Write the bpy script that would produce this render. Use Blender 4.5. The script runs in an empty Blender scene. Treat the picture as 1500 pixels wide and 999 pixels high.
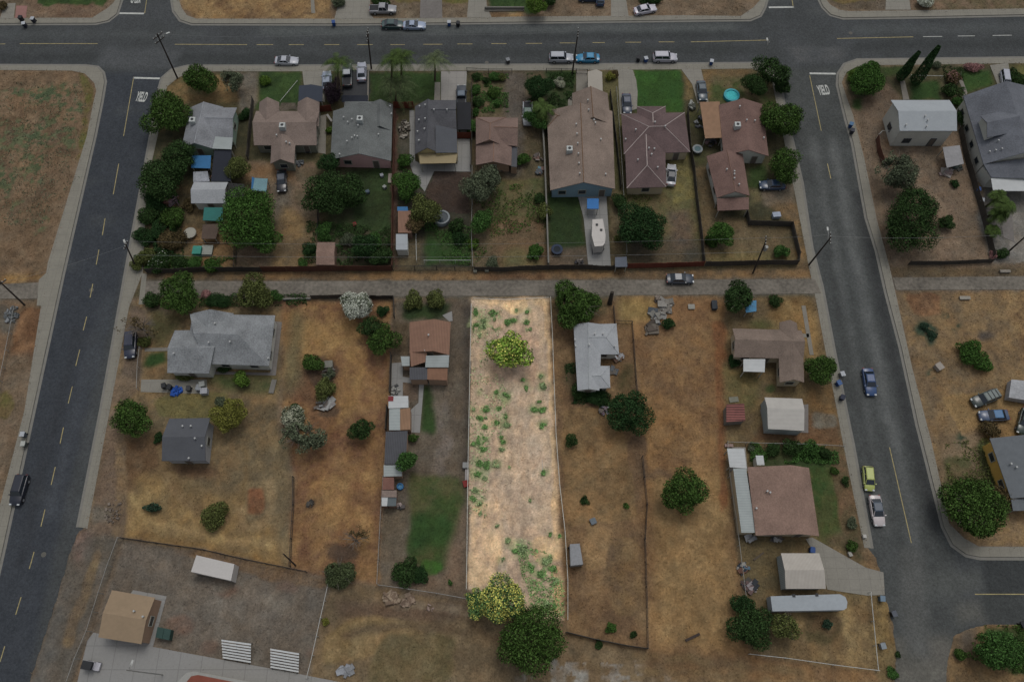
import bpy, math, random
import numpy as np
from mathutils import Vector, Matrix
from mathutils.geometry import tessellate_polygon, intersect_ray_tri
R = random.Random(7)
NR = np.random.RandomState(11)
sc = bpy.context.scene
COL = sc.collection

# ---------------------------------------------------------------- camera
H0, FPX, PITCH = 120.0, 1167.0, math.radians(66.1)
cam = bpy.data.cameras.new("camera"); cam.sensor_width = 36; cam.lens = 36*FPX/1500.0
cam.clip_start = 1; cam.clip_end = 6000
co = bpy.data.objects.new("camera", cam); COL.objects.link(co)
co.location = (0, 0, H0); co.rotation_euler = (math.pi/2-PITCH, 0, 0); sc.camera = co

# ---------------------------------------------------------------- sky, sun, exposure (overcast afternoon)
SUN_EL, SUN_AZ = math.radians(68), math.radians(22)      # azimuth measured from +Y towards +X
w = bpy.data.worlds.new("World"); sc.world = w; w.use_nodes = True
nt = w.node_tree; bg = nt.nodes["Background"]
sky = nt.nodes.new("ShaderNodeTexSky"); sky.sky_type = 'NISHITA'; sky.sun_disc = False
sky.sun_elevation = SUN_EL; sky.sun_rotation = SUN_AZ; sky.air_density = 1.0; sky.dust_density = 5.0; sky.ozone_density = 1.0
hs = nt.nodes.new("ShaderNodeHueSaturation"); hs.inputs["Saturation"].default_value = 0.35
nt.links.new(sky.outputs[0], hs.inputs["Color"]); nt.links.new(hs.outputs[0], bg.inputs[0])
bg.inputs[1].default_value = 0.15
sl = bpy.data.lights.new("sun", 'SUN'); sl.energy = 0.62; sl.angle = math.radians(18); sl.color = (1.0, .96, .91)
so = bpy.data.objects.new("sun", sl); COL.objects.link(so)
sd = Vector((math.sin(SUN_AZ)*math.cos(SUN_EL), math.cos(SUN_AZ)*math.cos(SUN_EL), math.sin(SUN_EL)))
so.rotation_euler = sd.to_track_quat('Z', 'Y').to_euler(); so.location = (0, 60, 200)
sc.view_settings.view_transform = 'Standard'; sc.view_settings.look = 'None'
sc.view_settings.gamma = 1; sc.view_settings.use_curve_mapping = False
sc.view_settings.exposure = EXPOSURE = -0.47
K = 0.60       # display level of a horizontal white surface; turns a colour seen in the photo into a base colour

# ---------------------------------------------------------------- helpers
_F = Vector((0, math.cos(PITCH), -math.sin(PITCH))); _U = Vector((0, math.sin(PITCH), math.cos(PITCH)))
CAMP = Vector((0, 0, H0))
def ray(px, py):
    return _F + Vector((1, 0, 0))*((px-750)/FPX) + _U*((499.5-py)/FPX)
def G(px, py, z=0.0):
    d = ray(px, py); t = (z-H0)/d.z
    return CAMP + d*t
def GP(pts, z=0.0): return [G(x, y, z) for x, y in pts]
def mscale(px, py, z=0.0): return (G(px+1, py, z)-G(px, py, z)).length     # metres per photo pixel
def h_of(base, top, z0=0.0):
    b = G(base[0], base[1], z0); best = (1e9, 3)
    for i in range(200, 1600, 5):
        z = z0+i/100; t = G(top[0], top[1], z); d = (t.xy-b.xy).length
        if d < best[0]: best = (d, z)
    return best[1]
def lin(c): return c/12.92 if c <= .04045 else ((c+.055)/1.055)**2.4
def hx(s):
    s = s.lstrip('#'); return [lin(int(s[i:i+2], 16)/255) for i in (0, 2, 4)]
def C(s, k=None):
    return [min(.95, v/(k or K)) for v in hx(s)]

MATS = {}
def mat(name, col, rough=.85, var=.15, scale=3.0, kind='noise', bump=.0, metal=0, spec=.3, alpha=None):
    if name in MATS: return MATS[name]
    m = bpy.data.materials.new(name); m.use_nodes = True; n = m.node_tree; L = n.links.new
    p = n.nodes["Principled BSDF"]; p.inputs["Roughness"].default_value = rough; p.inputs["Metallic"].default_value = metal
    p.inputs["Specular IOR Level"].default_value = spec
    c = col if not isinstance(col, str) else C(col)
    if kind == 'shingle': g_ = sum(c[:3])/3; c = [g_+(q-g_)*.72 for q in c[:3]]
    geo = n.nodes.new("ShaderNodeNewGeometry")
    def noise(s, det=4, vec=None):
        q = n.nodes.new("ShaderNodeTexNoise"); q.inputs["Scale"].default_value = s; q.inputs["Detail"].default_value = det; q.inputs["Roughness"].default_value = .62
        L(vec if vec is not None else geo.outputs["Position"], q.inputs["Vector"]); return q.outputs["Fac"]
    def mathn(op, a, b, cl=False):
        q = n.nodes.new("ShaderNodeMath"); q.operation = op; q.use_clamp = cl
        for i, v in enumerate((a, b)):
            if isinstance(v, (int, float)): q.inputs[i].default_value = v
            else: L(v, q.inputs[i])
        return q.outputs[0]
    if kind == 'leaf':
        f = mathn('ADD', mathn('MULTIPLY', geo.outputs["Random Per Island"], .55), mathn('MULTIPLY', noise(scale, 2), .6))
    elif kind == 'shingle':
        mp = n.nodes.new("ShaderNodeMapping"); L(geo.outputs["Position"], mp.inputs[0]); mp.inputs["Scale"].default_value = (3.0, 3.0, 7.0)
        f = mathn('ADD', mathn('ADD', mathn('MULTIPLY', noise(.30, 5), .45), mathn('MULTIPLY', noise(1.4, 3, mp.outputs[0]), .40)), mathn('MULTIPLY', noise(5.0, 2), .22))
    elif kind == 'rib':
        tc = n.nodes.new("ShaderNodeTexWave"); tc.inputs["Scale"].default_value = scale; tc.bands_direction = 'Y' if bump >= 0 else 'X'; L(geo.outputs["Position"], tc.inputs["Vector"])
        f = mathn('ADD', mathn('MULTIPLY', tc.outputs["Fac"], .45), mathn('MULTIPLY', noise(.8, 3), .6))
    else:
        f = mathn('ADD', mathn('MULTIPLY', noise(scale*.25, 3), .5), mathn('MULTIPLY', noise(scale*2, 4), .5))
    r = n.nodes.new("ShaderNodeMapRange"); r.inputs["From Min"].default_value = .3 if kind not in ('shingle', 'leaf') else .38; r.inputs["From Max"].default_value = .75 if kind not in ('shingle',) else .66
    r.inputs["To Min"].default_value = 1-var*1.6; r.inputs["To Max"].default_value = 1+var*1.6; L(f, r.inputs[0])
    vm = n.nodes.new("ShaderNodeVectorMath"); vm.operation = 'MULTIPLY'; vm.inputs[0].default_value = c[:3]; L(r.outputs[0], vm.inputs[1])
    if kind == 'slab':        # saw-cut joints every 1.5 m
        sx = n.nodes.new("ShaderNodeSeparateXYZ"); L(geo.outputs["Position"], sx.inputs[0]); fac = None
        for ax in ('X', 'Y'):
            a = mathn('FRACT', mathn('DIVIDE', sx.outputs[ax], 1.53 if scale < 9 else 3.1), 0)
            g = mathn('LESS_THAN', a, .035); fac = g if fac is None else mathn('MAXIMUM', fac, g)
        v2 = n.nodes.new("ShaderNodeVectorMath"); v2.operation = 'SCALE'; L(vm.outputs[0], v2.inputs[0]); L(mathn('SUBTRACT', 1, mathn('MULTIPLY', fac, .22)), v2.inputs["Scale"]); vm = v2
    L(vm.outputs[0], p.inputs["Base Color"])
    if bump:
        b = n.nodes.new("ShaderNodeBump"); b.inputs["Strength"].default_value = abs(bump); b.inputs["Distance"].default_value = .06; L(f, b.inputs["Height"]); L(b.outputs[0], p.inputs["Normal"])
    if alpha is not None: p.inputs["Alpha"].default_value = alpha
    if kind == 'leaf':
        p.inputs["Roughness"].default_value = .75
    MATS[name] = m; return m

def tagset(o, label=None, cat=None, group=None, kind=None):
    if label: o["label"] = label
    if cat: o["category"] = cat
    if group: o["group"] = group
    if kind: o["kind"] = kind
    return o
def thing(name, label, cat, loc=(0, 0, 0), rz=0, group=None):
    o = bpy.data.objects.new(name, None); COL.objects.link(o); o.empty_display_size = .3
    o.location = loc; o.rotation_euler = (0, 0, rz); return tagset(o, label, cat, group)
class MB:
    def __init__(s): s.v = []; s.f = []
    def add(s, vs, fs):
        b = len(s.v); s.v += [tuple(v) for v in vs]; s.f += [[i+b for i in f] for f in fs]; return s
    def box(s, c, sz, rz=0, rot=None):
        m = rot if rot is not None else Matrix.Rotation(rz, 3, 'Z'); c = Vector(c)
        vs = [c+m@Vector((x*sz[0]/2, y*sz[1]/2, z*sz[2]/2)) for x in (-1, 1) for y in (-1, 1) for z in (-1, 1)]
        return s.add(vs, [(0, 1, 3, 2), (4, 6, 7, 5), (0, 4, 5, 1), (2, 3, 7, 6), (0, 2, 6, 4), (1, 5, 7, 3)])
    def prism(s, poly, z0, z1):
        p = [Vector((q[0], q[1], 0)) for q in poly]; n = len(p)
        ar = sum(p[i].x*p[(i+1) % n].y-p[(i+1) % n].x*p[i].y for i in range(n))
        if ar < 0: p = p[::-1]
        tr = tessellate_polygon([p])
        vs = [(q.x, q.y, z0) for q in p]+[(q.x, q.y, z1) for q in p]
        fs = []
        for t in tr:
            a, b, c = t
            if (p[b]-p[a]).cross(p[c]-p[a]).z < 0: b, c = c, b
            fs.append((a+n, b+n, c+n)); fs.append((c, b, a))
        fs += [(i, (i+1) % n, (i+1) % n+n, i+n) for i in range(n)]
        return s.add(vs, fs)
    def sheet(s, poly, z):
        p = [Vector((q[0], q[1], 0)) for q in poly]; tr = tessellate_polygon([p]); fs = []
        for a, b, c in tr:
            if (p[b]-p[a]).cross(p[c]-p[a]).z < 0: b, c = c, b
            fs.append((a, b, c))
        return s.add([(q.x, q.y, z) for q in p], fs)
    def tube(s, pts, r, n=6, r2=None):
        pts = [Vector(p) for p in pts]; m = len(pts); b = len(s.v)
        for i, p in enumerate(pts):
            d = (pts[min(i+1, m-1)]-pts[max(i-1, 0)]).normalized()
            a = d.cross(Vector((0, 0, 1)) if abs(d.z) < .9 else Vector((1, 0, 0))).normalized(); c = d.cross(a)
            rr = r if r2 is None else r+(r2-r)*i/(m-1)
            for k in range(n):
                t = 2*math.pi*k/n; s.v.append(tuple(p+a*math.cos(t)*rr+c*math.sin(t)*rr))
        for i in range(m-1):
            for k in range(n): s.f.append([b+i*n+k, b+i*n+(k+1) % n, b+(i+1)*n+(k+1) % n, b+(i+1)*n+k])
        s.f.append([b+k for k in range(n)][::-1]); s.f.append([b+(m-1)*n+k for k in range(n)]); return s
    def disc(s, c, r, z0, z1, n=20, sx=1, sy=1):
        return s.prism([(c[0]+r*sx*math.cos(2*math.pi*k/n), c[1]+r*sy*math.sin(2*math.pi*k/n)) for k in range(n)], z0, z1)
    def build(s, name, m, parent=None, world=True, smooth=False, bevel=0):
        """world=True: vertices are world positions; they are moved to the parent's frame"""
        me = bpy.data.meshes.new(name)
        v = s.v
        if parent is not None and world:
            inv = (Matrix.Translation(parent_loc(parent)) @ Matrix.Rotation(parent_rz(parent), 4, 'Z')).inverted()
            v = [tuple(inv @ Vector(q)) for q in v]
        me.from_pydata(v, [], s.f); me.update()
        if m is not None: me.materials.append(m)
        if smooth: me.polygons.foreach_set("use_smooth", [True]*len(me.polygons))
        o = bpy.data.objects.new(name, me); COL.objects.link(o)
        if parent is not None: o.parent = parent
        if bevel:
            bm_ = o.modifiers.new("bevel", 'BEVEL'); bm_.width = bevel; bm_.segments = 2; bm_.limit_method = 'ANGLE'
        return o
def root_of(o):
    while o.parent is not None: o = o.parent
    return o
def parent_loc(o): return root_of(o).location.copy()
def parent_rz(o): return root_of(o).rotation_euler.z
def struct(o): o["kind"] = "structure"; return o
def centroid(pts): return sum((Vector((p[0], p[1], 0)) for p in pts), Vector())/len(pts)

# ---------------------------------------------------------------- numpy noise / polygons
def vnoise(x, y, scale, seed, octs=3):
    out = np.zeros_like(x); amp = 1; tot = 0
    for o in range(octs):
        rs = np.random.RandomState(seed*13+o); lat = rs.rand(256, 256)
        u = x/scale*2**o+97.3*o+500; v = y/scale*2**o+31.7*o+500
        iu = np.floor(u).astype(int); iv = np.floor(v).astype(int); fu = u-iu; fv = v-iv
        fu = fu*fu*(3-2*fu); fv = fv*fv*(3-2*fv)
        a = lat[iu % 256, iv % 256]; b = lat[(iu+1) % 256, iv % 256]; c = lat[iu % 256, (iv+1) % 256]; d = lat[(iu+1) % 256, (iv+1) % 256]
        out += amp*((a*(1-fu)+b*fu)*(1-fv)+(c*(1-fu)+d*fu)*fv); tot += amp; amp *= .55
    return out/tot
def pip(x, y, poly):
    ins = np.zeros(x.shape, bool); n = len(poly); j = n-1
    for i in range(n):
        xi, yi = poly[i][0], poly[i][1]; xj, yj = poly[j][0], poly[j][1]
        c = ((yi > y) != (yj > y)) & (x < (xj-xi)*(y-yi)/((yj-yi) or 1e-9)+xi); ins ^= c; j = i
    return ins
def blur(a, k):
    if k < 1: return a
    for ax in (0, 1):
        for _ in range(2):
            c = np.cumsum(np.pad(a, [(k+1, k) if i == ax else (0, 0) for i in (0, 1)], mode='edge'), axis=ax)
            a = (c[2*k+1:, :]-c[:-2*k-1, :])/(2*k+1) if ax == 0 else (c[:, 2*k+1:]-c[:, :-2*k-1])/(2*k+1)
    return a

# ---------------------------------------------------------------- kerb lines (photo pixels -> street plane)
K1 = [(-70,94),(0,94),(125,94.5),(145,97),(154,106),(157,120),(152,150),(142,200),(96,400),(53,600),(10,800),(-35,1000)]
I1 = [(-70,103),(0,103),(105,104),(124,108),(138,122),(141,133),(137,150),(127,200),(70,385),(36,600),(0,740),(-52,960)]
K2 = [(111,772),(145,600),(181,400),(205,270),(220,188),(229,135),(235,114),(250,101),(275,95),(400,95),(800,93.5),(1108,91),(1128,94),(1140,104),(1146,120),(1150,148),(1178,270),(1192,363),(1207,420),(1226,520),(1246,620),(1252,648),(1276,780),(1280,803)]
I2 = [(128,774),(161,600),(189,450),(209,400),(215,270),(233,190),(239,150),(245,127),(260,115),(280,105),(400,105),(800,103.5),(1000,102),(1100,101),(1122,107),(1131,120),(1137,150),(1163,277),(1167,297),(1184,387),(1194,433),(1210,518),(1228,612),(1235,650),(1258,762),(1266,802)]
K3 = [(1570,81),(1500,83),(1255,86),(1235,93),(1225,108),(1224,125),(1236,175),(1246,210),(1266,320),(1281,368),(1295,430),(1316,510),(1341,625),(1346,644),(1370,740),(1378,772),(1392,800),(1414,816),(1436,820.5),(1570,821)]
I3 = [(1570,91),(1500,93),(1280,96),(1255,98),(1240,106),(1233,121),(1241,145),(1250,170),(1266,232),(1284,320),(1303,391),(1312,430),(1336,538),(1360,630),(1365,650),(1382,726),(1390,766),(1412,788),(1434,800),(1570,801)]
K4 = [(-70,38),(140,37.5),(160,33),(174,22),(181,0),(188,-45)]
I4 = [(-70,27),(135,26.5),(158,12),(166,5),(169,0),(176,-45)]
K5 = [(240,-45),(249,0),(252,18),(262,32),(280,38),(500,38.5),(750,36),(1000,33),(1100,32),(1116,25),(1123,12),(1126,0),(1118,-45)]
I5 = [(253,-45),(262,0),(266,12),(274,23),(288,28),(500,28),(720,26),(750,25),(1000,23),(1085,24),(1103,12),(1114,0),(1105,-45)]
K6 = [(1188,-45),(1197,0),(1203,12),(1215,24),(1235,29.5),(1350,28),(1500,25),(1570,24)]
I6 = [(1201,-45),(1210,0),(1217,8),(1230,15),(1245,17),(1350,15.5),(1500,13),(1570,12)]
ZR = -0.12
def offset_line(pts, d):
    """shift a world polyline sideways by d (left of travel is positive)"""
    out = []
    for i, p in enumerate(pts):
        a = pts[max(i-1, 0)]; b = pts[min(i+1, len(pts)-1)]; t = (b-a); t.z = 0; t.normalize(); out.append(Vector((p.x-t.y*d, p.y+t.x*d, p.z)))
    return out
def side_sign(k, i):
    a, b = k[len(k)//2], k[len(k)//2+1]; t = b-a; c = i[len(i)//2]-a; return 1 if t.x*c.y-t.y*c.x > 0 else -1

# ---------------------------------------------------------------- materials of the setting
M_asph = mat('asphalt', '#35393a', .9, .10, 2.0, bump=.1)
M_asph_blue = mat('new_asphalt', '#2f3235', .9, .09, 1.5, bump=.1)
M_asph_old = mat('old_asphalt', '#3a3c3b', .9, .10, 1.0, bump=.1)
M_conc = mat('sidewalk_concrete', '#626058', .9, .10, 2.0, 'slab')
M_conc2 = mat('drive_concrete', '#64625b', .9, .10, 2.0, 'slab')
M_conc3 = mat('yard_concrete', '#686866', .9, .08, 12.0, 'slab')
M_gutter = mat('gutter_concrete', '#5b5a55', .9, .12, 4.0)
M_alley = mat('alley_paving', '#55514a', .95, .34, .9, bump=.2)
M_yellow = mat('yellow_paint', '#79704f', .8, .35, 8)
M_white = mat('white_paint', '#8b8d89', .8, .25, 8)

# kerbs, gutters and sidewalks
for kk, ii in ((K1, I1), (K2, I2), (K3, I3), (K4, I4), (K5, I5), (K6, I6)):
    kw = GP(kk, ZR); iw = GP(ii, 0.0); s = side_sign(kw, iw)
    ko = offset_line(kw, .5*s)
    struct(MB().prism(ko+iw[::-1], -.3, .012).build('sidewalk', M_conc))
    km = offset_line(kw, .02*s); struct(MB().prism(km+[q for q in offset_line(kw, .46*s)][::-1], -.2, ZR+.012).build('gutter', M_gutter))
# lane markings
def stripe(a, b, wd, m, name='lane_marking', z=ZR+.016):
    A, B = G(*a, ZR), G(*b, ZR); t = (B-A).normalized(); n = Vector((-t.y, t.x, 0))*wd/2
    struct(MB().sheet([A+n, B+n, B-n, A-n], z).build(name, m))
for a, b in (((-40,65),(8,65)),((29,64.5),(143,64.5)),((256,65.5),(362,66)),((376,66),(400,66)),((423,66),(445,66)),((475,66),(497,66)),((523,66),(546,66)),((572,66),(593,66)),((620,65.5),(648,65.5)),((670,65),(692,65)),((720,64.5),(742,64.5)),((770,64.2),(794,64.2)),((820,63.5),(843,63.5)),((868,63),(886,63)),((916,62.5),(939,62.5)),((965,62),(988,62)),((1012,62),(1126,59.3)),((1226,57),(1338,54.6)),((1352,54.3),(1380,54)),((1403,53.4),(1428,53.2)),((1454,52.6),(1482,52.2)),((1505,52),(1540,51.6))):
    stripe(a, b, .14, M_yellow if a[0] < 1340 else M_white)
for a, b in (((196,113),(181,200)),((174,240),(166,285)),((154,320),(150,345)),((145,366),(141,388)),((136,416),(132,436)),((127,464),(122,484)),((117,512),(111,536)),((106,566),(100,591)),((93,626),(88,650)),((81,684),(75,710)),((66,746),(60,771)),((50,808),(43,833)),((31,874),(23,900)),((7,946),(0,969)),((216,-8),(212,20)),((1186,111),(1203,192)),((1303,655),(1335,795)),((1212,240),(1217,262)),((1428,870),(1560,870)),((1159,-8),(1162,12))):
    stripe(a, b, .13, M_yellow)
for a, b in (((195,114.5),(234,115.5)),((175,20),(211,20.5)),((1186,108),(1224,108.5)),((1126,11.5),(1163,11))):
    stripe(a, b, .42, M_white, 'stop_line')
def road_text(txt, px, py, wpx, hpx, rot=0):
    cu = bpy.data.curves.new('txt', 'FONT'); cu.body = txt; cu.align_x = 'CENTER'; cu.align_y = 'CENTER'; cu.offset = .03
    ob = bpy.data.objects.new('txt', cu); COL.objects.link(ob); dg = bpy.context.evaluated_depsgraph_get()
    me = bpy.data.meshes.new_from_object(ob.evaluated_get(dg)); bpy.data.objects.remove(ob)
    xs = [v.co.x for v in me.vertices]; ys = [v.co.y for v in me.vertices]
    W = (G(px+wpx/2, py, ZR)-G(px-wpx/2, py, ZR)).length; Hh = (G(px, py-hpx/2, ZR)-G(px, py+hpx/2, ZR)).length
    sx = W/(max(xs)-min(xs)); sy = Hh/(max(ys)-min(ys))
    for v in me.vertices: v.co.x *= sx; v.co.y *= sy
    me.materials.clear(); me.materials.append(M_white)
    o = bpy.data.objects.new('road_lettering', me); COL.objects.link(o); p = G(px, py, ZR); o.location = (p.x, p.y, ZR+.018); o.rotation_euler.z = rot; struct(o)
road_text('YIELD', 207.5, 143, 16, 14, -.12); road_text('YIELD', 1206.5, 133, 17, 14, .10); road_text('YIELD', 199.5, -1, 15, 11, math.pi)

# ---------------------------------------------------------------- ground: one fine sheet carrying soil, straw and lawn colours, plus a painted lot highlight and fence shadow
def mid(k, i):
    return [((a[0]+b[0])/2, (a[1]+b[1])/2) for a, b in zip(k, i)]
def midline(kk, ii):     # line about mid-sidewalk: inner line pushed toward the street
    iw = GP(ii, 0); kw = GP(kk, 0); s = side_sign(kw, iw); return offset_line(iw, -.5*s)
B1 = midline(K1, I1)+GP([(-90,1200),(-500,1200),(-700,103)])
B2 = midline(K2, I2)+GP([(1284,815),(1292,845),(1296,868),(1308,911),(1314,950),(1312,999),(1312,1150),(10,1150),(44,993),(79,887),(102,808),(115,776)])
B3 = midline(K3, I3)+GP([(2200,801),(2200,93)])
B4 = midline(K4, I4)+GP([(100,-130),(-600,-130),(-600,27)])
B5 = midline(K5, I5)+GP([(1050,-130),(300,-130)])
B6 = midline(K6, I6)+GP([(2200,12),(2200,-130),(1180,-130)])
B7 = GP([(1397,931),(1420,920),(1452,913),(1560,912),(2200,912),(2200,1200),(1384,1200),(1386,999),(1388,969)])
STEP = .25
gx = np.arange(-150, 150.01, STEP); gy = np.arange(-22, 162.01, STEP); X, Y = np.meshgrid(gx, gy, indexing='ij')
wx = X+(vnoise(X, Y, 2.2, 1)-.5)*1.1; wy = Y+(vnoise(X, Y, 2.2, 2)-.5)*1.1
blk = np.zeros(X.shape)
for b in (B1, B2, B3, B4, B5, B6, B7): blk = np.maximum(blk, pip(X, Y, b).astype(float))
blk = blur(blk, 1)
Z = -.45+.45*np.clip((blk-.25)/.4, 0, 1)+(vnoise(X, Y, 1.5, 3)-.5)*.05*(blk > .9)-.03*(blk > .9)
COLR = col = np.zeros(X.shape+(3,))
n1 = vnoise(X, Y, 5, 4, 4); n2 = vnoise(X, Y, 1.2, 5, 3); n3 = vnoise(X, Y, .7, 6, 2); nm = vnoise(X, Y, 2.4, 7, 4)
def soil_c(a, sat=.90):
    c = C(a); g = sum(c)/3; warm = max(0, min(1, (c[0]-c[2])/max(.01, g)/.9)); k = 1+.15*warm
    return np.array([(g+(v-g)*sat)*k*q for v, q in zip(c, (1, .985+.03*warm, .96))])
def c2(a, b, t): return soil_c(a)*(1-t[..., None])+soil_c(b)*t[..., None]
def st(t, lo, hi): return np.clip((t-lo)/(hi-lo), 0, 1)
STRAW = ('#6a5539', '#503e2c'); RUST = ('#654a33', '#4a3627'); DIRT = ('#54493c', '#443a2f'); GREY = ('#4e4941', '#403b34')
SCHOOL = ('#4f4942', '#46413a'); LAWN = ('#2a3a1d', '#22311a'); DRY = ('#414021', '#4d412b'); MIX = ('#454126', '#51442f'); TAN = ('#63503a', '#53442f')
BARE = ('#5a4c3e', '#4b4034'); DARKD = ('#352c27', '#2f2723'); GARD = ('#3a3626', '#2c2b1f'); GRAVEL = ('#544e45', '#48433b')
LOT_HILITE = ('#94806a', '#827163')  # lightened soil tones that paint the lot's highlight
def paint(poly, pal, soft=1, warp=1, seed=0, lo=.40, hi=.60, speck=0, op=1.0, edge=0, tgt=None, world=None):
    col = COLR if tgt is None else tgt; pw = world or GP(poly); xs = [p.x for p in pw]; ys = [p.y for p in pw]
    i0, i1 = np.searchsorted(gx, [min(xs)-5, max(xs)+5]); j0, j1 = np.searchsorted(gy, [min(ys)-5, max(ys)+5])
    if i1-i0 < 3 or j1-j0 < 3: return
    sl_ = (slice(i0, i1), slice(j0, j1)); x = X[sl_]; y = Y[sl_]
    m = pip(wx[sl_], wy[sl_], pw) if warp else pip(x, y, pw)
    m = blur(m.astype(float), soft) if soft else m.astype(float)
    if speck: m = m*st(.5*n3[sl_]+.5*n2[sl_], speck-.05, speck+.05)
    if edge: m = st(m*.9+(n2[sl_]-.5)*edge, .3, .6)
    t = st(.42*n1[sl_]+.38*nm[sl_]+.20*n3[sl_], lo, hi)
    col[sl_] = col[sl_]*(1-m[..., None]*op)+c2(pal[0], pal[1], t)*m[..., None]*op
def blob(px, py, rx, ry, pal, soft=2, **k):
    paint([(px+rx*math.cos(a), py+ry*math.sin(a)) for a in [i*math.pi/6 for i in range(12)]], pal, soft, **k)
col[:] = c2(*BARE, st(n1, .35, .65))
WL = [(697,458,5),(721,459,5),(729,458,3),(757,455,3),(772,457,4),(697,478,6),(708,470,4),(709,478,5),(725,468,3),(743,472,5),(752,469,4),(772,472,4),(776,482,4),(726,480,5),(703,492,3),(716,502,4),(767,555,4),(771,568,5),(796,566,6),(792,551,4),(705,572,4),(727,574,4),(739,582,7),(713,600,5),(702,612,5),(731,598,4),(712,612,2),(741,610,4),(783,600,5),(794,601,5),(790,588,3),(704,645,8),(708,658,6),(735,640,3),(737,647,4),(735,659,4),(728,620,5),(743,622,5),(710,625,4),(795,623,5),(702,678,7),(712,680,6),(727,680,5),(700,695,5),(710,700,4),(695,718,5),(703,738,4),(693,730,4),(704,752,3),(796,692,4),(744,792,4),(768,800,8),(765,805,6),(735,819,4),(777,831,7),(800,822,7),(810,833,6),(792,841,7),(812,850,6),(806,818,5),(755,807,4),(784,888,6),(800,886,7),(812,888,5),(790,900,5),(728,770,2.5),(806,783,3),(820,785,3),(693,650,4),(694,600,3),(746,684,2),(776,733,3)]
P = paint
# --- blocks above the top street
P([(-300,-130),(175,-130),(170,30),(-300,30)], DIRT, 1); P([(40,-5),(165,-5),(160,12),(138,27),(40,27)], ('#56473a','#4a3b30'), 1)
P([(50,-6),(160,-6),(150,7),(60,8)], LAWN, 2, edge=.9); P([(22,8),(40,8),(38,28),(20,28)], BARE, 0)
P([(260,-60),(480,-60),(488,28),(284,28),(268,12)], STRAW, 1); P([(480,-60),(700,-60),(700,28),(490,28)], DIRT, 1)
P([(580,-6),(690,-6),(690,4),(580,4)], DRY, 2, edge=.8); P([(700,-60),(1110,-60),(1100,20),(720,26)], BARE, 1)
P([(710,-10),(780,-10),(780,22),(718,10)], LAWN, 1); P([(718,19),(765,18),(765,26),(718,26)], STRAW, 1)
P([(1210,-60),(1560,-60),(1560,12),(1234,16),(1215,2)], ('#4b4238','#41392f'), 1); P([(1330,-20),(1560,-20),(1560,13),(1334,15)], ('#57473a','#484030'), 1)
P([(1212,-10),(1295,-12),(1295,0),(1240,3),(1214,0)], DRY, 2, edge=.8)
# --- left field
P([(-500,103),(120,104),(140,125),(138,150),(70,385),(66,412),(-500,412)], ('#584838','#473a2d'), 1)
for a, b, c, d in ((40,140,40,9),(90,130,22,8),(60,200,30,16),(20,200,26,22),(76,175,14,18),(100,200,10,28),(50,245,20,25),(8,260,12,30),(95,155,20,6),(30,310,12,16),(60,330,10,14),(110,165,10,18),(50,140,50,10)): blob(a, b, c*1.15, d*1.15, ('#36402c','#454833'), 1, speck=.525)
P([(110,104),(128,112),(136,130),(134,150),(128,200),(118,240),(112,240),(124,150),(118,118)], DRY, 2, edge=.6)
P([(-500,416),(58,412),(54,440),(-500,438)], GREY, 1); P([(-500,438),(54,445),(60,470),(33,600),(0,735),(-80,1100),(-500,1100)], ('#5a4838','#4c3e30'), 1)
P([(28,452),(70,452),(50,520),(18,590),(8,560)], RUST, 2, edge=.6); P([(10,520),(52,520),(30,640),(-10,760),(-60,760)], BARE, 2)
P([(0,405),(58,400),(58,412),(0,417)], ('#68502f','#4c3b28'), 2); blob(8, 465, 18, 22, GREY, 1); blob(8, 592, 12, 24, DRY, 2, edge=.7)
# --- upper centre yards, left to right
P([(209,104),(1137,103),(1195,430),(1190,436),(190,436),(210,400)], GARD, 1)
P([(245,127),(262,112),(380,106),(375,150),(262,150),(238,200)], ('#5d4a31','#46402a'), 2)
P([(345,105),(378,105),(376,160),(350,165)], GRAVEL, 1); P([(380,105),(442,105),(440,150),(376,160)], LAWN, 1)
P([(411,150),(434,150),(434,161),(411,161)], GREY, 0)
P([(230,270),(320,270),(345,358),(345,395),(215,398),(205,360)], ('#4a3f2d','#352f22'), 2); P([(268,330),(345,350),(346,393),(300,392),(290,375)], ('#604a31','#4d3d2b'), 2)
P([(352,235),(464,240),(470,395),(346,398),(346,370),(415,330)], ('#55473a','#463e31'), 1); P([(360,240),(430,244),(430,262),(360,266)], ('#5f4a35','#4d4033'), 2)
P([(398,270),(425,270),(430,330),(408,330)], GREY, 2); P([(416,300),(462,330),(458,395),(400,395),(400,360)], ('#5f4d34','#4c4030'), 2)
P([(478,250),(572,242),(574,390),(478,396)], ('#2b3320','#332f24'), 1); P([(510,248),(572,248),(572,340),(520,338)], ('#27341d','#222b19'), 1)
P([(572,130),(582,130),(582,395),(575,395)], ('#43312a','#372a25'), 0)
P([(540,106),(646,106),(645,150),(543,150)], ('#27371b','#232f19'), 1); P([(505,100),(541,100),(540,150),(500,150)], ('#25282a','#212325'), 0)
P([(582,180),(606,180),(605,240),(583,240)], ('#3c3a33','#2e2e22'), 1)
P([(581,250),(690,250),(692,394),(581,396)], ('#33322a','#2b2a22'), 1); P([(622,330),(690,350),(692,385),(622,388)], ('#24371b','#2b321e'), 1)
P([(636,252),(690,252),(690,312),(655,312),(622,290)], DARKD, 0); P([(583,350),(615,345),(616,392),(583,392)], ('#4c4332','#3e382b'), 2)
P([(690,105),(800,105),(802,395),(692,395)], ('#4a4031','#3c3628'), 1); P([(696,125),(745,120),(742,165),(696,168)], ('#4d4333','#3b3a25'), 2)
P([(738,105),(770,105),(770,165),(762,260),(740,260)], ('#4a443e','#403b35'), 2); P([(730,265),(800,262),(800,330),(730,350)], ('#3a3c25','#47402c'), 2, edge=.5)
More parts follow.
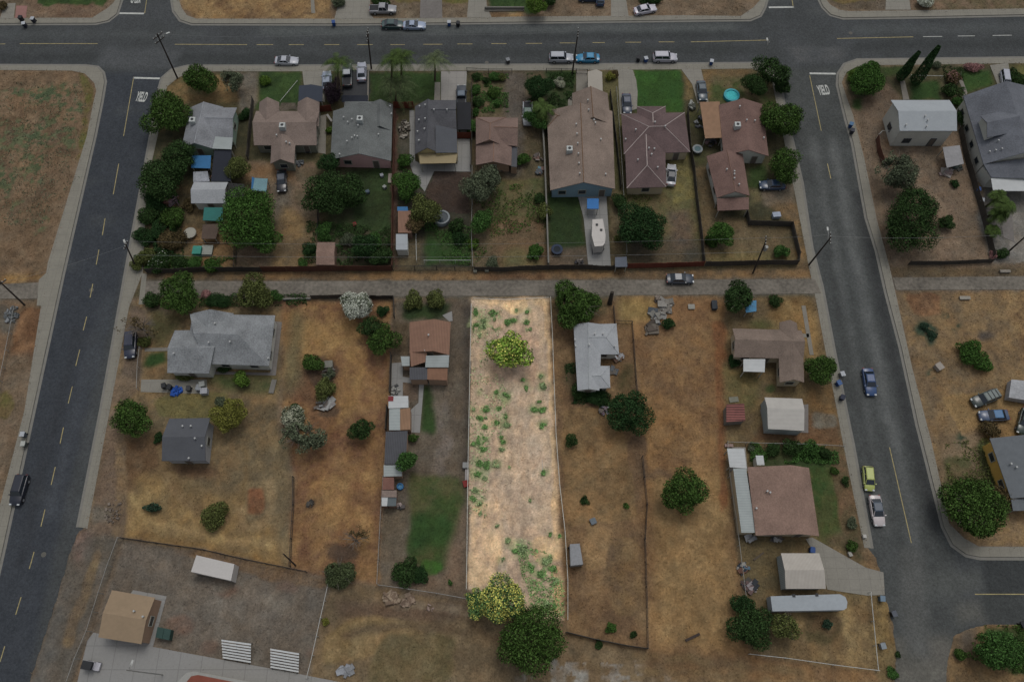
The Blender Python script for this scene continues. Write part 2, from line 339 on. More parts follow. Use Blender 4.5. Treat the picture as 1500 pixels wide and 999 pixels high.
P([(720,320),(800,320),(802,393),(722,393)], ('#503f2f','#473a2b'), 2); P([(740,365),(762,362),(800,390),(735,392)], ('#52472f','#44402a'), 2)
P([(800,104),(843,104),(838,160),(802,160)], ('#26351b','#2b3220'), 1); P([(882,104),(930,104),(908,300),(896,300)], ('#44402a','#3c3a26'), 1)
P([(802,284),(850,284),(857,362),(803,366)], ('#233019','#202b18'), 1); P([(803,362),(860,362),(862,393),(803,393)], ('#4c4137','#403930'), 1)
P([(896,276),(910,284),(915,393),(893,393)], ('#4a4030','#3f3728'), 1)
P([(927,103),(998,103),(1003,165),(932,165)], ('#28421a','#243a19'), 1); P([(1000,103),(1012,103),(1016,145),(1003,145)], ('#5b4b30','#453c28'), 1)
P([(905,285),(1008,225),(1025,300),(1030,391),(918,393)], ('#43422a','#4a412d'), 1, edge=.0); P([(980,230),(1010,228),(1020,290),(985,300)], ('#57502f','#4a452d'), 2, edge=.4)
P([(918,345),(1028,350),(1030,388),(918,390)], ('#40382c','#35322a'), 2); P([(978,310),(1010,310),(1015,360),(985,365)], ('#3b3833','#4a3e33'), 2)
P([(1008,160),(1033,160),(1035,245),(1010,245)], ('#33331f','#2f2c20'), 1)
P([(1029,103),(1137,103),(1137,150),(1033,150)], ('#32391f','#4b4230'), 2); P([(1029,103),(1105,102),(1102,110),(1040,112),(1040,150),(1031,140)], ('#5e4930','#4b3d2a'), 2)
P([(1015,245),(1048,245),(1060,310),(1032,388),(1026,300)], ('#4a3d2b','#40382a'), 1)
P([(1097,245),(1125,240),(1120,275),(1098,275)], ('#2b381d','#263018'), 1); P([(1096,275),(1115,280),(1114,295),(1100,300)], ('#45412a','#4b4230'), 1)
P([(1115,272),(1165,270),(1167,300),(1118,302)], ('#554b40','#4b443a'), 1); P([(1125,300),(1168,296),(1183,387),(1195,405),(1172,400),(1160,330)], ('#604a30','#4d4030'), 2)
P([(1037,312),(1160,332),(1167,387),(1033,390)], ('#4d4130','#433b2b'), 1); P([(1040,370),(1160,370),(1165,388),(1035,390)], ('#54482f','#474129'), 2)
# --- alley strip
P([(205,398),(1190,392),(1196,412),(205,412)], ('#54432f','#42372b'), 2); P([(345,400),(1196,396),(1198,409),(350,410)], ('#604a31','#4a3c2d'), 2, edge=.5)
P([(700,402),(800,400),(810,411),(700,411)], RUST, 2)
P([(210,411),(440,411),(800,410),(1197,408),(1200,431),(950,435),(700,434),(440,436),(208,435)], ('#514d46','#47443e'), 1)
P([(208,402),(214,398),(214,436),(205,440)], GREY, 1)
P([(1304,393),(1560,390),(1560,406),(1306,410)], ('#4d402f','#40372b'), 1); P([(1305,408),(1560,405),(1560,425),(1310,425)], ('#4c4843','#43403c'), 1)
# --- right yards (upper)
P([(1240,98),(1560,93),(1560,130),(1410,145),(1404,200),(1303,200),(1262,150),(1240,135)], GARD, 1)
P([(1255,150),(1300,120),(1322,145),(1303,195),(1312,200),(1285,215),(1285,300),(1300,390),(1284,330),(1266,232)], ('#50453a','#473c32'), 1)
P([(1283,200),(1404,190),(1450,385),(1305,390),(1296,330)], ('#5b4d40','#4f4439'), 1); P([(1296,208),(1312,196),(1318,206),(1300,216)], ('#66442a','#54402f'), 2)
P([(1258,150),(1300,145),(1304,200),(1284,205)], ('#55493e','#4b4036'), 2); P([(1333,118),(1376,118),(1378,146),(1335,146)], ('#24361a','#213018'), 1)
P([(1405,105),(1452,103),(1458,124),(1412,136)], ('#25391b','#2d3c1c'), 1); P([(1242,98),(1262,97),(1262,124),(1240,120)], ('#36431f','#2a3519'), 1); P([(1247,144),(1262,144),(1262,160),(1248,160)], ('#27381b','#26301a'), 1); P([(1288,98),(1326,96),(1324,110),(1290,112)], ('#2e3a1c','#26301a'), 1)
P([(1476,93),(1560,92),(1560,130),(1480,115)], ('#4c4a28','#3c3a24'), 2); P([(1450,250),(1560,270),(1560,380),(1455,385),(1430,320)], ('#55534f','#4a4946'), 1)
P([(1480,312),(1560,312),(1560,384),(1480,384)], ('#63605b','#57544f'), 0)
# --- right block (lower)
P([(1312,428),(1560,426),(1560,801),(1434,799),(1412,786),(1390,766),(1382,726),(1365,650),(1336,538)], ('#5e4c35','#4e4132'), 1)
P([(1322,430),(1380,430),(1378,465),(1340,462)], RUST, 2, edge=.5); P([(1470,430),(1560,430),(1560,540),(1502,540),(1480,470)], STRAW, 2)
P([(1375,580),(1560,560),(1560,640),(1420,650)], ('#695437','#58472f'), 2, edge=.3); P([(1380,640),(1440,630),(1450,700),(1440,735),(1385,730)], ('#5d5040','#4e4334'), 2)
P([(1385,668),(1420,665),(1425,735),(1385,740)], ('#3c3c28','#4a402e'), 2, edge=.7); P([(1428,650),(1450,640),(1466,710),(1440,705)], ('#313823','#3a3424'), 2, edge=.4); P([(1400,770),(1500,745),(1560,745),(1560,799),(1434,799)], ('#6a5639','#5c4b38'), 1)
for a, b, c, d in ((1354,482,14,10),(1362,492,7,12),(1365,548,6,4),(1420,560,6,4),(1400,478,5,3),(1386,465,5,3),(1410,640,6,8)): blob(a, b, c*1.2, d*1.2, ('#26342a','#2b362a'), 1, speck=.45)
blob(1445, 492, 11, 10, ('#3f3832','#38322d'), 1)
# --- lower-left house lot
P([(205,436),(415,440),(407,560),(420,840),(300,805),(180,785),(128,774),(161,600),(189,450)], ('#5e4d36','#4a4030'), 1)
P([(190,450),(250,450),(250,490),(210,500),(205,560),(170,590)], ('#4f443a','#453c33'), 1); P([(215,455),(275,455),(245,505),(225,512)], ('#4a412c','#3b3824'), 2)
P([(207,536),(222,518),(246,514),(246,531),(225,542)], ('#24371c','#25301a'), 1); P([(210,540),(244,538),(243,555),(208,553)], ('#5c4831','#4b3d2b'), 1)
P([(163,545),(206,560),(200,575),(160,600),(158,580)], BARE, 1)
P([(225,580),(330,575),(345,600),(320,620),(230,610)], ('#524a2d','#47422a'), 2, edge=.4); P([(308,545),(405,552),(400,575),(330,575),(305,560)], ('#333a22','#47402c'), 2)
P([(180,640),(235,640),(238,690),(200,730),(180,740)], ('#4d3b2a','#453627'), 2); P([(235,682),(310,682),(320,700),(240,705)], ('#4b382a','#443427'), 2)
P([(200,700),(245,690),(310,720),(400,725),(415,830),(300,800),(188,782)], ('#675436','#554630'), 2); P([(188,775),(300,798),(418,824),(418,840),(300,808),(184,788)], ('#6a5230','#57452c'), 1)
P([(350,655),(424,640),(430,830),(416,836),(395,770),(355,760)], ('#5a4d38','#4c4232'), 2); P([(364,715),(386,712),(384,752),(362,750)], ('#5e3e2a','#4e3828'), 2, edge=.4)
P([(412,440),(575,440),(572,600),(565,700),(556,858),(424,836),(430,700),(412,560)], ('#624a30','#50392a'), 1)
P([(420,445),(520,455),(540,520),(520,600),(480,640),(440,520)], ('#6b5333','#58412c'), 3, edge=.3); P([(432,560),(470,560),(500,600),(470,640)], RUST, 3, edge=.4)
P([(450,700),(550,690),(545,800),(470,790)], ('#6a5234','#573f2b'), 3, edge=.3); P([(430,445),(410,560),(418,590),(440,560),(445,470)], ('#524832','#463f2e'), 3)
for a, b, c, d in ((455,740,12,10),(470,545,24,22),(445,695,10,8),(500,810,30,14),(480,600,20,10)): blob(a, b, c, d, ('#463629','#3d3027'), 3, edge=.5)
P([(158,600),(176,600),(176,720),(168,790),(140,790),(130,774)], ('#57493c','#4c4036'), 1); P([(172,620),(186,640),(182,790),(166,790)], ('#4a3f34','#5a4a37'), 2, edge=.3)
P([(134,745),(164,738),(166,760),(134,768)], GRAVEL, 1)
# --- road shoulder and school yard
P([(100,800),(126,780),(180,786),(150,868),(104,1000),(60,1150),(0,1150),(44,993),(79,887)], ('#4d4740','#443f38'), 1)
P([(92,860),(104,850),(80,960),(50,1040),(30,1040)], ('#4f4c47','#464440'), 2); P([(128,830),(145,800),(150,800),(130,880),(100,960),(90,940)], ('#5a4c38','#4b4034'), 2, edge=.3); P([(118,770),(135,775),(128,800),(112,830),(104,800)], ('#5c4a42','#4b4039'), 2)
P([(183,792),(300,808),(420,834),(484,850),(452,1000),(300,962),(224,948),(145,930),(128,940)], ('#554e46','#4b453e'), 1)
for a, b, c, d in ((330,860,28,14),(265,915,24,16),(305,950,20,9),(455,955,9,14),(420,860,25,9)): blob(a, b, c, d, ('#57463c','#4b4039'), 3, edge=.2)
P([(240,800),(300,808),(420,834),(484,850),(480,862),(400,850),(300,826)], ('#594632','#4d4034'), 2, edge=.3)
P([(484,850),(556,860),(684,882),(760,905),(830,915),(948,952),(1290,985),(1290,1150),(440,1150),(452,995)], ('#5a4b38','#4a3f30'), 1)
P([(486,880),(680,885),(700,900),(640,912),(500,905)], ('#4b3c30','#42362c'), 2); P([(470,935),(520,900),(640,915),(560,960),(470,975)], ('#66543a','#54462f'), 3, edge=.2)
P([(560,930),(670,925),(660,999),(530,999)], ('#443d2a','#504531'), 3, edge=.4); P([(950,955),(1280,975),(1280,1040),(1120,1040),(940,990)], ('#5e4c34','#4c3f30'), 2)
P([(805,965),(860,970),(860,1040),(800,1040)], ('#6f6e69','#5a5044'), 0, speck=.46); P([(880,970),(1000,965),(1010,1040),(870,1040)], ('#6a6761','#5a4c3c'), 0, speck=.51); P([(755,985),(785,990),(790,1040),(750,1040)], ('#6a6862','#50483d'), 0, speck=.5)
P([(565,870),(700,890),(760,905),(700,905),(560,885)], ('#5f5344','#4a3f34'), 2, edge=.6)
# --- house with the long drive, left of the pale lot
P([(577,440),(690,438),(687,860),(684,880),(556,858),(565,700),(573,560)], ('#4c443a','#433c34'), 1)
P([(590,446),(660,444),(655,466),(590,470)], ('#26321c','#222a19'), 1); P([(576,470),(600,475),(600,520),(576,520)], ('#453a2d','#3b3328'), 1); P([(590,560),(615,562),(614,586),(600,592),(590,580)], ('#52453a','#483d34'), 0)
P([(621,565),(648,566),(646,580),(640,625),(634,634),(616,632)], ('#27381c','#243019'), 1); P([(600,694),(676,698),(680,735),(670,800),(652,836),(598,828)], ('#2c391d','#3c3c26'), 1)
P([(600,750),(665,755),(662,798),(600,805)], ('#25391b','#213218'), 2); P([(558,740),(598,740),(594,830),(580,856),(558,855)], ('#51483d','#473f34'), 1)
P([(673,760),(684,738),(684,870),(600,864),(596,842),(648,842)], ('#54463a','#493e33'), 2); P([(615,820),(650,820),(640,842),(612,840)], ('#2d4a1c','#2b3b1c'), 2, edge=.5)
P([(680,450),(690,450),(688,690),(680,690)], ('#3c3731','#37322d'), 1)  # shadow beside the lot fence, painted into the soil as a dark strip
# --- the pale lot: its highlight is put into the soil colours
LOTP = [(691,438),(805,437),(811,560),(819,700),(829,908),(790,905),(730,880),(686,862),(688,600)]
P(LOTP, LOT_HILITE, 0, warp=0, lo=.3, hi=.7)
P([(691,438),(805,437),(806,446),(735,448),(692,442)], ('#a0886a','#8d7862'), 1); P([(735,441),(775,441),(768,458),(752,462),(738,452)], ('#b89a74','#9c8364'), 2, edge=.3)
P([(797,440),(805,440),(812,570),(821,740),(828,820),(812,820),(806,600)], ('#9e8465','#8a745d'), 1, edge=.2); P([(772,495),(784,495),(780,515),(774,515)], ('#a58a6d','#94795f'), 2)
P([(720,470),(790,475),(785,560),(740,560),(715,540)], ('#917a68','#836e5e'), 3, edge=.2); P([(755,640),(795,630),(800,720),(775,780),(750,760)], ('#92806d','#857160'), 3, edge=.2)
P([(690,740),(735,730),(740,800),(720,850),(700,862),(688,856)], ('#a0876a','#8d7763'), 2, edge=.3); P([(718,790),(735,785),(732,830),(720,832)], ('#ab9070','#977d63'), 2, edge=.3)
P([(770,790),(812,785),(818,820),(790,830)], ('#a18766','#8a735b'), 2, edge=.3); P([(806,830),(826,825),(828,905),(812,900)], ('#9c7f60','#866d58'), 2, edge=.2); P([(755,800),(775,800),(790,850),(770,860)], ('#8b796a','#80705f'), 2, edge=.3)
P([(806,440),(809,440),(815,560),(823,700),(834,908),(829,908),(819,700),(811,560)], ('#4a3525','#3c2c20'), 1)
# --- lot with the grey L-shaped house
P([(808,438),(900,440),(930,470),(932,560),(940,660),(946,800),(948,950),(838,930),(829,905),(818,700),(811,560)], ('#5c4832','#4c3b2b'), 1)
P([(826,600),(900,590),(925,680),(935,760),(830,770),(822,660)], ('#634d33','#50402c'), 2, edge=.2); P([(880,780),(938,790),(942,900),(895,900)], ('#4a3b2c','#57452f'), 3, edge=.4); P([(858,765),(900,775),(885,830),(850,840)], ('#6a543a','#57452f'), 3, edge=.3)
P([(806,436),(890,438),(890,462),(835,475),(808,465)], ('#5a472f','#3a3324'), 2); P([(905,440),(950,440),(945,474),(905,474)], ('#625034','#4b3d29'), 2); P([(828,535),(848,535),(850,585),(835,580)], ('#2f3020','#3b3325'), 2)
P([(908,530),(928,530),(926,580),(905,570)], ('#36301f','#4b3a28'), 2)
# --- long straw lot
P([(900,434),(1065,436),(1060,520),(1063,600),(1066,700),(1080,780),(1090,880),(1100,958),(1280,982),(1290,1000),(950,990),(948,950),(944,800),(936,640),(932,560),(926,470)], ('#654d32','#533f2c'), 1)
P([(955,700),(1060,690),(1080,880),(1060,950),(960,940)], ('#6b5538','#5b482f'), 3); P([(940,600),(1010,600),(1030,660),(950,680)], ('#684e31','#54402b'), 3); P([(1045,470),(1066,470),(1066,740),(1055,760)], ('#5e4029','#513725'), 2, edge=.4)
P([(905,436),(960,438),(950,470),(910,468)], ('#6c5936','#57472b'), 2); P([(975,438),(1050,438),(1040,480),(980,480)], ('#5d452e','#4f3b29'), 3); P([(918,640),(945,635),(950,690),(935,700),(920,690)], ('#463629','#51402f'), 2, edge=.3); P([(950,950),(1100,960),(1110,975),(950,985)], ('#4d3c2b','#453626'), 2)
# --- right-hand houses by the street
P([(1065,436),(1192,434),(1210,518),(1258,762),(1266,802),(1292,845),(1300,880),(1310,950),(1308,999),(1290,999),(1280,982),(1100,958),(1090,880),(1080,780),(1063,650),(1062,520)], ('#54462f','#463b2b'), 1)
P([(1130,440),(1190,438),(1205,520),(1180,520),(1170,475),(1130,470)], ('#685233','#544229'), 2); P([(1060,530),(1110,550),(1110,600),(1062,590)], ('#55472d','#453f27'), 2); P([(1180,565),(1220,565),(1228,610),(1190,615)], ('#5e482d','#4b3b27'), 2)
P([(1095,470),(1135,472),(1130,482),(1095,481)], ('#313a20','#3b3a24'), 2); P([(1120,560),(1140,565),(1135,580),(1118,575)], ('#2b351d','#333620'), 2, edge=.3)
P([(1130,605),(1225,610),(1235,650),(1190,650),(1100,645)], ('#4c3827','#453425'), 1); P([(1188,605),(1225,608),(1228,625),(1190,628)], ('#57534a','#4b4338'), 2, edge=.4)
P([(1098,655),(1225,658),(1228,680),(1200,790),(1186,690),(1098,682)], ('#26321b','#2f3420'), 1); P([(1184,685),(1222,680),(1232,700),(1236,790),(1204,795)], ('#293a1c','#35391f'), 2)
P([(1215,660),(1238,662),(1258,765),(1262,815),(1250,815),(1232,770)], ('#4f3d2d','#413828'), 2, edge=.2); P([(1240,770),(1262,765),(1264,822),(1240,815),(1205,790)], ('#463a2b','#343322'), 2)
P([(1082,786),(1200,788),(1145,812),(1145,865),(1100,870),(1092,860)], ('#51452f','#423a2a'), 1); P([(1150,895),(1245,893),(1272,870),(1280,980),(1160,965)], ('#665438','#51422e'), 1)
P([(1180,895),(1240,900),(1220,940),(1180,945)], ('#4a3c2b','#3c3524'), 3, edge=.4); P([(1276,870),(1300,880),(1312,950),(1308,999),(1290,999),(1282,930)], ('#655333','#50432d'), 1); P([(1260,805),(1285,803),(1292,838),(1268,838)], ('#5c4832','#4c3f30'), 2)
# --- lower right corner
P([(1397,931),(1420,920),(1452,913),(1600,912),(1600,1150),(1384,1150),(1388,969)], ('#5e4a31','#473a2a'), 1); P([(1405,925),(1440,920),(1430,945),(1395,965)], ('#4f473e','#474038'), 2); P([(1440,920),(1560,915),(1560,990),(1480,985)], ('#2d3a20','#36351f'), 2, edge=.5)

for pts, w_, cc in (([(236,640),(240,690),(262,730),(300,752),(340,760)], 1.0, ('#5a4a34','#54442f')), ([(360,655),(358,720),(352,770),(330,800)], .5, ('#57472f','#52432e')), ([(190,720),(210,760),(260,775),(330,790),(400,800)], .8, ('#73603f','#68553a')), ([(392,700),(398,740),(385,770),(360,775),(352,740)], .9, ('#6a5a42','#5e4e38')),
    ([(640,560),(655,640),(640,690)], 1.5, ('#57504a','#504940')), ([(745,600),(748,700),(752,800)], .5, ('#86725f','#7c6a59')), ([(762,600),(768,700),(772,790)], .5, ('#86725f','#7c6a59')), ([(725,580),(724,700),(726,780)], .5, ('#8a7460','#806c5a')), ([(930,660),(945,700),(965,690),(985,700)], 1.0, ('#4d3d2e','#47392c')), ([(500,930),(600,915),(700,925),(780,960)], .8, ('#4c4030','#46392b')),
    ([(840,975),(960,985),(1100,990)], .6, ('#4a3d2e','#54452f')), ([(930,960),(1060,972),(1180,985)], .7, ('#4b3c2c','#54452f')), ([(1330,560),(1350,640),(1385,740)], .5, ('#6a5540','#5e4a36')), ([(260,870),(350,850),(430,900)], 1.2, ('#5a534a','#524b43')), ([(230,830),(320,880),(330,940)], 1.0, ('#59524a','#514a42'))):
    W_ = GP(pts); paint(None, cc, 1, 1, op=.95, world=offset_line(W_, w_*.7)+offset_line(W_, -w_*.7)[::-1])
for (x_, y_, r_) in WL: blob(x_, y_, r_*1.5, r_*1.3, ('#55693f','#6d7450'), 1, speck=.44, op=.8)
for (x_, y_, r_) in ((700,650,11),(703,688,13),(700,730,8),(760,804,14),(800,830,16),(795,890,16),(702,475,12),(790,845,16),(730,470,10)): blob(x_, y_, r_*1.3, r_, ('#5c6c46','#77785a'), 1, speck=.50, op=.75)
# fine mottling that belongs to the soil (dead tufts, bare specks)
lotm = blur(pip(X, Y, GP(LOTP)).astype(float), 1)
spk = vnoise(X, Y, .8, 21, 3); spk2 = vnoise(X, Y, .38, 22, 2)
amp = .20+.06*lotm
col *= (1+(spk[..., None]-.5)*2*amp[..., None])*(1+(spk2[..., None]-.5)*.3)
tint = vnoise(X, Y, 1.7, 23, 4)[..., None]-.5
strk = (vnoise(X, Y*.4, .5, 24, 2)-.5)*lotm; col *= 1+strk[..., None]*np.array([.5, .45, .4])
gold = (vnoise(X+Y*.25, Y*.6, 1.5, 25, 4)-.5)*(1-lotm)*np.clip((col[..., 0]-col[..., 2])*9, 0, 1); col *= 1+gold[..., None]*np.array([.42, .5, .5])
col *= 1+tint*np.array([.15, .0, -.15])
col = np.clip(col, .01, .9)

nx, ny = X.shape
verts = np.stack([X, Y, Z], -1).reshape(-1, 3).astype(np.float32)
idx = np.arange(nx*ny).reshape(nx, ny)
quads = np.stack([idx[:-1, :-1], idx[1:, :-1], idx[1:, 1:], idx[:-1, 1:]], -1).reshape(-1, 4)
def np_mesh(name, verts, quads, m, k=4):
    me = bpy.data.meshes.new(name); me.vertices.add(len(verts)); me.vertices.foreach_set("co", np.ascontiguousarray(verts, np.float32).ravel())
    me.loops.add(quads.size); me.loops.foreach_set("vertex_index", np.ascontiguousarray(quads, np.int32).ravel())
    me.polygons.add(len(quads)); me.polygons.foreach_set("loop_start", np.arange(0, quads.size, k, dtype=np.int32))
    try: me.polygons.foreach_set("loop_total", np.full(len(quads), k, np.int32))
    except Exception: pass
    if m: me.materials.append(m)
    me.update(calc_edges=True); return me
gm = bpy.data.materials.new("soil"); gm.use_nodes = True; n = gm.node_tree; p = n.nodes["Principled BSDF"]; p.inputs["Roughness"].default_value = .95; p.inputs["Specular IOR Level"].default_value = .1
at = n.nodes.new("ShaderNodeAttribute"); at.attribute_name = "soil"
geo = n.nodes.new("ShaderNodeNewGeometry")
t1 = n.nodes.new("ShaderNodeTexNoise"); t1.inputs["Scale"].default_value = 3.2; t1.inputs["Detail"].default_value = 6; t1.inputs["Roughness"].default_value = .75; n.links.new(geo.outputs["Position"], t1.inputs["Vector"])
mr = n.nodes.new("ShaderNodeMapRange"); mr.inputs["From Min"].default_value = .3; mr.inputs["From Max"].default_value = .7; mr.inputs["To Min"].default_value = .66; mr.inputs["To Max"].default_value = 1.34; n.links.new(t1.outputs["Fac"], mr.inputs[0])
vm = n.nodes.new("ShaderNodeVectorMath"); vm.operation = 'MULTIPLY'; n.links.new(at.outputs["Color"], vm.inputs[0]); n.links.new(mr.outputs[0], vm.inputs[1]); n.links.new(vm.outputs[0], p.inputs["Base Color"])
bp = n.nodes.new("ShaderNodeBump"); bp.inputs["Strength"].default_value = .5; bp.inputs["Distance"].default_value = .12; n.links.new(t1.outputs["Fac"], bp.inputs["Height"]); n.links.new(bp.outputs[0], p.inputs["Normal"])
def attr_mesh(name, Zv, cv, m):
    me = np_mesh(name, np.stack([X, Y, Zv], -1).reshape(-1, 3).astype(np.float32), quads, m); me.polygons.foreach_set("use_smooth", np.ones(len(quads), bool))
    ca = me.color_attributes.new("soil", 'FLOAT_COLOR', 'POINT'); ca.data.foreach_set("color", np.concatenate([cv, np.ones(X.shape+(1,))], -1).astype(np.float32).ravel())
    o = bpy.data.objects.new(name, me); COL.objects.link(o); return struct(o)
# the asphalt: old, new and patched surfacing, tyre-polished lanes
rd = np.zeros(X.shape+(3,)); rd[:] = c2('#36393b', '#323536', st(n1, .3, .7))
def rp(pts, wpx, a, b, soft=2, op=.9, edge=0):
    w_ = [G(x, y, ZR) for x, y in pts]; paint(None, (a, b), soft, 1, op=op, edge=edge, tgt=rd, world=offset_line(w_, wpx/2)+offset_line(w_, -wpx/2)[::-1])
rp([(196,108),(160,250),(116,420),(40,700),(-50,1080)], 13.5, '#2e3237', '#2b2f34', 2, 1)
rp([(1185,100),(1196,150),(1236,300),(1290,600),(1325,780),(1345,900),(1350,1080)], 13.5, '#3a3d3d', '#353838', 2, 1)
for a_, w_, c_, d_ in (([(1218,200),(1243,330),(1283,520),(1308,640),(1336,760),(1348,900)], 1.6, '#4b4e4e', '#454848'), ([(1190,200),(1214,330),(1240,470),(1268,620),(1300,780)], 1.4, '#484b4b', '#424545'),
        ([(1257,280),(1278,380),(1300,480),(1332,620),(1362,730),(1376,780)], 2.0, '#2c2e2f', '#2a2c2d'), ([(1208,330),(1222,420),(1250,560),(1285,720)], 1.2, '#303333', '#2e3030'),
        ([(138,480),(116,580),(90,690),(70,760)], 1.3, '#373b40', '#33373c'), ([(112,480),(96,560),(60,700),(30,830)], 1.3, '#282b2f', '#2a2d31'), ([(160,430),(140,520),(128,570)], 2.2, '#35393d', '#32363a'),
        ([(-60,84),(140,85),(300,86),(500,87)], 2.2, '#2e3132', '#2d3031'), ([(-60,50),(140,50),(300,51)], 1.5, '#3b3f40', '#393c3d'), ([(500,78),(750,77),(1000,74),(1100,73)], 2.4, '#2f3233', '#2d3030'),
        ([(380,46),(700,45),(900,42),(1080,41)], 2.2, '#414545', '#3e4242'), ([(700,55),(900,53),(1090,51)], 1.6, '#2e3132', '#2c2f30'), ([(1250,44),(1400,41),(1570,39)], 2.2, '#3c4041', '#3a3d3e'),
        ([(1250,68),(1400,66),(1570,64)], 2.4, '#2f3233', '#2e3132'), ([(145,86),(220,84),(260,88)], 5, '#3e4143', '#3a3d3f'), ([(1160,82),(1200,78),(1235,82)], 4, '#404243', '#3b3e40'),
        ([(1330,860),(1420,850),(1440,850)], 3, '#3f4241', '#3a3d3c'), ([(1440,846),(1620,846)], 6.5, '#2b2e2f', '#2d3031'), ([(1440,890),(1620,892)], 4, '#303333', '#333636'), ([(1300,960),(1400,960)], 5, '#4b4a46', '#444440'), ([(1300,1010),(1400,1010)], 6, '#4f4e49', '#474642'),
        ([(1335,800),(1345,960)], 3.5, '#434544', '#3f4140'), ([(1400,900),(1440,895)], 3, '#454643', '#404240')):
    rp(a_, w_, c_, d_)
rr = np.random.RandomState(3)
for _ in range(90):      # scuffs, tar patches, oil
    x_, y_ = rr.uniform(-110, 110), rr.uniform(-5, 130); l_ = rr.uniform(.8, 4); w_ = rr.uniform(.4, 1.3)
    paint(None, (('#454847', '#404343') if rr.rand() < .5 else ('#2a2c2d', '#303233')), 3, 1, op=rr.uniform(.25, .6), tgt=rd, world=[Vector((x_+l_*math.cos(t_), y_+w_*math.sin(t_), 0)) for t_ in np.linspace(0, 6.28, 9)[:-1]])
rd *= 1+(vnoise(X, Y, .9, 31, 3)[..., None]-.5)*.18
attr_mesh("road", np.full(X.shape, ZR), rd, gm)
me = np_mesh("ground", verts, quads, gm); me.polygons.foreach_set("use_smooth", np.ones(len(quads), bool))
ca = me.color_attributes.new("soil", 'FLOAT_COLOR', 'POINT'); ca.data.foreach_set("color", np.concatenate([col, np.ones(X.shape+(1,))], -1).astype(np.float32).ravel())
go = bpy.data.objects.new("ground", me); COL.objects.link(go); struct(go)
# far ground to the horizon, a shade below
far = mat('far_soil', '#4b4335', .95, .3, .05)
struct(MB().sheet([(-3000, -3000), (3000, -3000), (3000, 3000), (-3000, 3000)], -.62).build('outlying_land', far))

# ---------------------------------------------------------------- paved pieces inside the blocks
def slab(poly, m=M_conc2, name='driveway', z=.03, warp=0):
    struct(MB().prism(GP(poly, 0), -.1, z).build(name, m))
M_lt = mat('pale_paving', '#6c6a66', .9, .08, 2, 'slab'); M_dk = mat('dark_paving', '#2b2c2e', .9, .15, 1.0); M_path = mat('path_paving', '#5f5c55', .9, .14, 3)
M_pink = mat('pink_paving', '#6b504b', .9, .1, 2); M_court = mat('rust_court', '#5f352a', .85, .15, .6); M_drv = mat('worn_drive', '#565350', .95, .14, 1.0)
slab([(207,412),(440,412),(800,411),(1000,410),(1194,409),(1203,430),(1000,432),(800,433),(600,434),(440,434),(208,434)], M_alley, 'alley', .018)
slab([(1308,407),(1570,404),(1570,424),(1313,425)], M_alley, 'alley', .018); slab([(-60,419),(58,414),(54,438),(-60,437)], M_alley, 'alley', .018)
slab([(57,410),(72,396),(66,448),(54,448)], M_conc, 'alley_apron', .025); slab([(203,446),(208,400),(215,402),(211,446)], M_conc, 'alley_apron', .025)
slab([(7,6),(23,5),(20,28),(0,28)]); slab([(24,9),(40,9),(38,27),(22,27)], M_pink, 'paved_apron')
slab([(506,-30),(541,-30),(543,22),(548,28),(490,28),(492,20)]); slab([(617,-30),(647,-30),(648,27),(615,27)], M_drv)
slab([(689,-30),(711,-30),(713,10),(720,26),(684,26)]); slab([(895,-20),(914,-20),(921,25),(895,25)])
slab([(1299,-30),(1328,-30),(1334,15),(1297,15)]); slab([(455,-2),(460,-2),(462,20),(456,20)], M_path, 'garden_path')
slab([(710,12),(767,11.5),(768,17),(710,17.5)], M_path, 'garden_path', .2)
slab([(443,105),(478,105),(476,150),(468,148),(445,124)]); slab([(646,105),(684,105),(682,148),(646,147)], M_lt); slab([(637,121),(645,121),(645,147),(636,147)], M_path, 'garden_path')
slab([(504,103),(541,103),(540,148),(503,150)], M_dk); slab([(538.6,104),(540.6,104),(540,148),(538,148)], M_path, 'garden_kerb', .1)
slab([(844,104),(860,104),(860,136),(844,136)], M_path, 'garden_path')
slab([(905,102),(927,103),(932,118),(934,135),(933,160),(908,168)]); slab([(998,102),(1027,102),(1031,118),(1038,150),(1022,152),(1014,124)])
slab([(600,162),(607,162),(608,236),(618,241),(688,240),(690,252),(636,251),(622,281),(608,262),(600,240)], M_conc3, 'patio'); slab([(670,204),(688,204),(690,242),(670,242)], M_conc3, 'patio', .035)
slab([(846,285),(888,284),(895,392),(862,392),(855,320)], M_conc3, 'driveway'); slab([(832,146),(838,140),(838,160),(832,158)], M_path, 'garden_path')
slab([(469,170),(478,168),(477,226),(466,224)], M_path, 'garden_path')
slab([(1410,104),(1402,112),(1412,137),(1406,145),(1399,150),(1403,155),(1414,146),(1417,136),(1408,112)], M_path, 'garden_path')
slab([(1450,96),(1477,93),(1480,112),(1482,128),(1462,126)]); slab([(1318,118),(1325,118),(1332,146),(1323,147)], M_path, 'garden_path')
slab([(1463,312),(1482,312),(1486,355),(1470,348)], M_drv, 'patio')
slab([(1413,160),(1419,160),(1456,268),(1448,270)], M_path, 'garden_path')
slab([(207,556),(303,556),(304,577),(206,574)], M_conc2, 'patio'); slab([(212,510),(247,509),(247,514),(212,515)], M_path, 'garden_path'); slab([(397,470),(413,472),(404,550),(307,548),(307,544),(396,546)], M_drv, 'garden_path')
slab([(574,532),(590,531),(590,580),(573,580)], M_conc3, 'patio'); slab([(590,552),(652,560),(652,564),(621,563),(615,634),(598,633),(602,600),(613,590),(614,562),(590,560)], M_conc3, 'patio', .035)
slab([(648,462),(662,456),(663,470),(658,471)], M_conc3, 'garden_path')
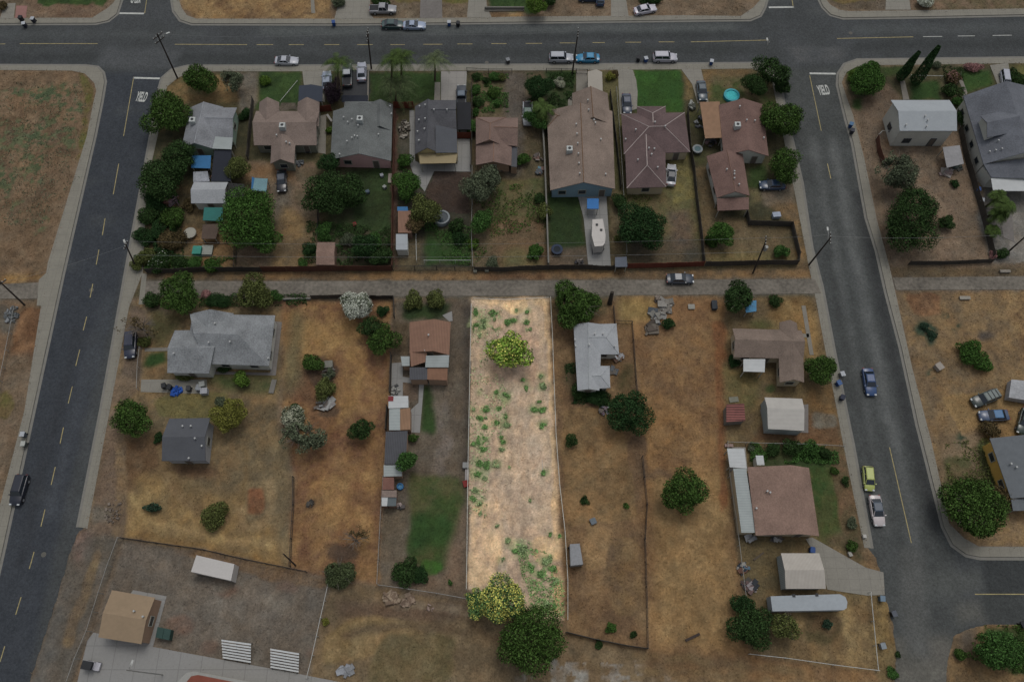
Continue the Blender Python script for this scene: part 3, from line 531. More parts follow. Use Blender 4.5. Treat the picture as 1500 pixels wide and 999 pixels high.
slab([(1174,448),(1180,448),(1192,520),(1186,520)], M_path, 'garden_path'); slab([(1174,489),(1185,489),(1185,494),(1174,495)], M_path, 'garden_path')
slab([(1113,600),(1184,592),(1184,634),(1120,632)], M_drv, 'shed_apron')
slab([(1180,789),(1190,787),(1268,831),(1294,838),(1296,871),(1270,872),(1212,863),(1200,822)], M_conc2, 'driveway')
slab([(1065,655),(1092,655),(1095,690),(1070,690)], M_lt, 'patio')
YARD = [(195,864),(244,873),(224,947),(300,961),(420,983),(500,999),(560,1012),(560,1120),(60,1120),(113,1000),(128,938),(137,926),(150,929),(170,900)]
slab(YARD, M_conc3, 'school_pavement')
# ---------------------------------------------------------------- dry grass, straw and weeds: loose blades everywhere on the open soil
def grass(name, label, n_, sel, hgt, wid, bright, seed, kindv='grass'):
    rs = np.random.RandomState(seed); x = rs.uniform(-112, 112, n_*2); y = rs.uniform(-6, 134, n_*2)
    ix = np.clip(((x-gx[0])/STEP).round().astype(int), 0, len(gx)-1); iy = np.clip(((y-gy[0])/STEP).round().astype(int), 0, len(gy)-1)
    c = col[ix, iy]; ok = (Z[ix, iy] > -.08) & sel(c, x, y, rs); x, y, c, ix, iy = x[ok][:n_], y[ok][:n_], c[ok][:n_], ix[ok][:n_], iy[ok][:n_]; n2_ = len(x)
    z = Z[ix, iy]; a = rs.rand(n2_)*6.283; L = wid*rs.uniform(.5, 1.4, n2_); h = hgt*rs.uniform(.3, 1.2, n2_); dx, dy = np.cos(a)*L/2, np.sin(a)*L/2; ox, oy = rs.normal(size=n2_)*hgt*.8, rs.normal(size=n2_)*hgt*.8
    v = np.stack([np.stack([x-dx, y-dy, z-.01], -1), np.stack([x+dx, y+dy, z-.01], -1), np.stack([x+dx*.5+ox, y+dy*.5+oy, z+h], -1), np.stack([x-dx*.5+ox, y-dy*.5+oy, z+h], -1)], 1).reshape(-1, 3)
    me = np_mesh(name, v, np.arange(n2_*4).reshape(-1, 4), gm); cc = np.repeat(np.clip(c*rs.uniform(bright[0], bright[1], (n2_, 1)), .01, .9), 4, 0); ca = me.color_attributes.new("soil", 'FLOAT_COLOR', 'POINT'); ca.data.foreach_set("color", np.concatenate([cc, np.ones((len(cc), 1))], -1).astype(np.float32).ravel())
    o = bpy.data.objects.new(name, me); COL.objects.link(o); tagset(o, label, 'grass', kind='stuff')
grey_ok = lambda c: (c[:, 0]-c[:, 2] > .02)
grass('dry_grass', 'dry straw and dead weeds covering the open yards and empty lots', 170000, lambda c, x, y, rs: grey_ok(c) & (c[:, 0] > c[:, 1]*1.12), .07, .22, (.62, 1.5), 41)
grass('green_grass', 'green lawn grass and low green weeds in yards and fields', 60000, lambda c, x, y, rs: (c[:, 1] > c[:, 0]*1.0), .10, .16, (.7, 1.5), 42)
# ================================================================ buildings
M_glass = mat('window_glass', '#20262a', .15, .1, 2, spec=.6); M_trim = mat('white_trim', '#77776f', .7, .1, 4); M_vent = mat('vent_metal', '#7d7f7e', .5, .1, 4)
M_cool = mat('cooler_metal', '#868a88', .6, .12, 4); M_dkm = mat('dark_metal', '#1f2123', .6, .15, 4)
M_door = mat('door_paint', '#4c4640', .7, .1, 3)
def lerp(a, b, t): return a+(b-a)*t
def roof_block(ax, TL, TR, BR, BL, E, Rg, f=.5, hip=None, zb=0):
    A, B_, C_, D = (G(*TL, E), G(*TR, E), G(*BR, E), G(*BL, E))
    P_ = (A, B_, C_, D) if ax == 'v' else (A, D, C_, B_)
    P0, P1, P2, P3 = P_; R0 = lerp(P0, P1, f); R1 = lerp(P3, P2, f); R0.z = R1.z = Rg
    L = (R1-R0).length; hw = (P1-P0).length/2
    if hip in ('both', 'start'): q = min(hw, L*.42); R0n = R0+(R1-R0).normalized()*q
    else: R0n = R0
    if hip in ('both', 'end'): q = min(hw, L*.42); R1n = R1-(R1-R0).normalized()*q
    else: R1n = R1
    return dict(P=(P0, P1, P2, P3), R=(R0n, R1n), hip=hip, E=E, Rg=Rg, quad=(A, B_, C_, D), f=f)
def roof_faces(b):
    P0, P1, P2, P3 = b['P']; R0, R1 = b['R']
    fs = [[P0, R0, R1, P3], [P1, P2, R1, R0]]
    if b['hip'] in ('both', 'start'): fs.append([P0, P1, R0])
    if b['hip'] in ('both', 'end'): fs.append([P2, P3, R1])
    out = []
    for f in fs:
        n = (f[1]-f[0]).cross(f[2]-f[0]); out.append(f if n.z > 0 else f[::-1])
    return out
def add_slab(mb, f, t=.13):
    n = len(f); low = [v-Vector((0, 0, t)) for v in f]
    mb.add(list(f)+low, [list(range(n)), [n+i for i in range(n)][::-1]]+[[i, n+i, n+(i+1) % n, (i+1) % n] for i in range(n)])
def inset_quad(q, d):
    c = sum(q, Vector())/4; out = []
    for i, p in enumerate(q):
        a = (q[i-1]-p).normalized(); b = (q[(i+1) % 4]-p).normalized(); out.append(p+(a+b)*d)
    return out
def inq(p, q):
    s = 0
    for i in range(4):
        a, b = q[i], q[(i+1) % 4]; c = (b.x-a.x)*(p.y-a.y)-(b.y-a.y)*(p.x-a.x)
        if s == 0: s = 1 if c > 0 else -1
        elif (c > 0) != (s > 0): return False
    return True
def hit_roof(faces, px, py):
    d = ray(px, py).normalized(); best = None
    for f in faces:
        for i in range(1, len(f)-1):
            h = intersect_ray_tri(f[0], f[i], f[i+1], d, CAMP, True)
            if h is not None:
                t = (h-CAMP).length
                if best is None or t < best[0]: best = (t, h, (f[1]-f[0]).cross(f[2]-f[0]).normalized())
    return best
def house(name, label, cat, blocks, roofm, wallm, flats=(), vents=(), coolers=(), caps=None, wins=True, group=None, door=True, inset=.4, trim=M_trim):
    """blocks: (axis, TL, TR, BR, BL, eave, ridge, {opts}) in photo pixels at eave height; flats: (poly_px, z, material, name[, posts])"""
    bl = [roof_block(*b[:7], **(b[7] if len(b) > 7 else {})) for b in blocks]
    org = sum(bl[0]['quad'], Vector())/4 if bl else sum(GP(flats[0][0], flats[0][1] if not isinstance(flats[0][1], tuple) else flats[0][1][0]), Vector())/len(flats[0][0]); org.z = 0
    T = thing(name, label, cat, org, 0, group)
    faces = []; rm = MB(); wm = MB(); quads = []
    for b in bl:
        for f in roof_faces(b): add_slab(rm, f); faces.append(f)
        q = inset_quad(b['quad'], inset); quads.append(q)
        wm.prism(q, 0, b['E']+.02)
        if b['hip'] != 'both':     # gable triangles as a thin-walled attic
            P_ = inset_quad(b['P'], inset); r0 = lerp(P_[0], P_[1], b['f']); r1 = lerp(P_[3], P_[2], b['f'])
            sl_ = (b['Rg']-b['E'])
            for (a, c, r, on) in ((P_[0], P_[1], r0, b['hip'] != 'start'), (P_[3], P_[2], r1, b['hip'] != 'end')):
                if not on: continue
                r = r.copy(); k = 1-inset/max(.8, (c-a).length/2+inset); r.z = b['E']+sl_*k-.10; a_ = a.copy(); c_ = c.copy(); a_.z = c_.z = b['E']
                inn = ((P_[3]+P_[2])/2-(P_[0]+P_[1])/2).normalized()*(.15 if a is P_[0] else -.15)
                wm.add([a_, c_, r, a_+inn, c_+inn, r+inn], [(0, 1, 2), (3, 5, 4), (0, 3, 4, 1), (1, 4, 5, 2), (2, 5, 3, 0)])
    if wm.v: wall = wm.build('wall', wallm, T)
    roof = rm.build('roof', roofm, T) if rm.v else None
    if caps and roof:
        cm = MB()
        for b in bl:
            P0, P1, P2, P3 = b['P']; R0, R1 = b['R']; up = Vector((0, 0, .02))
            cm.tube([R0+up, R1+up], .07, 4)
            if b['hip'] in ('both', 'start'): cm.tube([P0+up, R0+up], .06, 4); cm.tube([P1+up, R0+up], .06, 4)
            if b['hip'] in ('both', 'end'): cm.tube([P2+up, R1+up], .06, 4); cm.tube([P3+up, R1+up], .06, 4)
        cm.build('ridge_cap', caps, roof)
    for fl in flats:
        poly, z, m, nm = fl[:4]; z2 = fl[4] if len(fl) > 4 else z
        W = [G(x, y, z if not isinstance(z, (list, tuple)) else z[i]) for i, (x, y) in enumerate(poly)]
        mb = MB()
        nn = (W[1]-W[0]).cross(W[2]-W[0]); Wf = W if nn.z > 0 else W[::-1]
        for tr in tessellate_polygon([[Vector((q.x, q.y, 0)) for q in Wf]]):
            t = [Wf[i] for i in tr]
            if (t[1]-t[0]).cross(t[2]-t[0]).z < 0: t = [t[0], t[2], t[1]]
            mb.add(t, [(0, 1, 2)]); mb.add([v-Vector((0, 0, .1)) for v in t], [(2, 1, 0)])
        n_ = len(Wf)
        for i in range(n_):
            a, b = Wf[i], Wf[(i+1) % n_]; mb.add([a, b, b-Vector((0, 0, .1)), a-Vector((0, 0, .1))], [(0, 3, 2, 1)])
        mb.build(nm, m, T); faces.append(Wf)
        if nm == 'roof_surface': continue
        if 'shed' in nm or 'lean' in nm:
            c = sum(Wf, Vector())/n_; ww = [q+(c-q).normalized()*.15 for q in Wf]; zz = min(q.z for q in Wf)-.09
            MB().prism(ww, 0, zz).build('wall', wallm, T)
        else:
            c = sum(Wf, Vector())/n_
            for q in Wf:
                p = q+(c-q).normalized()*.25
                if bl and any(inq(p, qq) for qq in quads): continue
                MB().box((p.x, p.y, (q.z-.1)/2), (.12, .12, q.z-.1)).build('post', trim, T)
    if wins:
        first = door
        for bi, b in enumerate(bl):
            q = quads[bi]; c = sum(q, Vector())/4
            for ei in range(4):
                a, d = q[ei], q[(ei+1) % 4]; t = (d-a); t.z = 0; L = t.length; t.normalize(); nrm = Vector((t.y, -t.x, 0))
                if nrm.dot(a-c) < 0: nrm = -nrm
                mid_ = (a+d)/2; vis = nrm.dot(Vector((0, 0, 0))-Vector((mid_.x, mid_.y, 0)).normalized()*1.0)
                if vis < .25 or L < 2.2: continue
                k = max(1, int(L/3.4))
                for i in range(k):
                    p = a+t*(L*(i+.5)/k); p.z = 0
                    if any(inq(p+nrm*.3, quads[j]) for j in range(len(bl)) if j != bi): continue
                    isd = first and nrm.y < -.7; ang = math.atan2(t.y, t.x)
                    hz, cz, wd = (2.05, 1.03, .95) if isd else (1.05, 1.55, 1.25)
                    mbp = MB().box(p+nrm*.03+Vector((0, 0, cz)), (wd, .06, hz), ang)
                    pn = mbp.build('door' if isd else 'window', M_door if isd else M_glass, T)
                    fm = MB()
                    for s_ in (-1, 1):
                        fm.box(p+nrm*.05+t*(s_*(wd/2+.05))+Vector((0, 0, cz)), (.1, .1, hz+.2), ang)
                        if not (isd and s_ < 0): fm.box(p+nrm*.05+Vector((0, 0, cz+s_*(hz/2+.05))), (wd, .1, .1), ang)
                    fm.build('door_frame' if isd else 'window_frame', trim, pn)
                    if isd: first = False
    for i, (x, y) in enumerate(vents):
        h = hit_roof(faces, x, y)
        if h:
            p = h[1]; MB().tube([p-Vector((0, 0, .2)), p+Vector((0, 0, .45))], .09, 8).disc((p.x, p.y), .15, p.z+.45, p.z+.52, 8).build('vent_pipe', M_vent, roof if roof else T)
    for x, y in coolers:
        h = hit_roof(faces, x, y)
        if h:
            p = h[1]; cb = MB().box(p+Vector((0, 0, .4)), (1.05, 1.05, 1.1)).build('cooler', M_cool, roof if roof else T, bevel=.04)
            MB().disc((p.x, p.y), .28, p.z+.93, p.z+.98, 12).build('cooler_grille', M_dkm, roof if roof else T)
    return T

def RM(n_, c, **k): return mat(n_, c, .9, k.get('var', .21), 3, 'shingle', .25)
def WM(n_, c): return mat(n_, [min(.85, q*1.6) for q in C(c)], .85, .08, 1.5)
r_grey1 = RM('grey_shingle', '#5d6064'); r_tan = RM('tan_shingle', '#5e5047'); r_green = RM('slate_green_shingle', '#494d4c'); r_black = RM('charcoal_shingle', '#3a3b3f')
r_brown = RM('brown_shingle', '#5a473e'); r_taupe = RM('taupe_shingle', '#605247'); r_plum = RM('plum_shingle', '#493938'); r_red = RM('russet_shingle', '#563f37')
r_white = mat('white_roofing', '#777c7f', .8, .06, 1.5); r_dgrey = RM('blue_grey_shingle', '#454950'); r_lgrey = RM('pale_grey_shingle', '#727679', var=.12); r_lgrey2 = RM('mottled_grey_shingle', '#5b5f61', var=.28)
r_slab = RM('dark_slate_shingle', '#3b3e43', var=.08); r_fox = mat('fox_brown_sheet', '#624b3e', .85, .14, 1.3, 'rib', -.12); r_dust = RM('dusty_brown_shingle', '#5c4e43'); r_pink = RM('rosy_brown_shingle', '#654e41', var=.22)
r_steel = mat('ribbed_white_steel', '#7f7b74', .55, .09, 1.6, 'rib', -.25); r_steel2 = mat('ribbed_white_steel_2', '#82807b', .55, .09, 1.6, 'rib', .25)
r_sand = mat('sand_roofing', '#6c5e4c', .85, .07, 1); r_grav = mat('speckled_roofing', '#4f5356', .9, .12, 6)
r_redm = mat('rusty_red_sheet', '#55332f', .7, .35, .8, 'rib', .2); w_wht = WM('white_wall', '#75756f'); w_mint = WM('mint_wall', '#57655a'); w_gg = WM('grey_green_wall', '#4c4d45'); w_pink = WM('pink_wall', '#7d6462')
w_cream = WM('cream_wall', '#756a4d'); w_tanw = WM('tan_wall', '#5c4c3f'); w_blue = WM('blue_grey_wall', '#4b5b63'); w_buff = WM('buff_wall', '#6e6655'); w_yel = WM('yellow_wall', '#7d6533'); w_brn = WM('brown_wall', '#4a3b32')
m_white = mat('white_sheet', '#868989', .6, .09, 1.4, 'rib', .12); m_tan = mat('tan_sheet', '#67513f', .8, .14, 1.4, 'rib', -.12); m_patio = mat('tan_patio_cover', '#6d634c', .8, .06, 2); m_black = mat('black_shade_cloth', '#1c1f26', .9, .12, 2)
m_grysh = mat('grey_sheet', '#6f7574', .6, .1, 1.3, 'rib', .12); m_brnsh = mat('brown_sheet', '#5c4435', .8, .16, 1.5, 'rib', -.12); m_dksh = mat('dark_grey_sheet', '#37383b', .8, .13, 1.2, 'rib', -.1); m_blue = mat('blue_tarp', '#1d4a6d', .6, .12, 3); m_teal = mat('teal_tarp', '#174c47', .6, .15, 2)
m_cyan = mat('pale_blue_sheet', '#4f6a70', .6, .12, 2); m_plum = mat('russet_sheet', '#5a4038', .85, .2, 3)

house('pale_grey_house', 'pale grey shingled house with mint green walls behind the corner trees', 'house',
  [('v',(278,158),(327,157),(312,218),(266,217),2.7,4.2), ('h',(303,158),(347,158),(341,202),(300,201),2.7,3.9)], r_grey1, w_mint,
  flats=[([(311,200),(341,202),(339,219),(311,218)],2.75,m_grysh,'porch_roof')], coolers=[(284,180)], caps=mat('pale_cap', '#74777a'))
house('tan_shingle_house', 'tan shingled house with two front gables and a long rear wing', 'house',
  [('h',(375,163),(468,163),(464,213),(372,213),2.7,4.3), ('v',(380,150),(409,150),(408,186),(378,186),2.7,4.1), ('v',(436,150),(468,150),(467,186),(435,186),2.7,4.1), ('v',(398,203),(433,203),(431,240),(396,240),2.7,4.0)], r_tan, w_gg, coolers=[(415,188)], vents=[(406,200),(420,210),(425,212)])
house('slate_green_house', 'grey green shingled house with pink rear wall and many roof vents', 'house',
  [('v',(488,163),(575,157),(573,236),(484,234),2.7,4.6), ('v',(541,151),(575,153),(574,192),(541,190),2.7,3.9), ('h',(505,149),(552,149),(548,185),(504,180),2.8,3.5)], r_green, w_pink,
  vents=[(510,181),(516,177),(525,186),(516,204),(520,201),(524,202),(509,209),(555,199),(498,228),(504,174),(574,169),(572,158)], coolers=[(528,178)])
house('charcoal_house', 'charcoal shingled house with cream patio cover at the back', 'house',
  [('v',(608,156),(648,153),(646,225),(608,226),2.7,4.4), ('h',(632,147),(668,147),(669,190),(632,190),2.7,4.1)], r_black, w_cream,
  flats=[([(638,183),(669,190),(670,224),(638,224)],(3.9,3.3,2.9,3.4),r_slab,'lean_roof'), ([(614,225),(670,225),(668,239),(615,240)],2.6,m_patio,'patio_cover')], vents=[(615,158),(623,156),(614,178),(623,176),(622,191),(614,208),(636,163),(655,163),(612,195)], caps=r_slab)
house('small_brown_house', 'small brown hipped house with stepped rear roof beside leafy yard', 'house',
  [('v',(697,172),(741,172),(738,214),(697,212),2.7,4.3,{'hip':'start'}), ('h',(715,173),(759,173),(758,214),(715,212),2.7,3.9), ('v',(697,207),(750,207),(749,243),(697,242),2.4,3.5)], r_brown, w_tanw,
  flats=[([(749,214),(758,216),(757,245),(748,244)],2.3,m_dksh,'lean_roof')], caps=mat('brown_cap', '#6a5447'))
house('long_taupe_house', 'long taupe roofed house with blue grey rear wall', 'house',
  [('v',(801,163),(897,163),(901,277),(806,279),2.8,5.0), ('v',(838,137),(890,137),(895,182),(840,182),2.8,4.7), ('h',(801,160),(835,160),(840,190),(802,186),2.8,3.6,{'hip':'start'})], r_taupe, w_blue,
  vents=[(861,149),(862,163),(844,184),(845,198),(846,212),(847,227),(848,241),(849,256),(887,257),(880,206),(870,178),(872,182)], coolers=[(834,222)], caps=mat('taupe_cap', '#5a4635'))
house('plum_hip_house', 'plum brown hipped house with white ridge lines and attached rear wing', 'house',
  [('h',(910,167),(1003,165),(1011,223),(914,226),2.7,4.5,{'hip':'both'}), ('v',(933,156),(975,156),(977,195),(934,195),2.7,3.9,{'hip':'start'}), ('v',(915,205),(974,205),(976,274),(918,276),2.7,4.2,{'hip':'end'})], r_plum, w_buff,
  vents=[(959,181),(974,187),(931,192),(916,206),(950,219),(958,220),(934,236),(963,247),(954,228)], caps=mat('white_cap', '#8d8480'))
house('russet_corner_house', 'russet roofed corner house with tan carport and rooftop cooler', 'house',
  [('v',(1053,154),(1117,153),(1126,229),(1060,228),2.7,4.4)], r_red, w_wht,
  flats=[([(1025,150),(1054,149),(1058,202),(1033,203)],2.6,m_tan,'carport_roof')], vents=[(1093,178),(1105,179),(1118,204),(1083,158)], coolers=[(1079,187)])
house('russet_rear_house', 'russet roofed house with white side wall behind the russet corner house', 'house',
  [('v',(1035,229),(1088,226),(1098,287),(1050,290),2.7,4.3)], r_red, w_wht,
  flats=[([(1050,291),(1097,289),(1097,307),(1051,309)],(2.7,2.7,2.3,2.3),r_red,'porch_roof')], vents=[(1064,250),(1075,253),(1075,257),(1075,263),(1082,272)], caps=mat('rust_cap', '#5e4a40'))
house('white_two_storey_house', 'white two storey house with pale metal roof and teal door canopy', 'house',
  [('h',(1305,147),(1391,147),(1402,192),(1318,192),4.8,6.0)], r_white, w_wht, vents=[(1354,172),(1358,178),(1326,185),(1356,187)], trim=mat('dark_trim', '#33363a'))
house('slate_grey_large_house', 'large slate grey house with white dormer and white patio roof', 'house',
  [('v',(1411,141),(1512,128),(1545,232),(1441,241),3.6,6.4), ('h',(1436,170),(1484,160),(1494,192),(1446,202),5.5,6.6)], r_dgrey, w_wht,
  flats=[([(1441,241),(1510,231),(1520,262),(1452,260)],(3.6,4.4,3.4,3.0),r_dgrey,'lean_roof'), ([(1451,258),(1520,258),(1524,280),(1455,280)],2.8,m_white,'patio_roof')], vents=[(1448,224),(1457,222),(1466,220),(1461,208)])
house('mottled_grey_house', 'broad mottled grey house with hipped roof across the left road', 'house',
  [('h',(256,484),(330,483),(306,547),(245,546),2.8,4.2), ('h',(278,460),(403,462),(394,536),(303,533),2.8,4.9,{'hip':'end'}), ('v',(282,459),(342,459),(340,500),(276,500),2.8,4.3)], r_lgrey2, w_wht,
  vents=[(316,475),(338,502),(307,503),(394,526),(256,519)])
house('dark_slate_cottage', 'small dark slate roofed cottage with grey walls alone on dry yard', 'house',
  [('h',(248,613),(308,612),(301,675),(237,675),2.9,4.2)], r_slab, WM('grey_siding', '#5f6061'), vents=[(268,612),(269,625),(281,625),(287,643),(297,654),(278,672)])
house('fox_brown_house', 'fox brown roofed house with white and brown rear additions by the long drive', 'house',
  [('v',(600,472),(660,472),(658,520),(600,516),2.8,4.0,{'f':.62})], r_fox, w_tanw,
  flats=[([(600,512),(626,512),(624,530),(602,537)],(2.9,3.1,2.7,2.6),r_fox,'side_roof'), ([(624,521),(658,520),(657,538),(623,538)],(3.1,3.1,2.8,2.8),m_grysh,'porch_roof'), ([(600,538),(626,538),(626,556),(600,556)],2.5,m_dksh,'lean_roof'), ([(626,539),(656,539),(655,557),(626,556)],2.55,m_brnsh,'lean_roof'), ([(587,522),(600,522),(600,536),(589,536)],2.3,m_grysh,'lean_roof')], vents=[(628,492),(623,515)])
house('grey_courtyard_house', 'light grey U shaped house opening on a small courtyard', 'house',
  [('v',(840,475),(882,475),(878,572),(846,572),2.8,3.5), ('h',(862,475),(903,474),(907,519),(862,519),2.8,3.5,{'hip':'end'}), ('h',(860,536),(893,536),(894,568),(860,570),2.8,3.3,{'hip':'end'})], r_lgrey, w_wht,
  vents=[(871,490),(883,490),(842,499),(843,508),(863,506),(900,508)], caps=mat('pale_seam', '#7d8182'))
house('dusty_brown_house', 'dusty brown roofed house with small white patio roof', 'house',
  [('h',(1073,481),(1174,484),(1177,526),(1075,523),2.8,4.1), ('v',(1140,490),(1176,492),(1178,560),(1142,560),2.8,4.0), ('v',(1142,472),(1167,473),(1171,500),(1142,500),2.8,3.8)], r_dust, w_buff,
  flats=[([(1089,526),(1121,526),(1120,545),(1089,544)],2.7,m_white,'patio_roof')], vents=[(1138,482)])
house('white_ribbed_shed', 'white ribbed steel garage beside the dusty brown house', 'garage',
  [('h',(1120,582),(1175,584),(1178,631),(1125,628),2.8,3.5,{'f':.38})], r_steel2, m_grysh, wins=False, inset=.15)
house('rusty_tool_shed', 'small rusty red sheet metal shed left of the white garage', 'shed', [], r_redm, mat('shed_board', '#5a5752'),
  flats=[([(1064,592),(1090,591),(1092,616),(1064,618)],(2.5,2.5,2.1,2.1),r_redm,'shed_roof')], wins=False)
house('rosy_brown_house', 'big rosy brown roofed house with long grey side roof near the lime car', 'house',
  [('v',(1095,684),(1185,685),(1200,785),(1107,784),2.8,4.2,{'f':.66})], r_pink, w_buff,
  flats=[([(1074,686),(1093,686),(1107,780),(1086,780)],2.6,m_grysh,'lean_roof'), ([(1065,657),(1090,657),(1094,686),(1069,684)],2.45,m_white,'porch_roof')], vents=[(1123,720),(1127,722),(1107,745)])
house('garden_shed', 'tiny white roofed shed at the top of the rosy brown house', 'shed', [], m_white, w_wht, flats=[([(1107,667),(1118,667),(1120,681),(1109,681)],2.1,m_white,'shed_roof')], wins=False)
house('white_ribbed_carport', 'white ribbed steel carport at the end of the concrete drive', 'carport',
  [('h',(1144,810),(1200,810),(1210,862),(1151,862),2.7,3.4)], r_steel, m_grysh, wins=False, inset=.15)
house('grey_roof_yellow_house', 'speckled grey roofed house with yellow side wall beside the large dark tree', 'house',
  [('v',(1450,642),(1540,640),(1575,728),(1481,730),3.2,4.8)], r_grav, w_yel, flats=[([(1481,731),(1530,730),(1534,747),(1484,748)],(3.2,3.2,2.8,2.8),r_grav,'porch_roof')], vents=[(1487,685),(1479,680)], wins=True)
house('sand_school_building', 'sand coloured school building with low roof and dark side window', 'building',
  [('h',(164,864),(227,875),(207,943),(144,933),3.0,3.7)], r_sand, w_tanw, inset=.2, vents=[(198,895),(211,903)])
house('pale_rear_cottage', 'pale grey roofed cottage beside the big bright green tree', 'house',
  [('h',(284,267),(334,267),(330,298),(280,298),2.6,3.5)], r_lgrey, w_wht, vents=[])
house('terracotta_shed', 'small rosy brown shed against the alley fence', 'shed', [('h',(465,355),(491,355),(490,388),(463,388),2.3,2.8)], r_pink, w_brn, wins=False, inset=.12)
house('backyard_plank_shed', 'brown plank roofed shed half hidden under the olive tree', 'shed', [], r_fox, w_brn, flats=[([(583,309),(602,309),(603,341),(583,341)],2.3,r_fox,'shed_roof')], wins=False)
house('white_box_shed', 'flat white roofed shed standing between the plank shed and alley', 'shed', [], m_white, w_wht, flats=[([(580,343),(597,343),(597,366),(580,366)],2.2,r_white,'shed_roof')], wins=False)
# outbuildings along the long drive
house('white_utility_shed', 'white sheet roofed shed with a red square, topmost of the drive outbuildings', 'shed', [], m_white, w_wht, flats=[([(569,580),(598,580),(598,597),(569,598)],2.3,m_white,'shed_roof')], wins=False)
house('two_tone_shed', 'shed with half white half tan roof below the red squared one', 'shed', [], m_white, w_tanw, flats=[([(570,599),(586,598),(586,630),(570,630)],2.3,m_grysh,'shed_roof'), ([(586,599),(601,597),(601,629),(586,630)],2.2,m_tan,'shed_roof')], wins=False)
house('dark_roof_shed', 'long dark grey roofed outbuilding beside the round green tree', 'shed', [], m_dksh, w_tanw, flats=[([(565,632),(597,631),(594,680),(563,680)],2.4,m_dksh,'shed_roof')], wins=False)
house('pale_lean_shed', 'pale sheet shed just below the dark roofed outbuilding', 'shed', [], m_white, w_tanw, flats=[([(562,681),(588,681),(589,697),(562,698)],2.2,m_grysh,'shed_roof')], wins=False)
house('brown_lean_shed', 'brown patched roof shed beside the small blue pool', 'shed', [], m_plum, w_brn, flats=[([(561,699),(577,699),(577,717),(560,717)],2.2,m_plum,'shed_roof')], wins=False)
house('patchwork_shed', 'patchwork white and grey shed, lowest of the drive outbuildings', 'shed', [], m_white, w_brn, flats=[([(559,718),(581,718),(581,728),(559,728)],2.2,r_tan,'shed_roof'), ([(559,728),(568,728),(567,741),(559,741)],2.1,m_white,'shed_roof'), ([(568,728),(581,728),(580,741),(567,741)],2.0,mat('slate_sheet','#42494b',.7,.1,2),'shed_roof')], wins=False)
tagset(MB().box(G(572.5,584,2.34), (.8,.8,.06)).build('patch', mat('red_patch','#5b2426'), None), 'small square red panel lying on the topmost white shed roof', 'panel')
# canopies, tarps, free covers
def canopy(name, label, cat, poly, z, m, h=None):
    return house(name, label, cat, [], m, m, flats=[(poly, z, m, 'canopy')], wins=False)
canopy('blue_canopy', 'bright blue canopy behind the mint walled house', 'canopy', [(281,228),(309,228),(308,247),(280,246)], 2.4, m_blue)
canopy('patched_awning', 'torn white and blue awning between blue canopy and pale cottage', 'awning', [(283,252),(304,251),(307,266),(283,267)], 2.2, mat('torn_sheet', '#6c6f74', .8, .3, 1.5))
canopy('black_shade_canopy', 'long black shade canopy beside the blue canopy', 'canopy', [(314,220),(339,220),(338,266),(309,266)], 2.4, m_black)
canopy('dark_side_canopy', 'black shade cloth strung between pale cottage and big green tree', 'canopy', [(334,268),(358,270),(357,290),(331,290)], 2.2, mat('dark_netting', '#232323', .9, .2, 2))
canopy('teal_canopy', 'teal canopy below the pale rear cottage', 'canopy', [(299,304),(326,304),(326,324),(297,323)], 2.2, m_teal)
canopy('brown_shade_cloth', 'dull brown shade cloth next to white round table', 'canopy', [(297,329),(322,328),(316,350),(295,350)], 1.9, mat('brown_cloth', '#40362f', .9, .15, 2))
canopy('pale_blue_cover', 'pale blue corrugated cover with blue edge behind tan house', 'canopy', [(373,261),(392,262),(390,281),(370,279)], 2.2, m_cyan)
canopy('blue_tarp_edge', 'narrow blue tarp hanging off the pale blue cover', 'tarp', [(369,259),(373,261),(371,279),(368,277)], 2.1, m_blue)
canopy('navy_carport', 'navy blue roofed carport in front of tan shingled house', 'carport', [(438,126),(456,124),(473,127),(472,149),(437,149)], 2.6, mat('navy_sheet', '#262b34', .8, .08, 2))
canopy('black_carport', 'black mesh carport beside charcoal house over blue truck', 'carport', [(669,150),(690,150),(690,190),(670,190)], 2.4, mat('black_mesh', '#1b1c1f', .9, .1, 2))
canopy('front_dark_canopy', 'dark canopy in front of slate green house beyond parked cars', 'canopy', [(502,140),(539,140),(539,149),(501,150)], 2.3, m_black)
canopy('white_entrance_roof', 'white entrance roof standing before the long taupe house', 'canopy', [(861,105),(874,102),(882,106),(883,136),(861,136)], 2.5, mat('off_white_roof', '#77736b', .8, .06, 2))
canopy('blue_shade_sail', 'square blue shade over the concrete drive of taupe house', 'canopy', [(860,291),(877,291),(877,306),(860,306)], 2.2, mat('bright_blue_tarp', '#1a4e7e', .6, .08, 2))
canopy('blue_tent_roof', 'bright blue tent roof beside the tree at the alley', 'tent', [(1089,442),(1108,440),(1108,456),(1093,458)], 2.0, mat('sky_blue_tarp', '#2f5e7b', .6, .15, 2))
canopy('blue_shed_cover', 'small blue cover above the brown plank shed', 'tarp', [(582,303),(597,303),(598,309),(582,309)], 2.3, m_blue)
canopy('grey_tool_cover', 'grey sheet covered lean-to at the alley beside plum house yard', 'shed', [(901,377),(918,376),(919,391),(901,391)], 2.0, mat('grey_cover', '#454a52', .8, .12, 2))
canopy('covered_trailer_tent', 'grey tarpaulin tent shelter in the bare yard behind white house', 'tent', [(1381,216),(1406,213),(1412,240),(1387,246)], 2.3, mat('grey_tarp', '#6a6a6b', .8, .14, 1.2))
WP_ = [(257,1001),(273,985),(285,983),(370,999),(470,1019),(470,1120),(225,1120),(235,1040)]
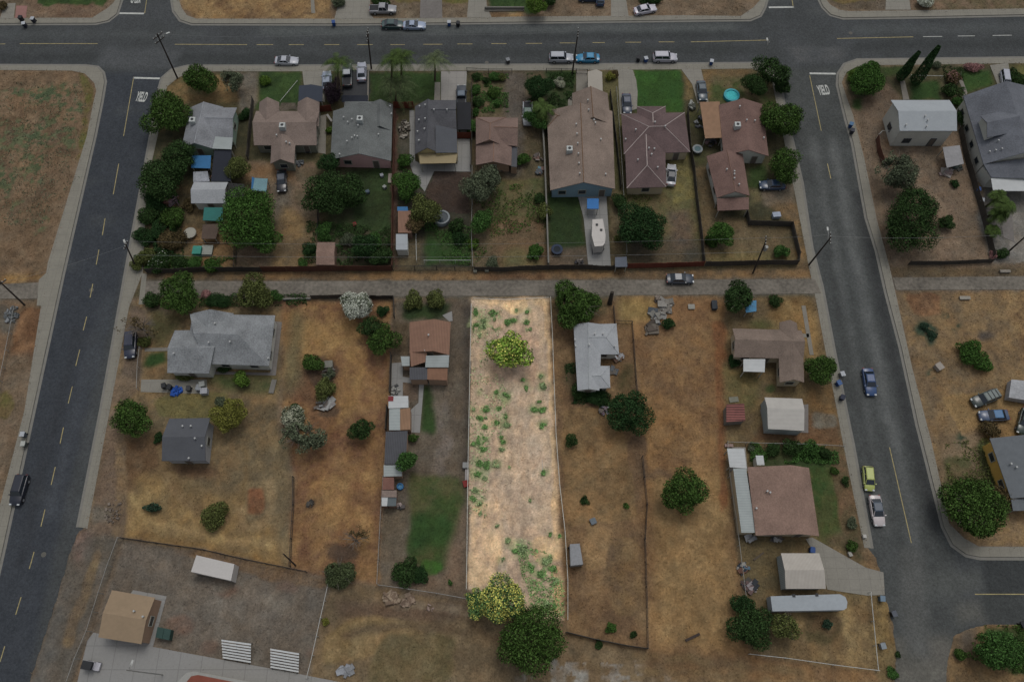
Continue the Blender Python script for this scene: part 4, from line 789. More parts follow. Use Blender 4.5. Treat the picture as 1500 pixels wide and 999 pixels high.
house('rust_roofed_building', 'building with rust red roof and pale parapet at the bottom frame edge', 'building', [], m_white, w_buff, flats=[(WP_, 3.2, mat('pale_parapet', '#6f6f6b', .8, .08, 2), 'shed_roof'), ([(270,1002),(280,990),(290,988),(370,1004),(465,1024),(465,1118),(240,1118),(248,1040)], 3.26, M_court, 'roof_surface')], wins=False)
# school furniture in the yard
def bleacher(a, b, c, d, label):
    A, B_, C_, D = GP([a, b, c, d], .5); T = thing('bleachers', label, 'bleachers', (A+C_)/2*Vector((1, 1, 0)), 0, 'aluminium bleachers in the school yard')
    T.location.z = 0; m = mat('aluminium', '#8d9090', .45, .06, 3); n_ = 7
    for i in range(n_):
        t0 = i/n_; t1 = (i+.62)/n_; z = .45+.16*i if i % 2 == 0 else .25+.16*i; z = 1.5-.17*i
        q = [lerp(A, D, t0), lerp(B_, C_, t0), lerp(B_, C_, t1), lerp(A, D, t1)]
        MB().prism(q, z, z+.06).build('seat_plank', m, T)
    for t in (.06, .5, .94):
        p, q = lerp(A, B_, t), lerp(D, C_, t)
        MB().tube([(p.x, p.y, 1.4), (q.x, q.y, .3)], .05, 6).tube([(p.x, p.y, 0), (p.x, p.y, 1.45)], .04, 6).tube([(q.x, q.y, .0), (q.x, q.y, .4)], .04, 6).build('frame', M_dkm, T)
bleacher((328,937),(371,943),(367,972),(326,965), 'silver bleachers in the school yard nearer the sand building')
bleacher((399,950),(441,957),(437,986),(396,979), 'silver bleachers in the school yard beside the white pipe fence')
# ================================================================ fences, walls and rails
m_chain = mat('galvanised', '#6c6d6a', .5, .1, 4); m_wood = mat('redwood_board', '#432b22', .9, .25, 2.5); m_wood2 = mat('weathered_board', '#33302c', .9, .2, 2.5)
m_blk = mat('black_iron', '#1d1e20', .6, .1, 4); m_block = mat('painted_block', '#55544f', .9, .1, 3); m_redf = mat('red_board', '#50291f', .9, .22, 3); m_pole = mat('tarred_wood', '#2b2622', .9, .15, 3)
m_whitep = mat('white_pipe', '#878986', .5, .08, 3); m_greenf = mat('green_steel', '#2f3d3b', .6, .1, 3); m_postw = mat('old_post', '#3d3833', .9, .2, 4)
m_palef = mat('highlit_galvanised', '#96968f', .5, .08, 4)  # lot fence steel, lightened as part of the lot's painted highlight
def wire_mat(name, c, a):
    if name in MATS: return MATS[name]
    m = mat(name, c, .6, .1, 3); n = m.node_tree; p = n.nodes["Principled BSDF"]; p.inputs["Alpha"].default_value = a; return m
m_mesh = wire_mat('chain_link_fabric', '#55554f', .22)
def fence(label, pts, kind='chain', h=1.2, gap=3.0, name=None, cat=None):
    W = GP(pts, 0); T = thing(name or {'board': 'board_fence', 'chain': 'chain_link_fence', 'iron': 'iron_fence', 'block': 'block_wall', 'pipe': 'pipe_rail', 'pale': 'chain_link_fence', 'red': 'board_fence', 'old': 'board_fence'}[kind], label, cat or ('wall' if kind == 'block' else 'fence'), W[0])
    solid = {'board': m_wood, 'red': m_redf, 'old': m_wood2, 'block': m_block}
    post = {'board': m_wood, 'red': m_redf, 'old': m_wood2, 'block': m_block, 'chain': m_chain, 'iron': m_blk, 'pipe': m_whitep, 'pale': m_palef}[kind]
    pan = MB(); rail = MB(); posts = []
    for a, b in zip(W[:-1], W[1:]):
        t = b-a; L = t.length
        if L < .05: continue
        t.normalize(); n = Vector((-t.y, t.x, 0)); k = max(1, round(L/gap)); ang = math.atan2(t.y, t.x)
        for i in range(k): posts.append(a+t*(L*i/k))
        if kind in solid:
            if kind == 'block': pan.box((a+b)/2+Vector((0, 0, h/2)), (L, .18, h), ang); rail.box((a+b)/2+Vector((0, 0, h+.03)), (L, .26, .06), ang)
            else:
                q = max(1, int(L/.9))
                for i in range(q):
                    p = a+t*(L*(i+.5)/q); hh = h+R.uniform(-.06, .06); pan.box(p+Vector((0, 0, hh/2))+n*R.uniform(-.02, .02), (L/q-.012, .035, hh), ang+R.uniform(-.02, .02))
                for z in (.35, h-.3): rail.box((a+b)/2+n*.06+Vector((0, 0, z)), (L, .05, .09), ang)
        else:
            rail.tube([a+Vector((0, 0, h)), b+Vector((0, 0, h))], .045 if kind in ('pipe', 'pale') else .035, 5)
            if kind == 'iron':
                rail.tube([a+Vector((0, 0, .15)), b+Vector((0, 0, .15))], .03, 4)
                q = max(1, int(L/.22))
                for i in range(q):
                    p = a+t*(L*(i+.5)/q); pan.box(p+Vector((0, 0, h/2)), (.03, .03, h-.02), ang)
            elif kind in ('chain', 'pale'): pan.add([a, b, b+Vector((0, 0, h)), a+Vector((0, 0, h))], [(0, 1, 2, 3)])
    posts.append(W[-1])
    if pan.v: pan.build({'chain': 'wire_mesh', 'pale': 'wire_mesh', 'iron': 'pickets', 'block': 'wall_body'}.get(kind, 'boards'), solid.get(kind, m_mesh if kind in ('chain', 'pale') else m_blk), T)
    if rail.v: rail.build('top_rail' if kind != 'block' else 'coping', post, T)
    if kind != 'block':
        for p in posts: MB().tube([p, p+Vector((0, 0, h+.08))], .05 if kind not in solid else .07, 6).build('post', post if not (kind == 'chain' and name == 'wire_fence') else m_postw, T)
    return T
fence('dark redwood board fence along the alley behind the slate green house', [(385,398),(430,398),(480,397),(574,397)], 'board', 1.8)
fence('dark board fence along the alley behind the pale rear cottage', [(216,400),(260,400),(300,398),(384,398)], 'old', 1.6)
fence('black iron fence along the alley behind the round pool', [(576,397),(640,396),(693,397)], 'iron', 1.6)
fence('weathered board fence along the alley behind the bare dirt yard', [(695,397),(740,398),(760,396),(802,395)], 'old', 1.5)
fence('weathered board gate fence across the trailer driveway at the alley', [(803,395),(850,394),(894,396),(918,392)], 'old', 1.5)
fence('red board fence along the alley behind the plum hipped house', [(919,393),(975,392),(1030,390)], 'red', 1.6)
fence('dark board fence wrapping the corner yard of the russet rear house', [(1032,390),(1080,389),(1120,388),(1167,388),(1169,376),(1158,332),(1096,330),(1092,312)], 'old', 1.6)
fence('dark board fence between the plum house yard and the russet house', [(1006,168),(1010,222),(1015,250),(1020,300),(1026,345),(1030,389)], 'old', 1.7)
fence('redwood board fence between slate green house and charcoal house', [(579,170),(578,230),(576,300),(575,395)], 'board', 1.8)
fence('short redwood fence joining slate green and charcoal houses at front', [(578,159),(606,159)], 'red', 1.8)
fence('red board gate between tan house and slate green house', [(469,164),(486,163)], 'red', 1.6)
fence('red board gate between charcoal house and small brown house', [(670,203),(690,203)], 'red', 1.7)
fence('thin wire fence beside the dark dirt bed and round pool', [(692,250),(692,300),(691,350),(693,396)], 'chain', 1.5)
fence('dark board fence hard against the small brown house', [(691,130),(692,180),(690,250)], 'old', 1.7)
fence('pale block wall west of the long taupe house', [(794,180),(797,230),(799,280),(801,330),(803,392)], 'block', 1.6)
fence('dark board fence between taupe house and plum house', [(893,140),(896,165),(903,220),(909,278)], 'old', 1.6)
fence('chain link fence beside the trailer driveway', [(902,135),(908,220),(913,300),(917,375)], 'chain', 1.4)
fence('dark board fence between pale grey house and tan house yards', [(372,150),(368,190),(364,235)], 'old', 1.6)
fence('iron fence beside the big bright green tree', [(347,358),(346,396)], 'iron', 1.6)
fence('low dark fence above the small sandy pen', [(273,357),(334,358)], 'iron', .9)
fence('dark iron fence west of the olive dark tree yard', [(468,300),(467,350)], 'iron', 1.5)
fence('pale post and rail beside the white box shed', [(610,345),(611,385)], 'pipe', 1.0)
fence('thin pale rail in front of the alley iron fence', [(622,386),(690,386)], 'pipe', 1.1)
fence('low iron fence in front of the leafy dirt yard', [(684,106),(716,108),(750,108)], 'iron', 1.2)
fence('low iron fence in front of the taupe house garden', [(800,107),(844,108),(860,109)], 'iron', 1.2)
fence('low pale garden border west of slate green driveway', [(436,120),(411,150)], 'pipe', .3, name='garden_border', cat='border')
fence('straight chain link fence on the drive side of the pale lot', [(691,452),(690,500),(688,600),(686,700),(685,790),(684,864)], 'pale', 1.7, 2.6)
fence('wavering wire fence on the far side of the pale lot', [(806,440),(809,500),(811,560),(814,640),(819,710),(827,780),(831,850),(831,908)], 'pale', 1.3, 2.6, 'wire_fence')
fence('low pale plank along the alley edge of the pale lot', [(694,438),(740,440),(803,437)], 'pipe', .3, name='plank_edging', cat='edging')
fence('dark rickety fence from the alley past the grey courtyard house', [(898,452),(900,474),(925,475),(927,500),(931,560),(933,580)], 'iron', 1.2)
fence('thin wire fence below the round dark tree beside junk', [(940,670),(943,700),(947,740),(944,790),(946,860),(948,950)], 'iron', 1.2, name='wire_fence')
fence('dark board fence closing the bottom of the courtyard house lot', [(829,926),(870,936),(920,946),(948,950)], 'old', 1.0)
fence('dark board fence along the top of the rusty straw lot', [(457,438),(500,437),(552,438),(577,438),(578,466)], 'old', 1.3)
fence('pale low wall along the alley above the mottled grey house', [(415,440),(440,439),(456,439)], 'block', .5, name='low_wall')
fence('blue grey board fence beside the narrow patio of fox brown house', [(574,522),(573,545),(572,578)], 'old', 1.7)
fence('chain link fence separating rusty straw lot from the drive yard', [(563,700),(559,760),(556,820),(554,856)], 'chain', 1.4)
fence('dark board fence beside the drive outbuildings', [(568,598),(566,632)], 'old', 1.8)
fence('chain link fence closing the bottom of the long drive yard', [(556,858),(600,864),(640,870),(684,878)], 'chain', 1.4)
fence('dark post fence between the mown yard and the rusty straw lot', [(431,700),(431,740),(428,790),(426,830)], 'iron', 1.1)
fence('dark fence along the top of the school yard', [(181,789),(230,796),(300,806),(360,820),(420,832),(450,838)], 'iron', 1.3)
fence('chain link fence along the street side of the school yard', [(180,790),(165,830),(152,870),(135,925),(118,965),(104,1005)], 'chain', 1.8)
fence('thick white pipe fence between the school yard and brown field', [(483,856),(472,905),(460,960),(452,992)], 'pipe', 1.2)
fence('chain link fence along the left side of the rosy brown house', [(1063,650),(1066,700),(1075,760),(1080,800),(1090,880)], 'chain', 1.4)
fence('thin rail fence across the yard above the rosy brown house', [(1063,650),(1120,652),(1180,653),(1234,656)], 'chain', 1.1)
fence('white pipe fence at the bottom of the white trailer yard', [(1096,958),(1150,964),(1220,974),(1284,982)], 'pipe', 1.0)
fence('pale rail fence beside the pavement end and white trailer', [(1272,868),(1276,910),(1283,982)], 'pipe', .9)
fence('curved brown board fence beside the grey bare tree', [(1283,205),(1285,222),(1292,242)], 'board', 1.5)
fence('green metal fence attached to white two storey house', [(1283,204),(1288,199),(1313,198)], 'pipe', 1.4)
fence('dark board fence between bare yard and slate grey large house', [(1404,192),(1412,230),(1424,270),(1438,320),(1452,378)], 'old', 1.6)
fence('dark board fence at the alley end of the bare yard', [(1330,388),(1380,388),(1452,385)], 'old', 1.3)
fence('white picket edging beside the lawn of white two storey house', [(1332,115),(1378,116)], 'pipe', .8)
fence('thin yard rail left of the driveway bins', [(208,512),(205,540),(204,572)], 'chain', 1.1)
fence('low wall with white coping beyond the top street tree', [(710,15),(740,15),(768,15)], 'block', .7, name='low_wall')
fence('thin pale fence in the left field by the alley', [(25,452),(18,490),(8,540),(0,580)], 'chain', 1.0)

# ================================================================ poles, lamps and wires
TOPS = {}
def pole(name, label, base, top, r=.16, arms=(), lamp=None, m=m_pole, key=None, cat='utility pole', trans=False):
    h = h_of(base, top); b = G(*base, 0); t = G(*top, h); T = thing(name, label, cat, b, 0, None)
    MB().tube([b, t], r, 10, r*.65).build('pole_shaft', m, T)
    ax = (t-b).normalized()
    for (dz, L, ang) in arms:
        c = t-ax*dz; d = Vector((math.cos(ang), math.sin(ang), 0)); MB().box(c+Vector((0, 0, 0)), (L, .12, .14), ang).build('crossarm', m_pole, T)
        im = MB()
        for s in (-.45, -.15, .15, .45):
            q = c+d*L*s; q2 = MB().disc((q.x, q.y), .07, q.z+.06, q.z+.26, 6).build('insulator', m_whitep, T)
    if trans: c = t-ax*2.2+Vector((.45, 0, 0)); MB().disc((c.x, c.y), .3, c.z-.5, c.z+.5, 12).build('transformer', m_chain, T)
    if lamp:
        lx, lz = lamp; a = t-ax*1.2; e = a+Vector((lx[0], lx[1], lz)); MB().tube([a, a+(e-a)*.5+Vector((0, 0, .35)), e], .05, 6).build('lamp_arm', m_chain, T)
        MB().box(e, (.7, .3, .16), math.atan2(lx[1], lx[0])).build('lamp_head', m_whitep, T, bevel=.04)
    TOPS[key or label] = (t, h, b); return T
pole('utility_pole', 'tall dark utility pole with street lamp at the top left corner', (260,115), (230,50), .17, [(.5,2.2,.9),(1.5,2.2,.9)], ((1.6,.9),.5), key='nw')
pole('utility_pole', 'brown utility pole with crossarm in front of the slate green house', (544,101), (538,46), .17, [(.4,2.2,1.5),(1.6,2.2,1.5)], key='n1')
pole('utility_pole', 'thin utility pole between silver wagon and turquoise sedan', (838,110), (847,46), .16, [(.4,2.2,1.5)], key='n2')
pole('street_lamp', 'slim street lamp beside the top right corner tree', (1108,112), (1127,62), .1, (), ((0,1.4),.4), m_chain, 'lamp', 'street lamp')
pole('utility_pole', 'utility pole with lamp at the left street alley corner', (200,393), (184,358), .16, [(.3,1.6,1.4)], ((-.6,1.2),.4), key='w1')
pole('utility_pole', 'dark utility pole with lamp at the right street alley corner', (1185,388), (1217,348), .17, [(.3,2.2,1.4)], ((.1,2.0),.5), key='e1')
pole('utility_pole', 'utility pole with grey transformer in the corner dirt yard', (1103,400), (1122,353), .16, [(.3,2.0,1.4)], trans=True, key='a1')
pole('utility_pole', 'dark leaning utility pole in the left field', (36,447), (0,413), .16, [(.4,1.8,.8)], key='w0')
pole('utility_pole', 'utility pole in the paved yard with the palms', (1478,368), (1505,344), .16, [(.4,1.8,1.4)], key='e2')
pole('wood_post', 'leaning brown post at the corner of the mown yard', (433,828), (415,811), .13, key='p1', cat='post')
pole('light_mast', 'thin tall light mast on the school pavement', (239,988), (184,981), .09, (), ((.2,.9),.2), m_chain, 'mast', 'light mast')
MB_ = MB(); 
def wire(label, a, b, dz, dx=0, sag=.8, r=.016):
    A, B_ = TOPS[a][0]+Vector((0, dx, -dz)), TOPS[b][0]+Vector((0, dx, -dz)); n_ = 16; L = (B_-A).length
    pts = [lerp(A, B_, i/n_)+Vector((0, 0, -sag*4*(i/n_)*(1-i/n_))) for i in range(n_+1)]
    m = mat('cable', '#5f605f', .6, .05, 2); tagset(MB().tube(pts, r, 4).build('power_line', m), label, 'power line', 'overhead power lines')
wire('long upper power line over the alley yards', 'w1', 'a1', .2, .7, 1.5); wire('long lower cable over the alley yards', 'w1', 'a1', 3.5, 0, 1.2, .022)
wire('short upper power line between the two eastern alley poles', 'a1', 'e1', .2, .7, .3); wire('power line crossing the right street above the tarmac', 'e1', 'e2', .4, .5, 1.0, .02)
wire('power line crossing the left street toward the field pole', 'w0', 'w1', .3, 0, .6); 
wire('power line along the top street from corner pole to slate green house', 'nw', 'n1', .3, .4, 1.2, .012); wire('power line along the top street between the two middle poles', 'n1', 'n2', .3, .4, 1.0, .012)

# ================================================================ trees and plants
def leafm(name, c, v=.5):
    a = hx(c); g = sum(a)/3; m = mat(name, [max(.004, (g+(q-g)*1.08)/K*1.24) for q in a], .8, v*.75, .9, 'leaf'); m.node_tree.nodes['Principled BSDF'].inputs['Specular IOR Level'].default_value = .08; return m
L_ = {k: leafm('foliage_'+k, c, v) for k, c, v in (('green', '#2a3a1b', .6), ('dark', '#212f19', .55), ('deep', '#1c2c18', .5), ('bright', '#2b3f1d', .55), ('lime', '#37481f', .55), ('olive', '#3a3f24', .55), ('grey', '#3c4234', .5),
     ('yellow', '#4b4c26', .5), ('brown', '#3a3323', .55), ('purple', '#221c20', .5), ('white', '#80837a', .4), ('ivory', '#6e7062', .4), ('litgreen', '#5c7034', .6), ('litflower', '#858348', .5), ('litdark', '#3f5533', .55), ('weed', '#557045', .5), ('weedgrey', '#6f7d5c', .5), ('teal', '#243227', .5), ('pinkf', '#6b5250', .4), ('moss', '#2b4020', .5), ('palm', '#283319', .4), ('palmg', '#343b28', .4))}  # lit and weed tones are lightened to carry the lot's painted highlight
m_bark = mat('bark', '#3b332a', .95, .2, 4); m_bark2 = mat('pale_bark', '#57514a', .95, .2, 4)
def leaf_cloud(pts, nrm, s, rs, jit=.9):
    n_ = len(pts); rv = rs.normal(size=(n_, 3)); d = nrm+rv*jit; d /= np.linalg.norm(d, axis=1, keepdims=True)+1e-9
    a = np.cross(d, rs.normal(size=(n_, 3))); a /= np.linalg.norm(a, axis=1, keepdims=True)+1e-9; b = np.cross(d, a)
    sz = (s*rs.uniform(.55, 1.25, (n_, 1))); a = a*sz*.5; b = b*sz*.5*rs.uniform(.5, 1, (n_, 1))
    v = np.stack([pts-a*1.1, pts-b, pts+a*1.1, pts+b], 1).reshape(-1, 3); q = np.arange(n_*4).reshape(-1, 4); return v, q
def crown_pts(c, rx, ry, rz, n_, rs, lobes=9, rough=.33, hollow=.62, flat=.25, thin=0):
    """points through several overlapping leafy lobes; returns positions, normals"""
    L = []; 
    for i in range(lobes):
        d = rs.normal(size=3); d /= np.linalg.norm(d); d[2] = abs(d[2])*.8-.15; k = rs.uniform(.42, .74)
        L.append((d*k, rs.uniform(.24, .48)))
    L.append((np.zeros(3), .62)); L = L[:] ; w_ = np.array([l[1]**2 for l in L]); w_[-1] *= 1.7; w_ /= w_.sum()
    which = rs.choice(len(L), n_, p=w_); cen = np.array([l[0] for l in L])[which]; rad = np.array([l[1] for l in L])[which]
    d = rs.normal(size=(n_, 3)); d /= np.linalg.norm(d, axis=1, keepdims=True); r = rad*(1-(1-hollow)*rs.rand(n_)**1.4)*(1+rs.normal(size=n_)*.07)
    p = cen+d*r[:, None]
    keep = np.ones(n_, bool)
    for i, (lc, lr) in enumerate(L):
        if thin < .3: keep &= ~((np.linalg.norm(p-lc, axis=1) < lr*hollow*.9) & (which != i))
    keep &= p[:, 2] > -.62-flat*0+rs.rand(n_)*.1
    if thin: keep &= (vnoise((p[:, 0]+3)*rx, (p[:, 1]+3)*ry, 1.1, int(rs.randint(1, 90)), 2) > thin*.62+.12) 
    p = p[keep]; d = d[keep]; m = .92; P3 = p/m*np.array([rx, ry, rz])+np.array(c); return P3, d
def plantm(name, v, q, m, parent, org):
    me = np_mesh(name, (v-np.array(org)).astype(np.float32), q, m); o = bpy.data.objects.new(name, me); COL.objects.link(o); o.parent = parent; return o
TCOUNT = [0]
def tree(label, px, py, rpx, m='green', h=None, rx=1, ry=1, name='tree', cat='tree', leaf=None, thin=0, lobes=9, flower=None, dens=1.0, trunk=True, group=None, squat=1.0, base=None):
    rs = np.random.RandomState(1000+TCOUNT[0]*7); TCOUNT[0] += 1
    ms = mscale(px, py, 2); r = rpx*ms*1.08; rz = r*.74*squat
    hc = (rz*.72+ (1.2 if r > 2 else .25)) if h is None else h
    if name in ('shrub', 'hedge_bush', 'bush', 'flowering_shrub'): hc = rz*.55+.1; trunk = r > 1.2
    c = G(px, py, hc); rzp = rz
    T = thing(name, label, cat, (c.x, c.y, 0), 0, group)
    s = leaf or (.25 if r > 4 else .23 if r > 3 else .19 if r > 1.5 else .14)
    area = 4*math.pi*r*r*rx*ry; n_ = int(min(34000, max(200, dens*(3.2 if r > 4 else 2.6)*area/(s*s*.55))))
    P3, d = crown_pts(tuple(c), r*rx, r*ry, rzp, n_, rs, lobes, thin=thin)
    P3[:, 2] = np.maximum(P3[:, 2], .06); v, q = leaf_cloud(P3, d, s, rs)
    plantm('crown' if cat == 'tree' else 'foliage', v, q, L_[m], T, (c.x, c.y, 0))
    if flower:
        fm, frac, zmin = flower; up = (P3[:, 2] > c.z+rzp*zmin) & (rs.rand(len(P3)) < frac*(.4+1.2*(vnoise(P3[:, 0], P3[:, 1], .8, 5, 2) > .5)))
        pf = P3[up]*1.0+d[up]*.10+np.array([0, 0, .06]); v, q = leaf_cloud(pf, d[up]+np.array([0, 0, .8]), s*.85, rs, .5); plantm('blossom', v, q, L_[fm], T, (c.x, c.y, 0))
    if trunk:
        tb = MB(); tr = max(.06, r*.055); tb.tube([(c.x, c.y, -.05), (c.x+.1*r*rs.uniform(-.5, .5), c.y, c.z*.55), (c.x, c.y, c.z)], tr, 7, tr*.6)
        nb = 5 if not thin else 11
        for i in range(nb):
            a = 2*math.pi*i/nb+rs.rand(); e = Vector((c.x+math.cos(a)*r*.62*rx, c.y+math.sin(a)*r*.62*ry, c.z+rzp*rs.uniform(-.1, .5))); s0 = Vector((c.x, c.y, c.z*rs.uniform(.45, .8)))
            k = lerp(s0, e, .5)+Vector((0, 0, .12*r)); tb.tube([s0, k, e], tr*.5, 5, tr*.15)
            if thin:
                for _ in range(3): e2 = e+Vector((rs.uniform(-1, 1), rs.uniform(-1, 1), rs.uniform(-.2, .5)))*r*.35; tb.tube([k, lerp(k, e2, .6), e2], tr*.2, 4, .015)
        tb.build('trunk', m_bark2 if thin else m_bark, T)
    return T
t = tree
# west side of the upper block
t('full round green tree on the grass by the top left corner pole', 292,116,25,'green', rx=.98)
t('sparse grey green tree beside the gravel strip near the top left corner', 341,119,19,'grey', thin=.5, dens=.8)
t('green tree leaning over the left street beside the pale grey house', 244,164,32,'green')
t('dark spreading tree over the sidewalk beside blue canopy, upper crown', 258,228,28,'dark', ry=.8)
t('large dark tree overhanging the left street beside the blue canopy', 240,258,35,'dark', rx=1.0, lobes=12)
t('round lime bush on the lawn in front of the tan shingled house', 389,118,10,'lime', name='bush', cat='bush')
t('dark bush between pale grey house and the tan shingled house', 359,168,9,'deep', name='bush', cat='bush', ry=1.2)
t('rounded olive tree beside the long black canopy', 348,248,18,'olive', squat=1.2)
t('huge bright green tree behind the pale rear cottage', 367,316,45,'bright', rx=.98, lobes=16, dens=1.2)
t('huge green tree crown spilling downward toward the alley iron fence', 383,348,24,'bright', rx=1.1)
for i, (x, y, r_, m_, lb) in enumerate(((224,292,17,'deep','dense dark hedge bush on the sidewalk edge below the overhanging tree'),(216,318,16,'dark','dark hedge bush at the sidewalk above the alley pole'),(213,345,16,'deep','second dark hedge bush up from the alley pole'),(255,321,18,'green','green bush with rounded top behind the pale cottage garden'),(252,353,19,'brown','brownish olive bush in the pale cottage garden'),
    (232,340,15,'deep','deep shaded bush between hedge and brownish bush'),(212,378,15,'olive','olive bush crowding the left alley pole'),(235,383,17,'dark','dark bush with small white blooms at the alley corner'),(262,384,13,'dark','dark low bush under the cable near the alley corner'),(285,386,12,'moss','green low bush left of the sandy pen fence'),(309,389,13,'bright','bright low bush at the alley beneath the sandy pen'),(276,300,10,'brown','reddish brown shrub below the pale rear cottage'),(200,388,10,'olive','small olive shrub at the foot of the left alley pole'))):
    t(lb, x, y, r_, m_, name='shrub', cat='shrub', flower=('white', .03, 0) if i == 7 else None)
t('dark narrow purple leaved tree in front of the slate green house', 490,134,14,'purple', ry=1.5, squat=1.3)
t('small green bush against the side of the slate green house', 482,191,6,'lime', name='bush', cat='bush')
t('dark bush behind the slate green house at its left corner', 482,238,17,'deep')
t('large dark multi crowned tree behind the slate green house', 480,287,34,'dark', lobes=14)
t('large dark tree next to the green back lawn', 512,285,28,'dark', lobes=10)
t('bright fern like shrub above the terracotta shed', 473,340,14,'moss', name='shrub', cat='shrub')
t('dark shrub left of the terracotta shed', 455,365,12,'deep', name='shrub', cat='shrub')
t('low green shrub at the alley board fence left of terracotta shed', 443,386,8,'moss', name='shrub', cat='shrub')
t('wide dark fruit tree beside the alley redwood fence', 535,363,24,'deep', ry=.8)
t('smaller bright fruit tree above the alley redwood fence', 546,352,14,'moss')
t('dark fruit tree at the alley next to the divider fence', 560,375,16,'dark')
t('green tree in the back garden right of the terracotta shed', 510,350,11,'grey')
t('bright round bush behind charcoal house beside the divider fence', 591,236,12,'bright')
t('leafy bright green tree beside the diagonal patio', 598,269,22,'bright')
t('olive yellow tree hiding the round pool edge', 622,308,25,'olive')
t('olive yellow lower crown tree beside the plank shed', 610,325,16,'brown')
t('dark shrub between the round pool and wire fence', 668,330,13,'dark', name='shrub', cat='shrub')
t('dark bushy shrub right of the green back lawn', 672,350,11,'deep', name='shrub', cat='shrub')
t('airy grey green tree beside the dark dirt bed', 706,270,28,'grey', thin=.25, dens=1.3)
t('round green tree just below the airy grey tree', 706,324,19,'moss')
t('bright shrub straddling the wire fence above the alley', 694,358,9,'lime', name='shrub', cat='shrub')
t('grey green shrub at the foot of the grey alley fence', 722,386,10,'grey', name='shrub', cat='shrub')
t('small round green tree beside the black mesh carport', 691,186,13,'moss')
t('bright green bush right of the small brown house', 766,233,11,'bright')
t('dark spreading tree in the leafy front yard', 788,131,21,'deep', lobes=8)
t('bright bushy tree covering the white pickup', 787,175,18,'moss')
t('spiky bright green bush beside the pale block wall', 784,369,13,'bright', name='bush', cat='bush')
t('small dull tree against the pale block wall', 797,310,13,'olive')
t('small dark bush on the block wall beside the taupe lawn', 792,292,9,'dark', name='bush', cat='bush')
for i, (x, y, r_) in enumerate(((698,114,7),(697,132,9),(699,150,9),(696,165,7),(724,112,9),(712,118,6),(735,113,7),(723,138,9),(728,152,6))):
    t(('dark hedge plant below the street fence', 'tall dark hedge plant in the leafy yard row', 'bushy hedge plant midway along the yard row', 'last hedge plant before the small brown house', 'broad leafed plant under the street iron fence', 'small plant between the hedge row and broad leafed plants', 'narrow leafy plant nearest the dirt drive', 'low green clump in the middle of the leafy dirt yard', 'small green clump above the small brown house')[i], x, y, r_, ('dark', 'moss', 'dark', 'moss', 'moss', 'dark', 'olive', 'green', 'moss')[i], name='shrub', cat='shrub')
t('pale variegated bush in the taupe house front garden', 820,122,9,'ivory', name='shrub', cat='shrub', thin=.2)
t('clipped shrub beside the white entrance roof', 893,112,8,'yellow', name='shrub', cat='shrub')
t('dry tan shrub at the head of the plum house driveway', 901,110,7,'brown', name='shrub', cat='shrub')
t('small dark tree overlapping the fence behind plum house', 908,296,13,'dark')
t('large dark green tree in the plum house yard', 937,331,36,'deep', rx=1.05, lobes=14)
t('small olive shrub below the blue tent pole shade', 905,350,6,'olive', name='shrub', cat='shrub')
t('round bright green tree in the corner dirt yard', 1056,341,20,'bright', ry=1.15)
t('small bright shrub touching the yard divider fence', 1040,352,11,'green', name='shrub', cat='shrub')
t('small bushy green tree inside the corner fence', 1143,367,12,'moss')
t('dark corner tree overhanging the top right crossing, larger crown', 1131,106,25,'dark', lobes=11)
t('dark lower crown tree over the round turquoise pool lawn', 1107,124,20,'dark', ry=.9)
t('smaller dark tree over the right street sidewalk', 1144,128,13,'dark')
t('round dark green tree beside the russet corner house', 1147,177,31,'green', lobes=11)
t('round green tree just above the parked navy sedan', 1147,242,26,'green', rx=1.05, ry=.9)
# beyond the right street
t('bright green tree at the top right street corner', 1275,121,26,'bright', rx=1.05)
t('bright small crown leaning to the top right sidewalk', 1277,101,13,'bright')
t('low mown looking bush at the top right corner walk', 1252,112,11,'lime', name='bush', cat='bush')
t('nearly leafless grey tree in the bare yard', 1318,252,35,'grey', thin=.5, dens=.8)
t('large dark tree at the alley end of the bare yard', 1336,320,46,'dark', rx=1.0, lobes=15)
t('dark branch like crown on the side of the large bare yard tree', 1385,325,12,'dark')
t('tiny dark round shrub in the middle of the bare yard', 1399,269,7,'deep', name='shrub', cat='shrub')
t('dark shrub between white house and slate grey large house', 1411,172,12,'dark', ry=1.6, name='shrub', cat='shrub')
t('mixed reddish flowering shrub in the garden strip', 1395,113,12,'brown', name='flowering_shrub', cat='shrub', flower=('pinkf', .1, 0))
t('grey green lavender like shrub by the garden strip top', 1372,96,7,'grey', name='shrub', cat='shrub')
t('green shrub beside the winding garden path', 1392,133,12,'dark', name='shrub', cat='shrub')
t('bushy green plant above the winding path end', 1400,148,8,'moss', name='shrub', cat='shrub')
t('dry reddish shrub row at the edge of the top right lawn', 1425,99,8,'pinkf', name='shrub', cat='shrub', rx=2)
t('dark hedge at the far right beyond the white van', 1490,118,13,'dark', name='hedge_bush', cat='bush', ry=1.6)
t('dark green bush at the foot of the palm yard', 1468,372,10,'dark', name='bush', cat='bush')
t('reddish bush beside the palm yard corner fence', 1455,372,7,'pinkf', name='bush', cat='bush')
# beyond the top street
t('bright lime tree over the low wall beyond the top street', 784,6,16,'lime')
t('dark tree behind the lime tree beyond the top street', 806,0,12,'dark')
t('white flowering bush beyond the top right street', 1358,2,13,'ivory', name='flowering_shrub', cat='shrub', flower=('white', .4, -.5))
t('dark bush at the edge of the frame beside the paved apron', 4,8,8,'brown', name='bush', cat='bush')
t('dark hedge plants beyond the white sedan parking', 955,0,9,'deep', name='bush', cat='bush', rx=2.2)
t('dark low shrub beyond the wide concrete driveway', 495,4,10,'grey', name='shrub', cat='shrub')
t('low dark shrub beside the dark pickup across the top street', 555,2,9,'dark', name='shrub', cat='shrub', rx=1.6)
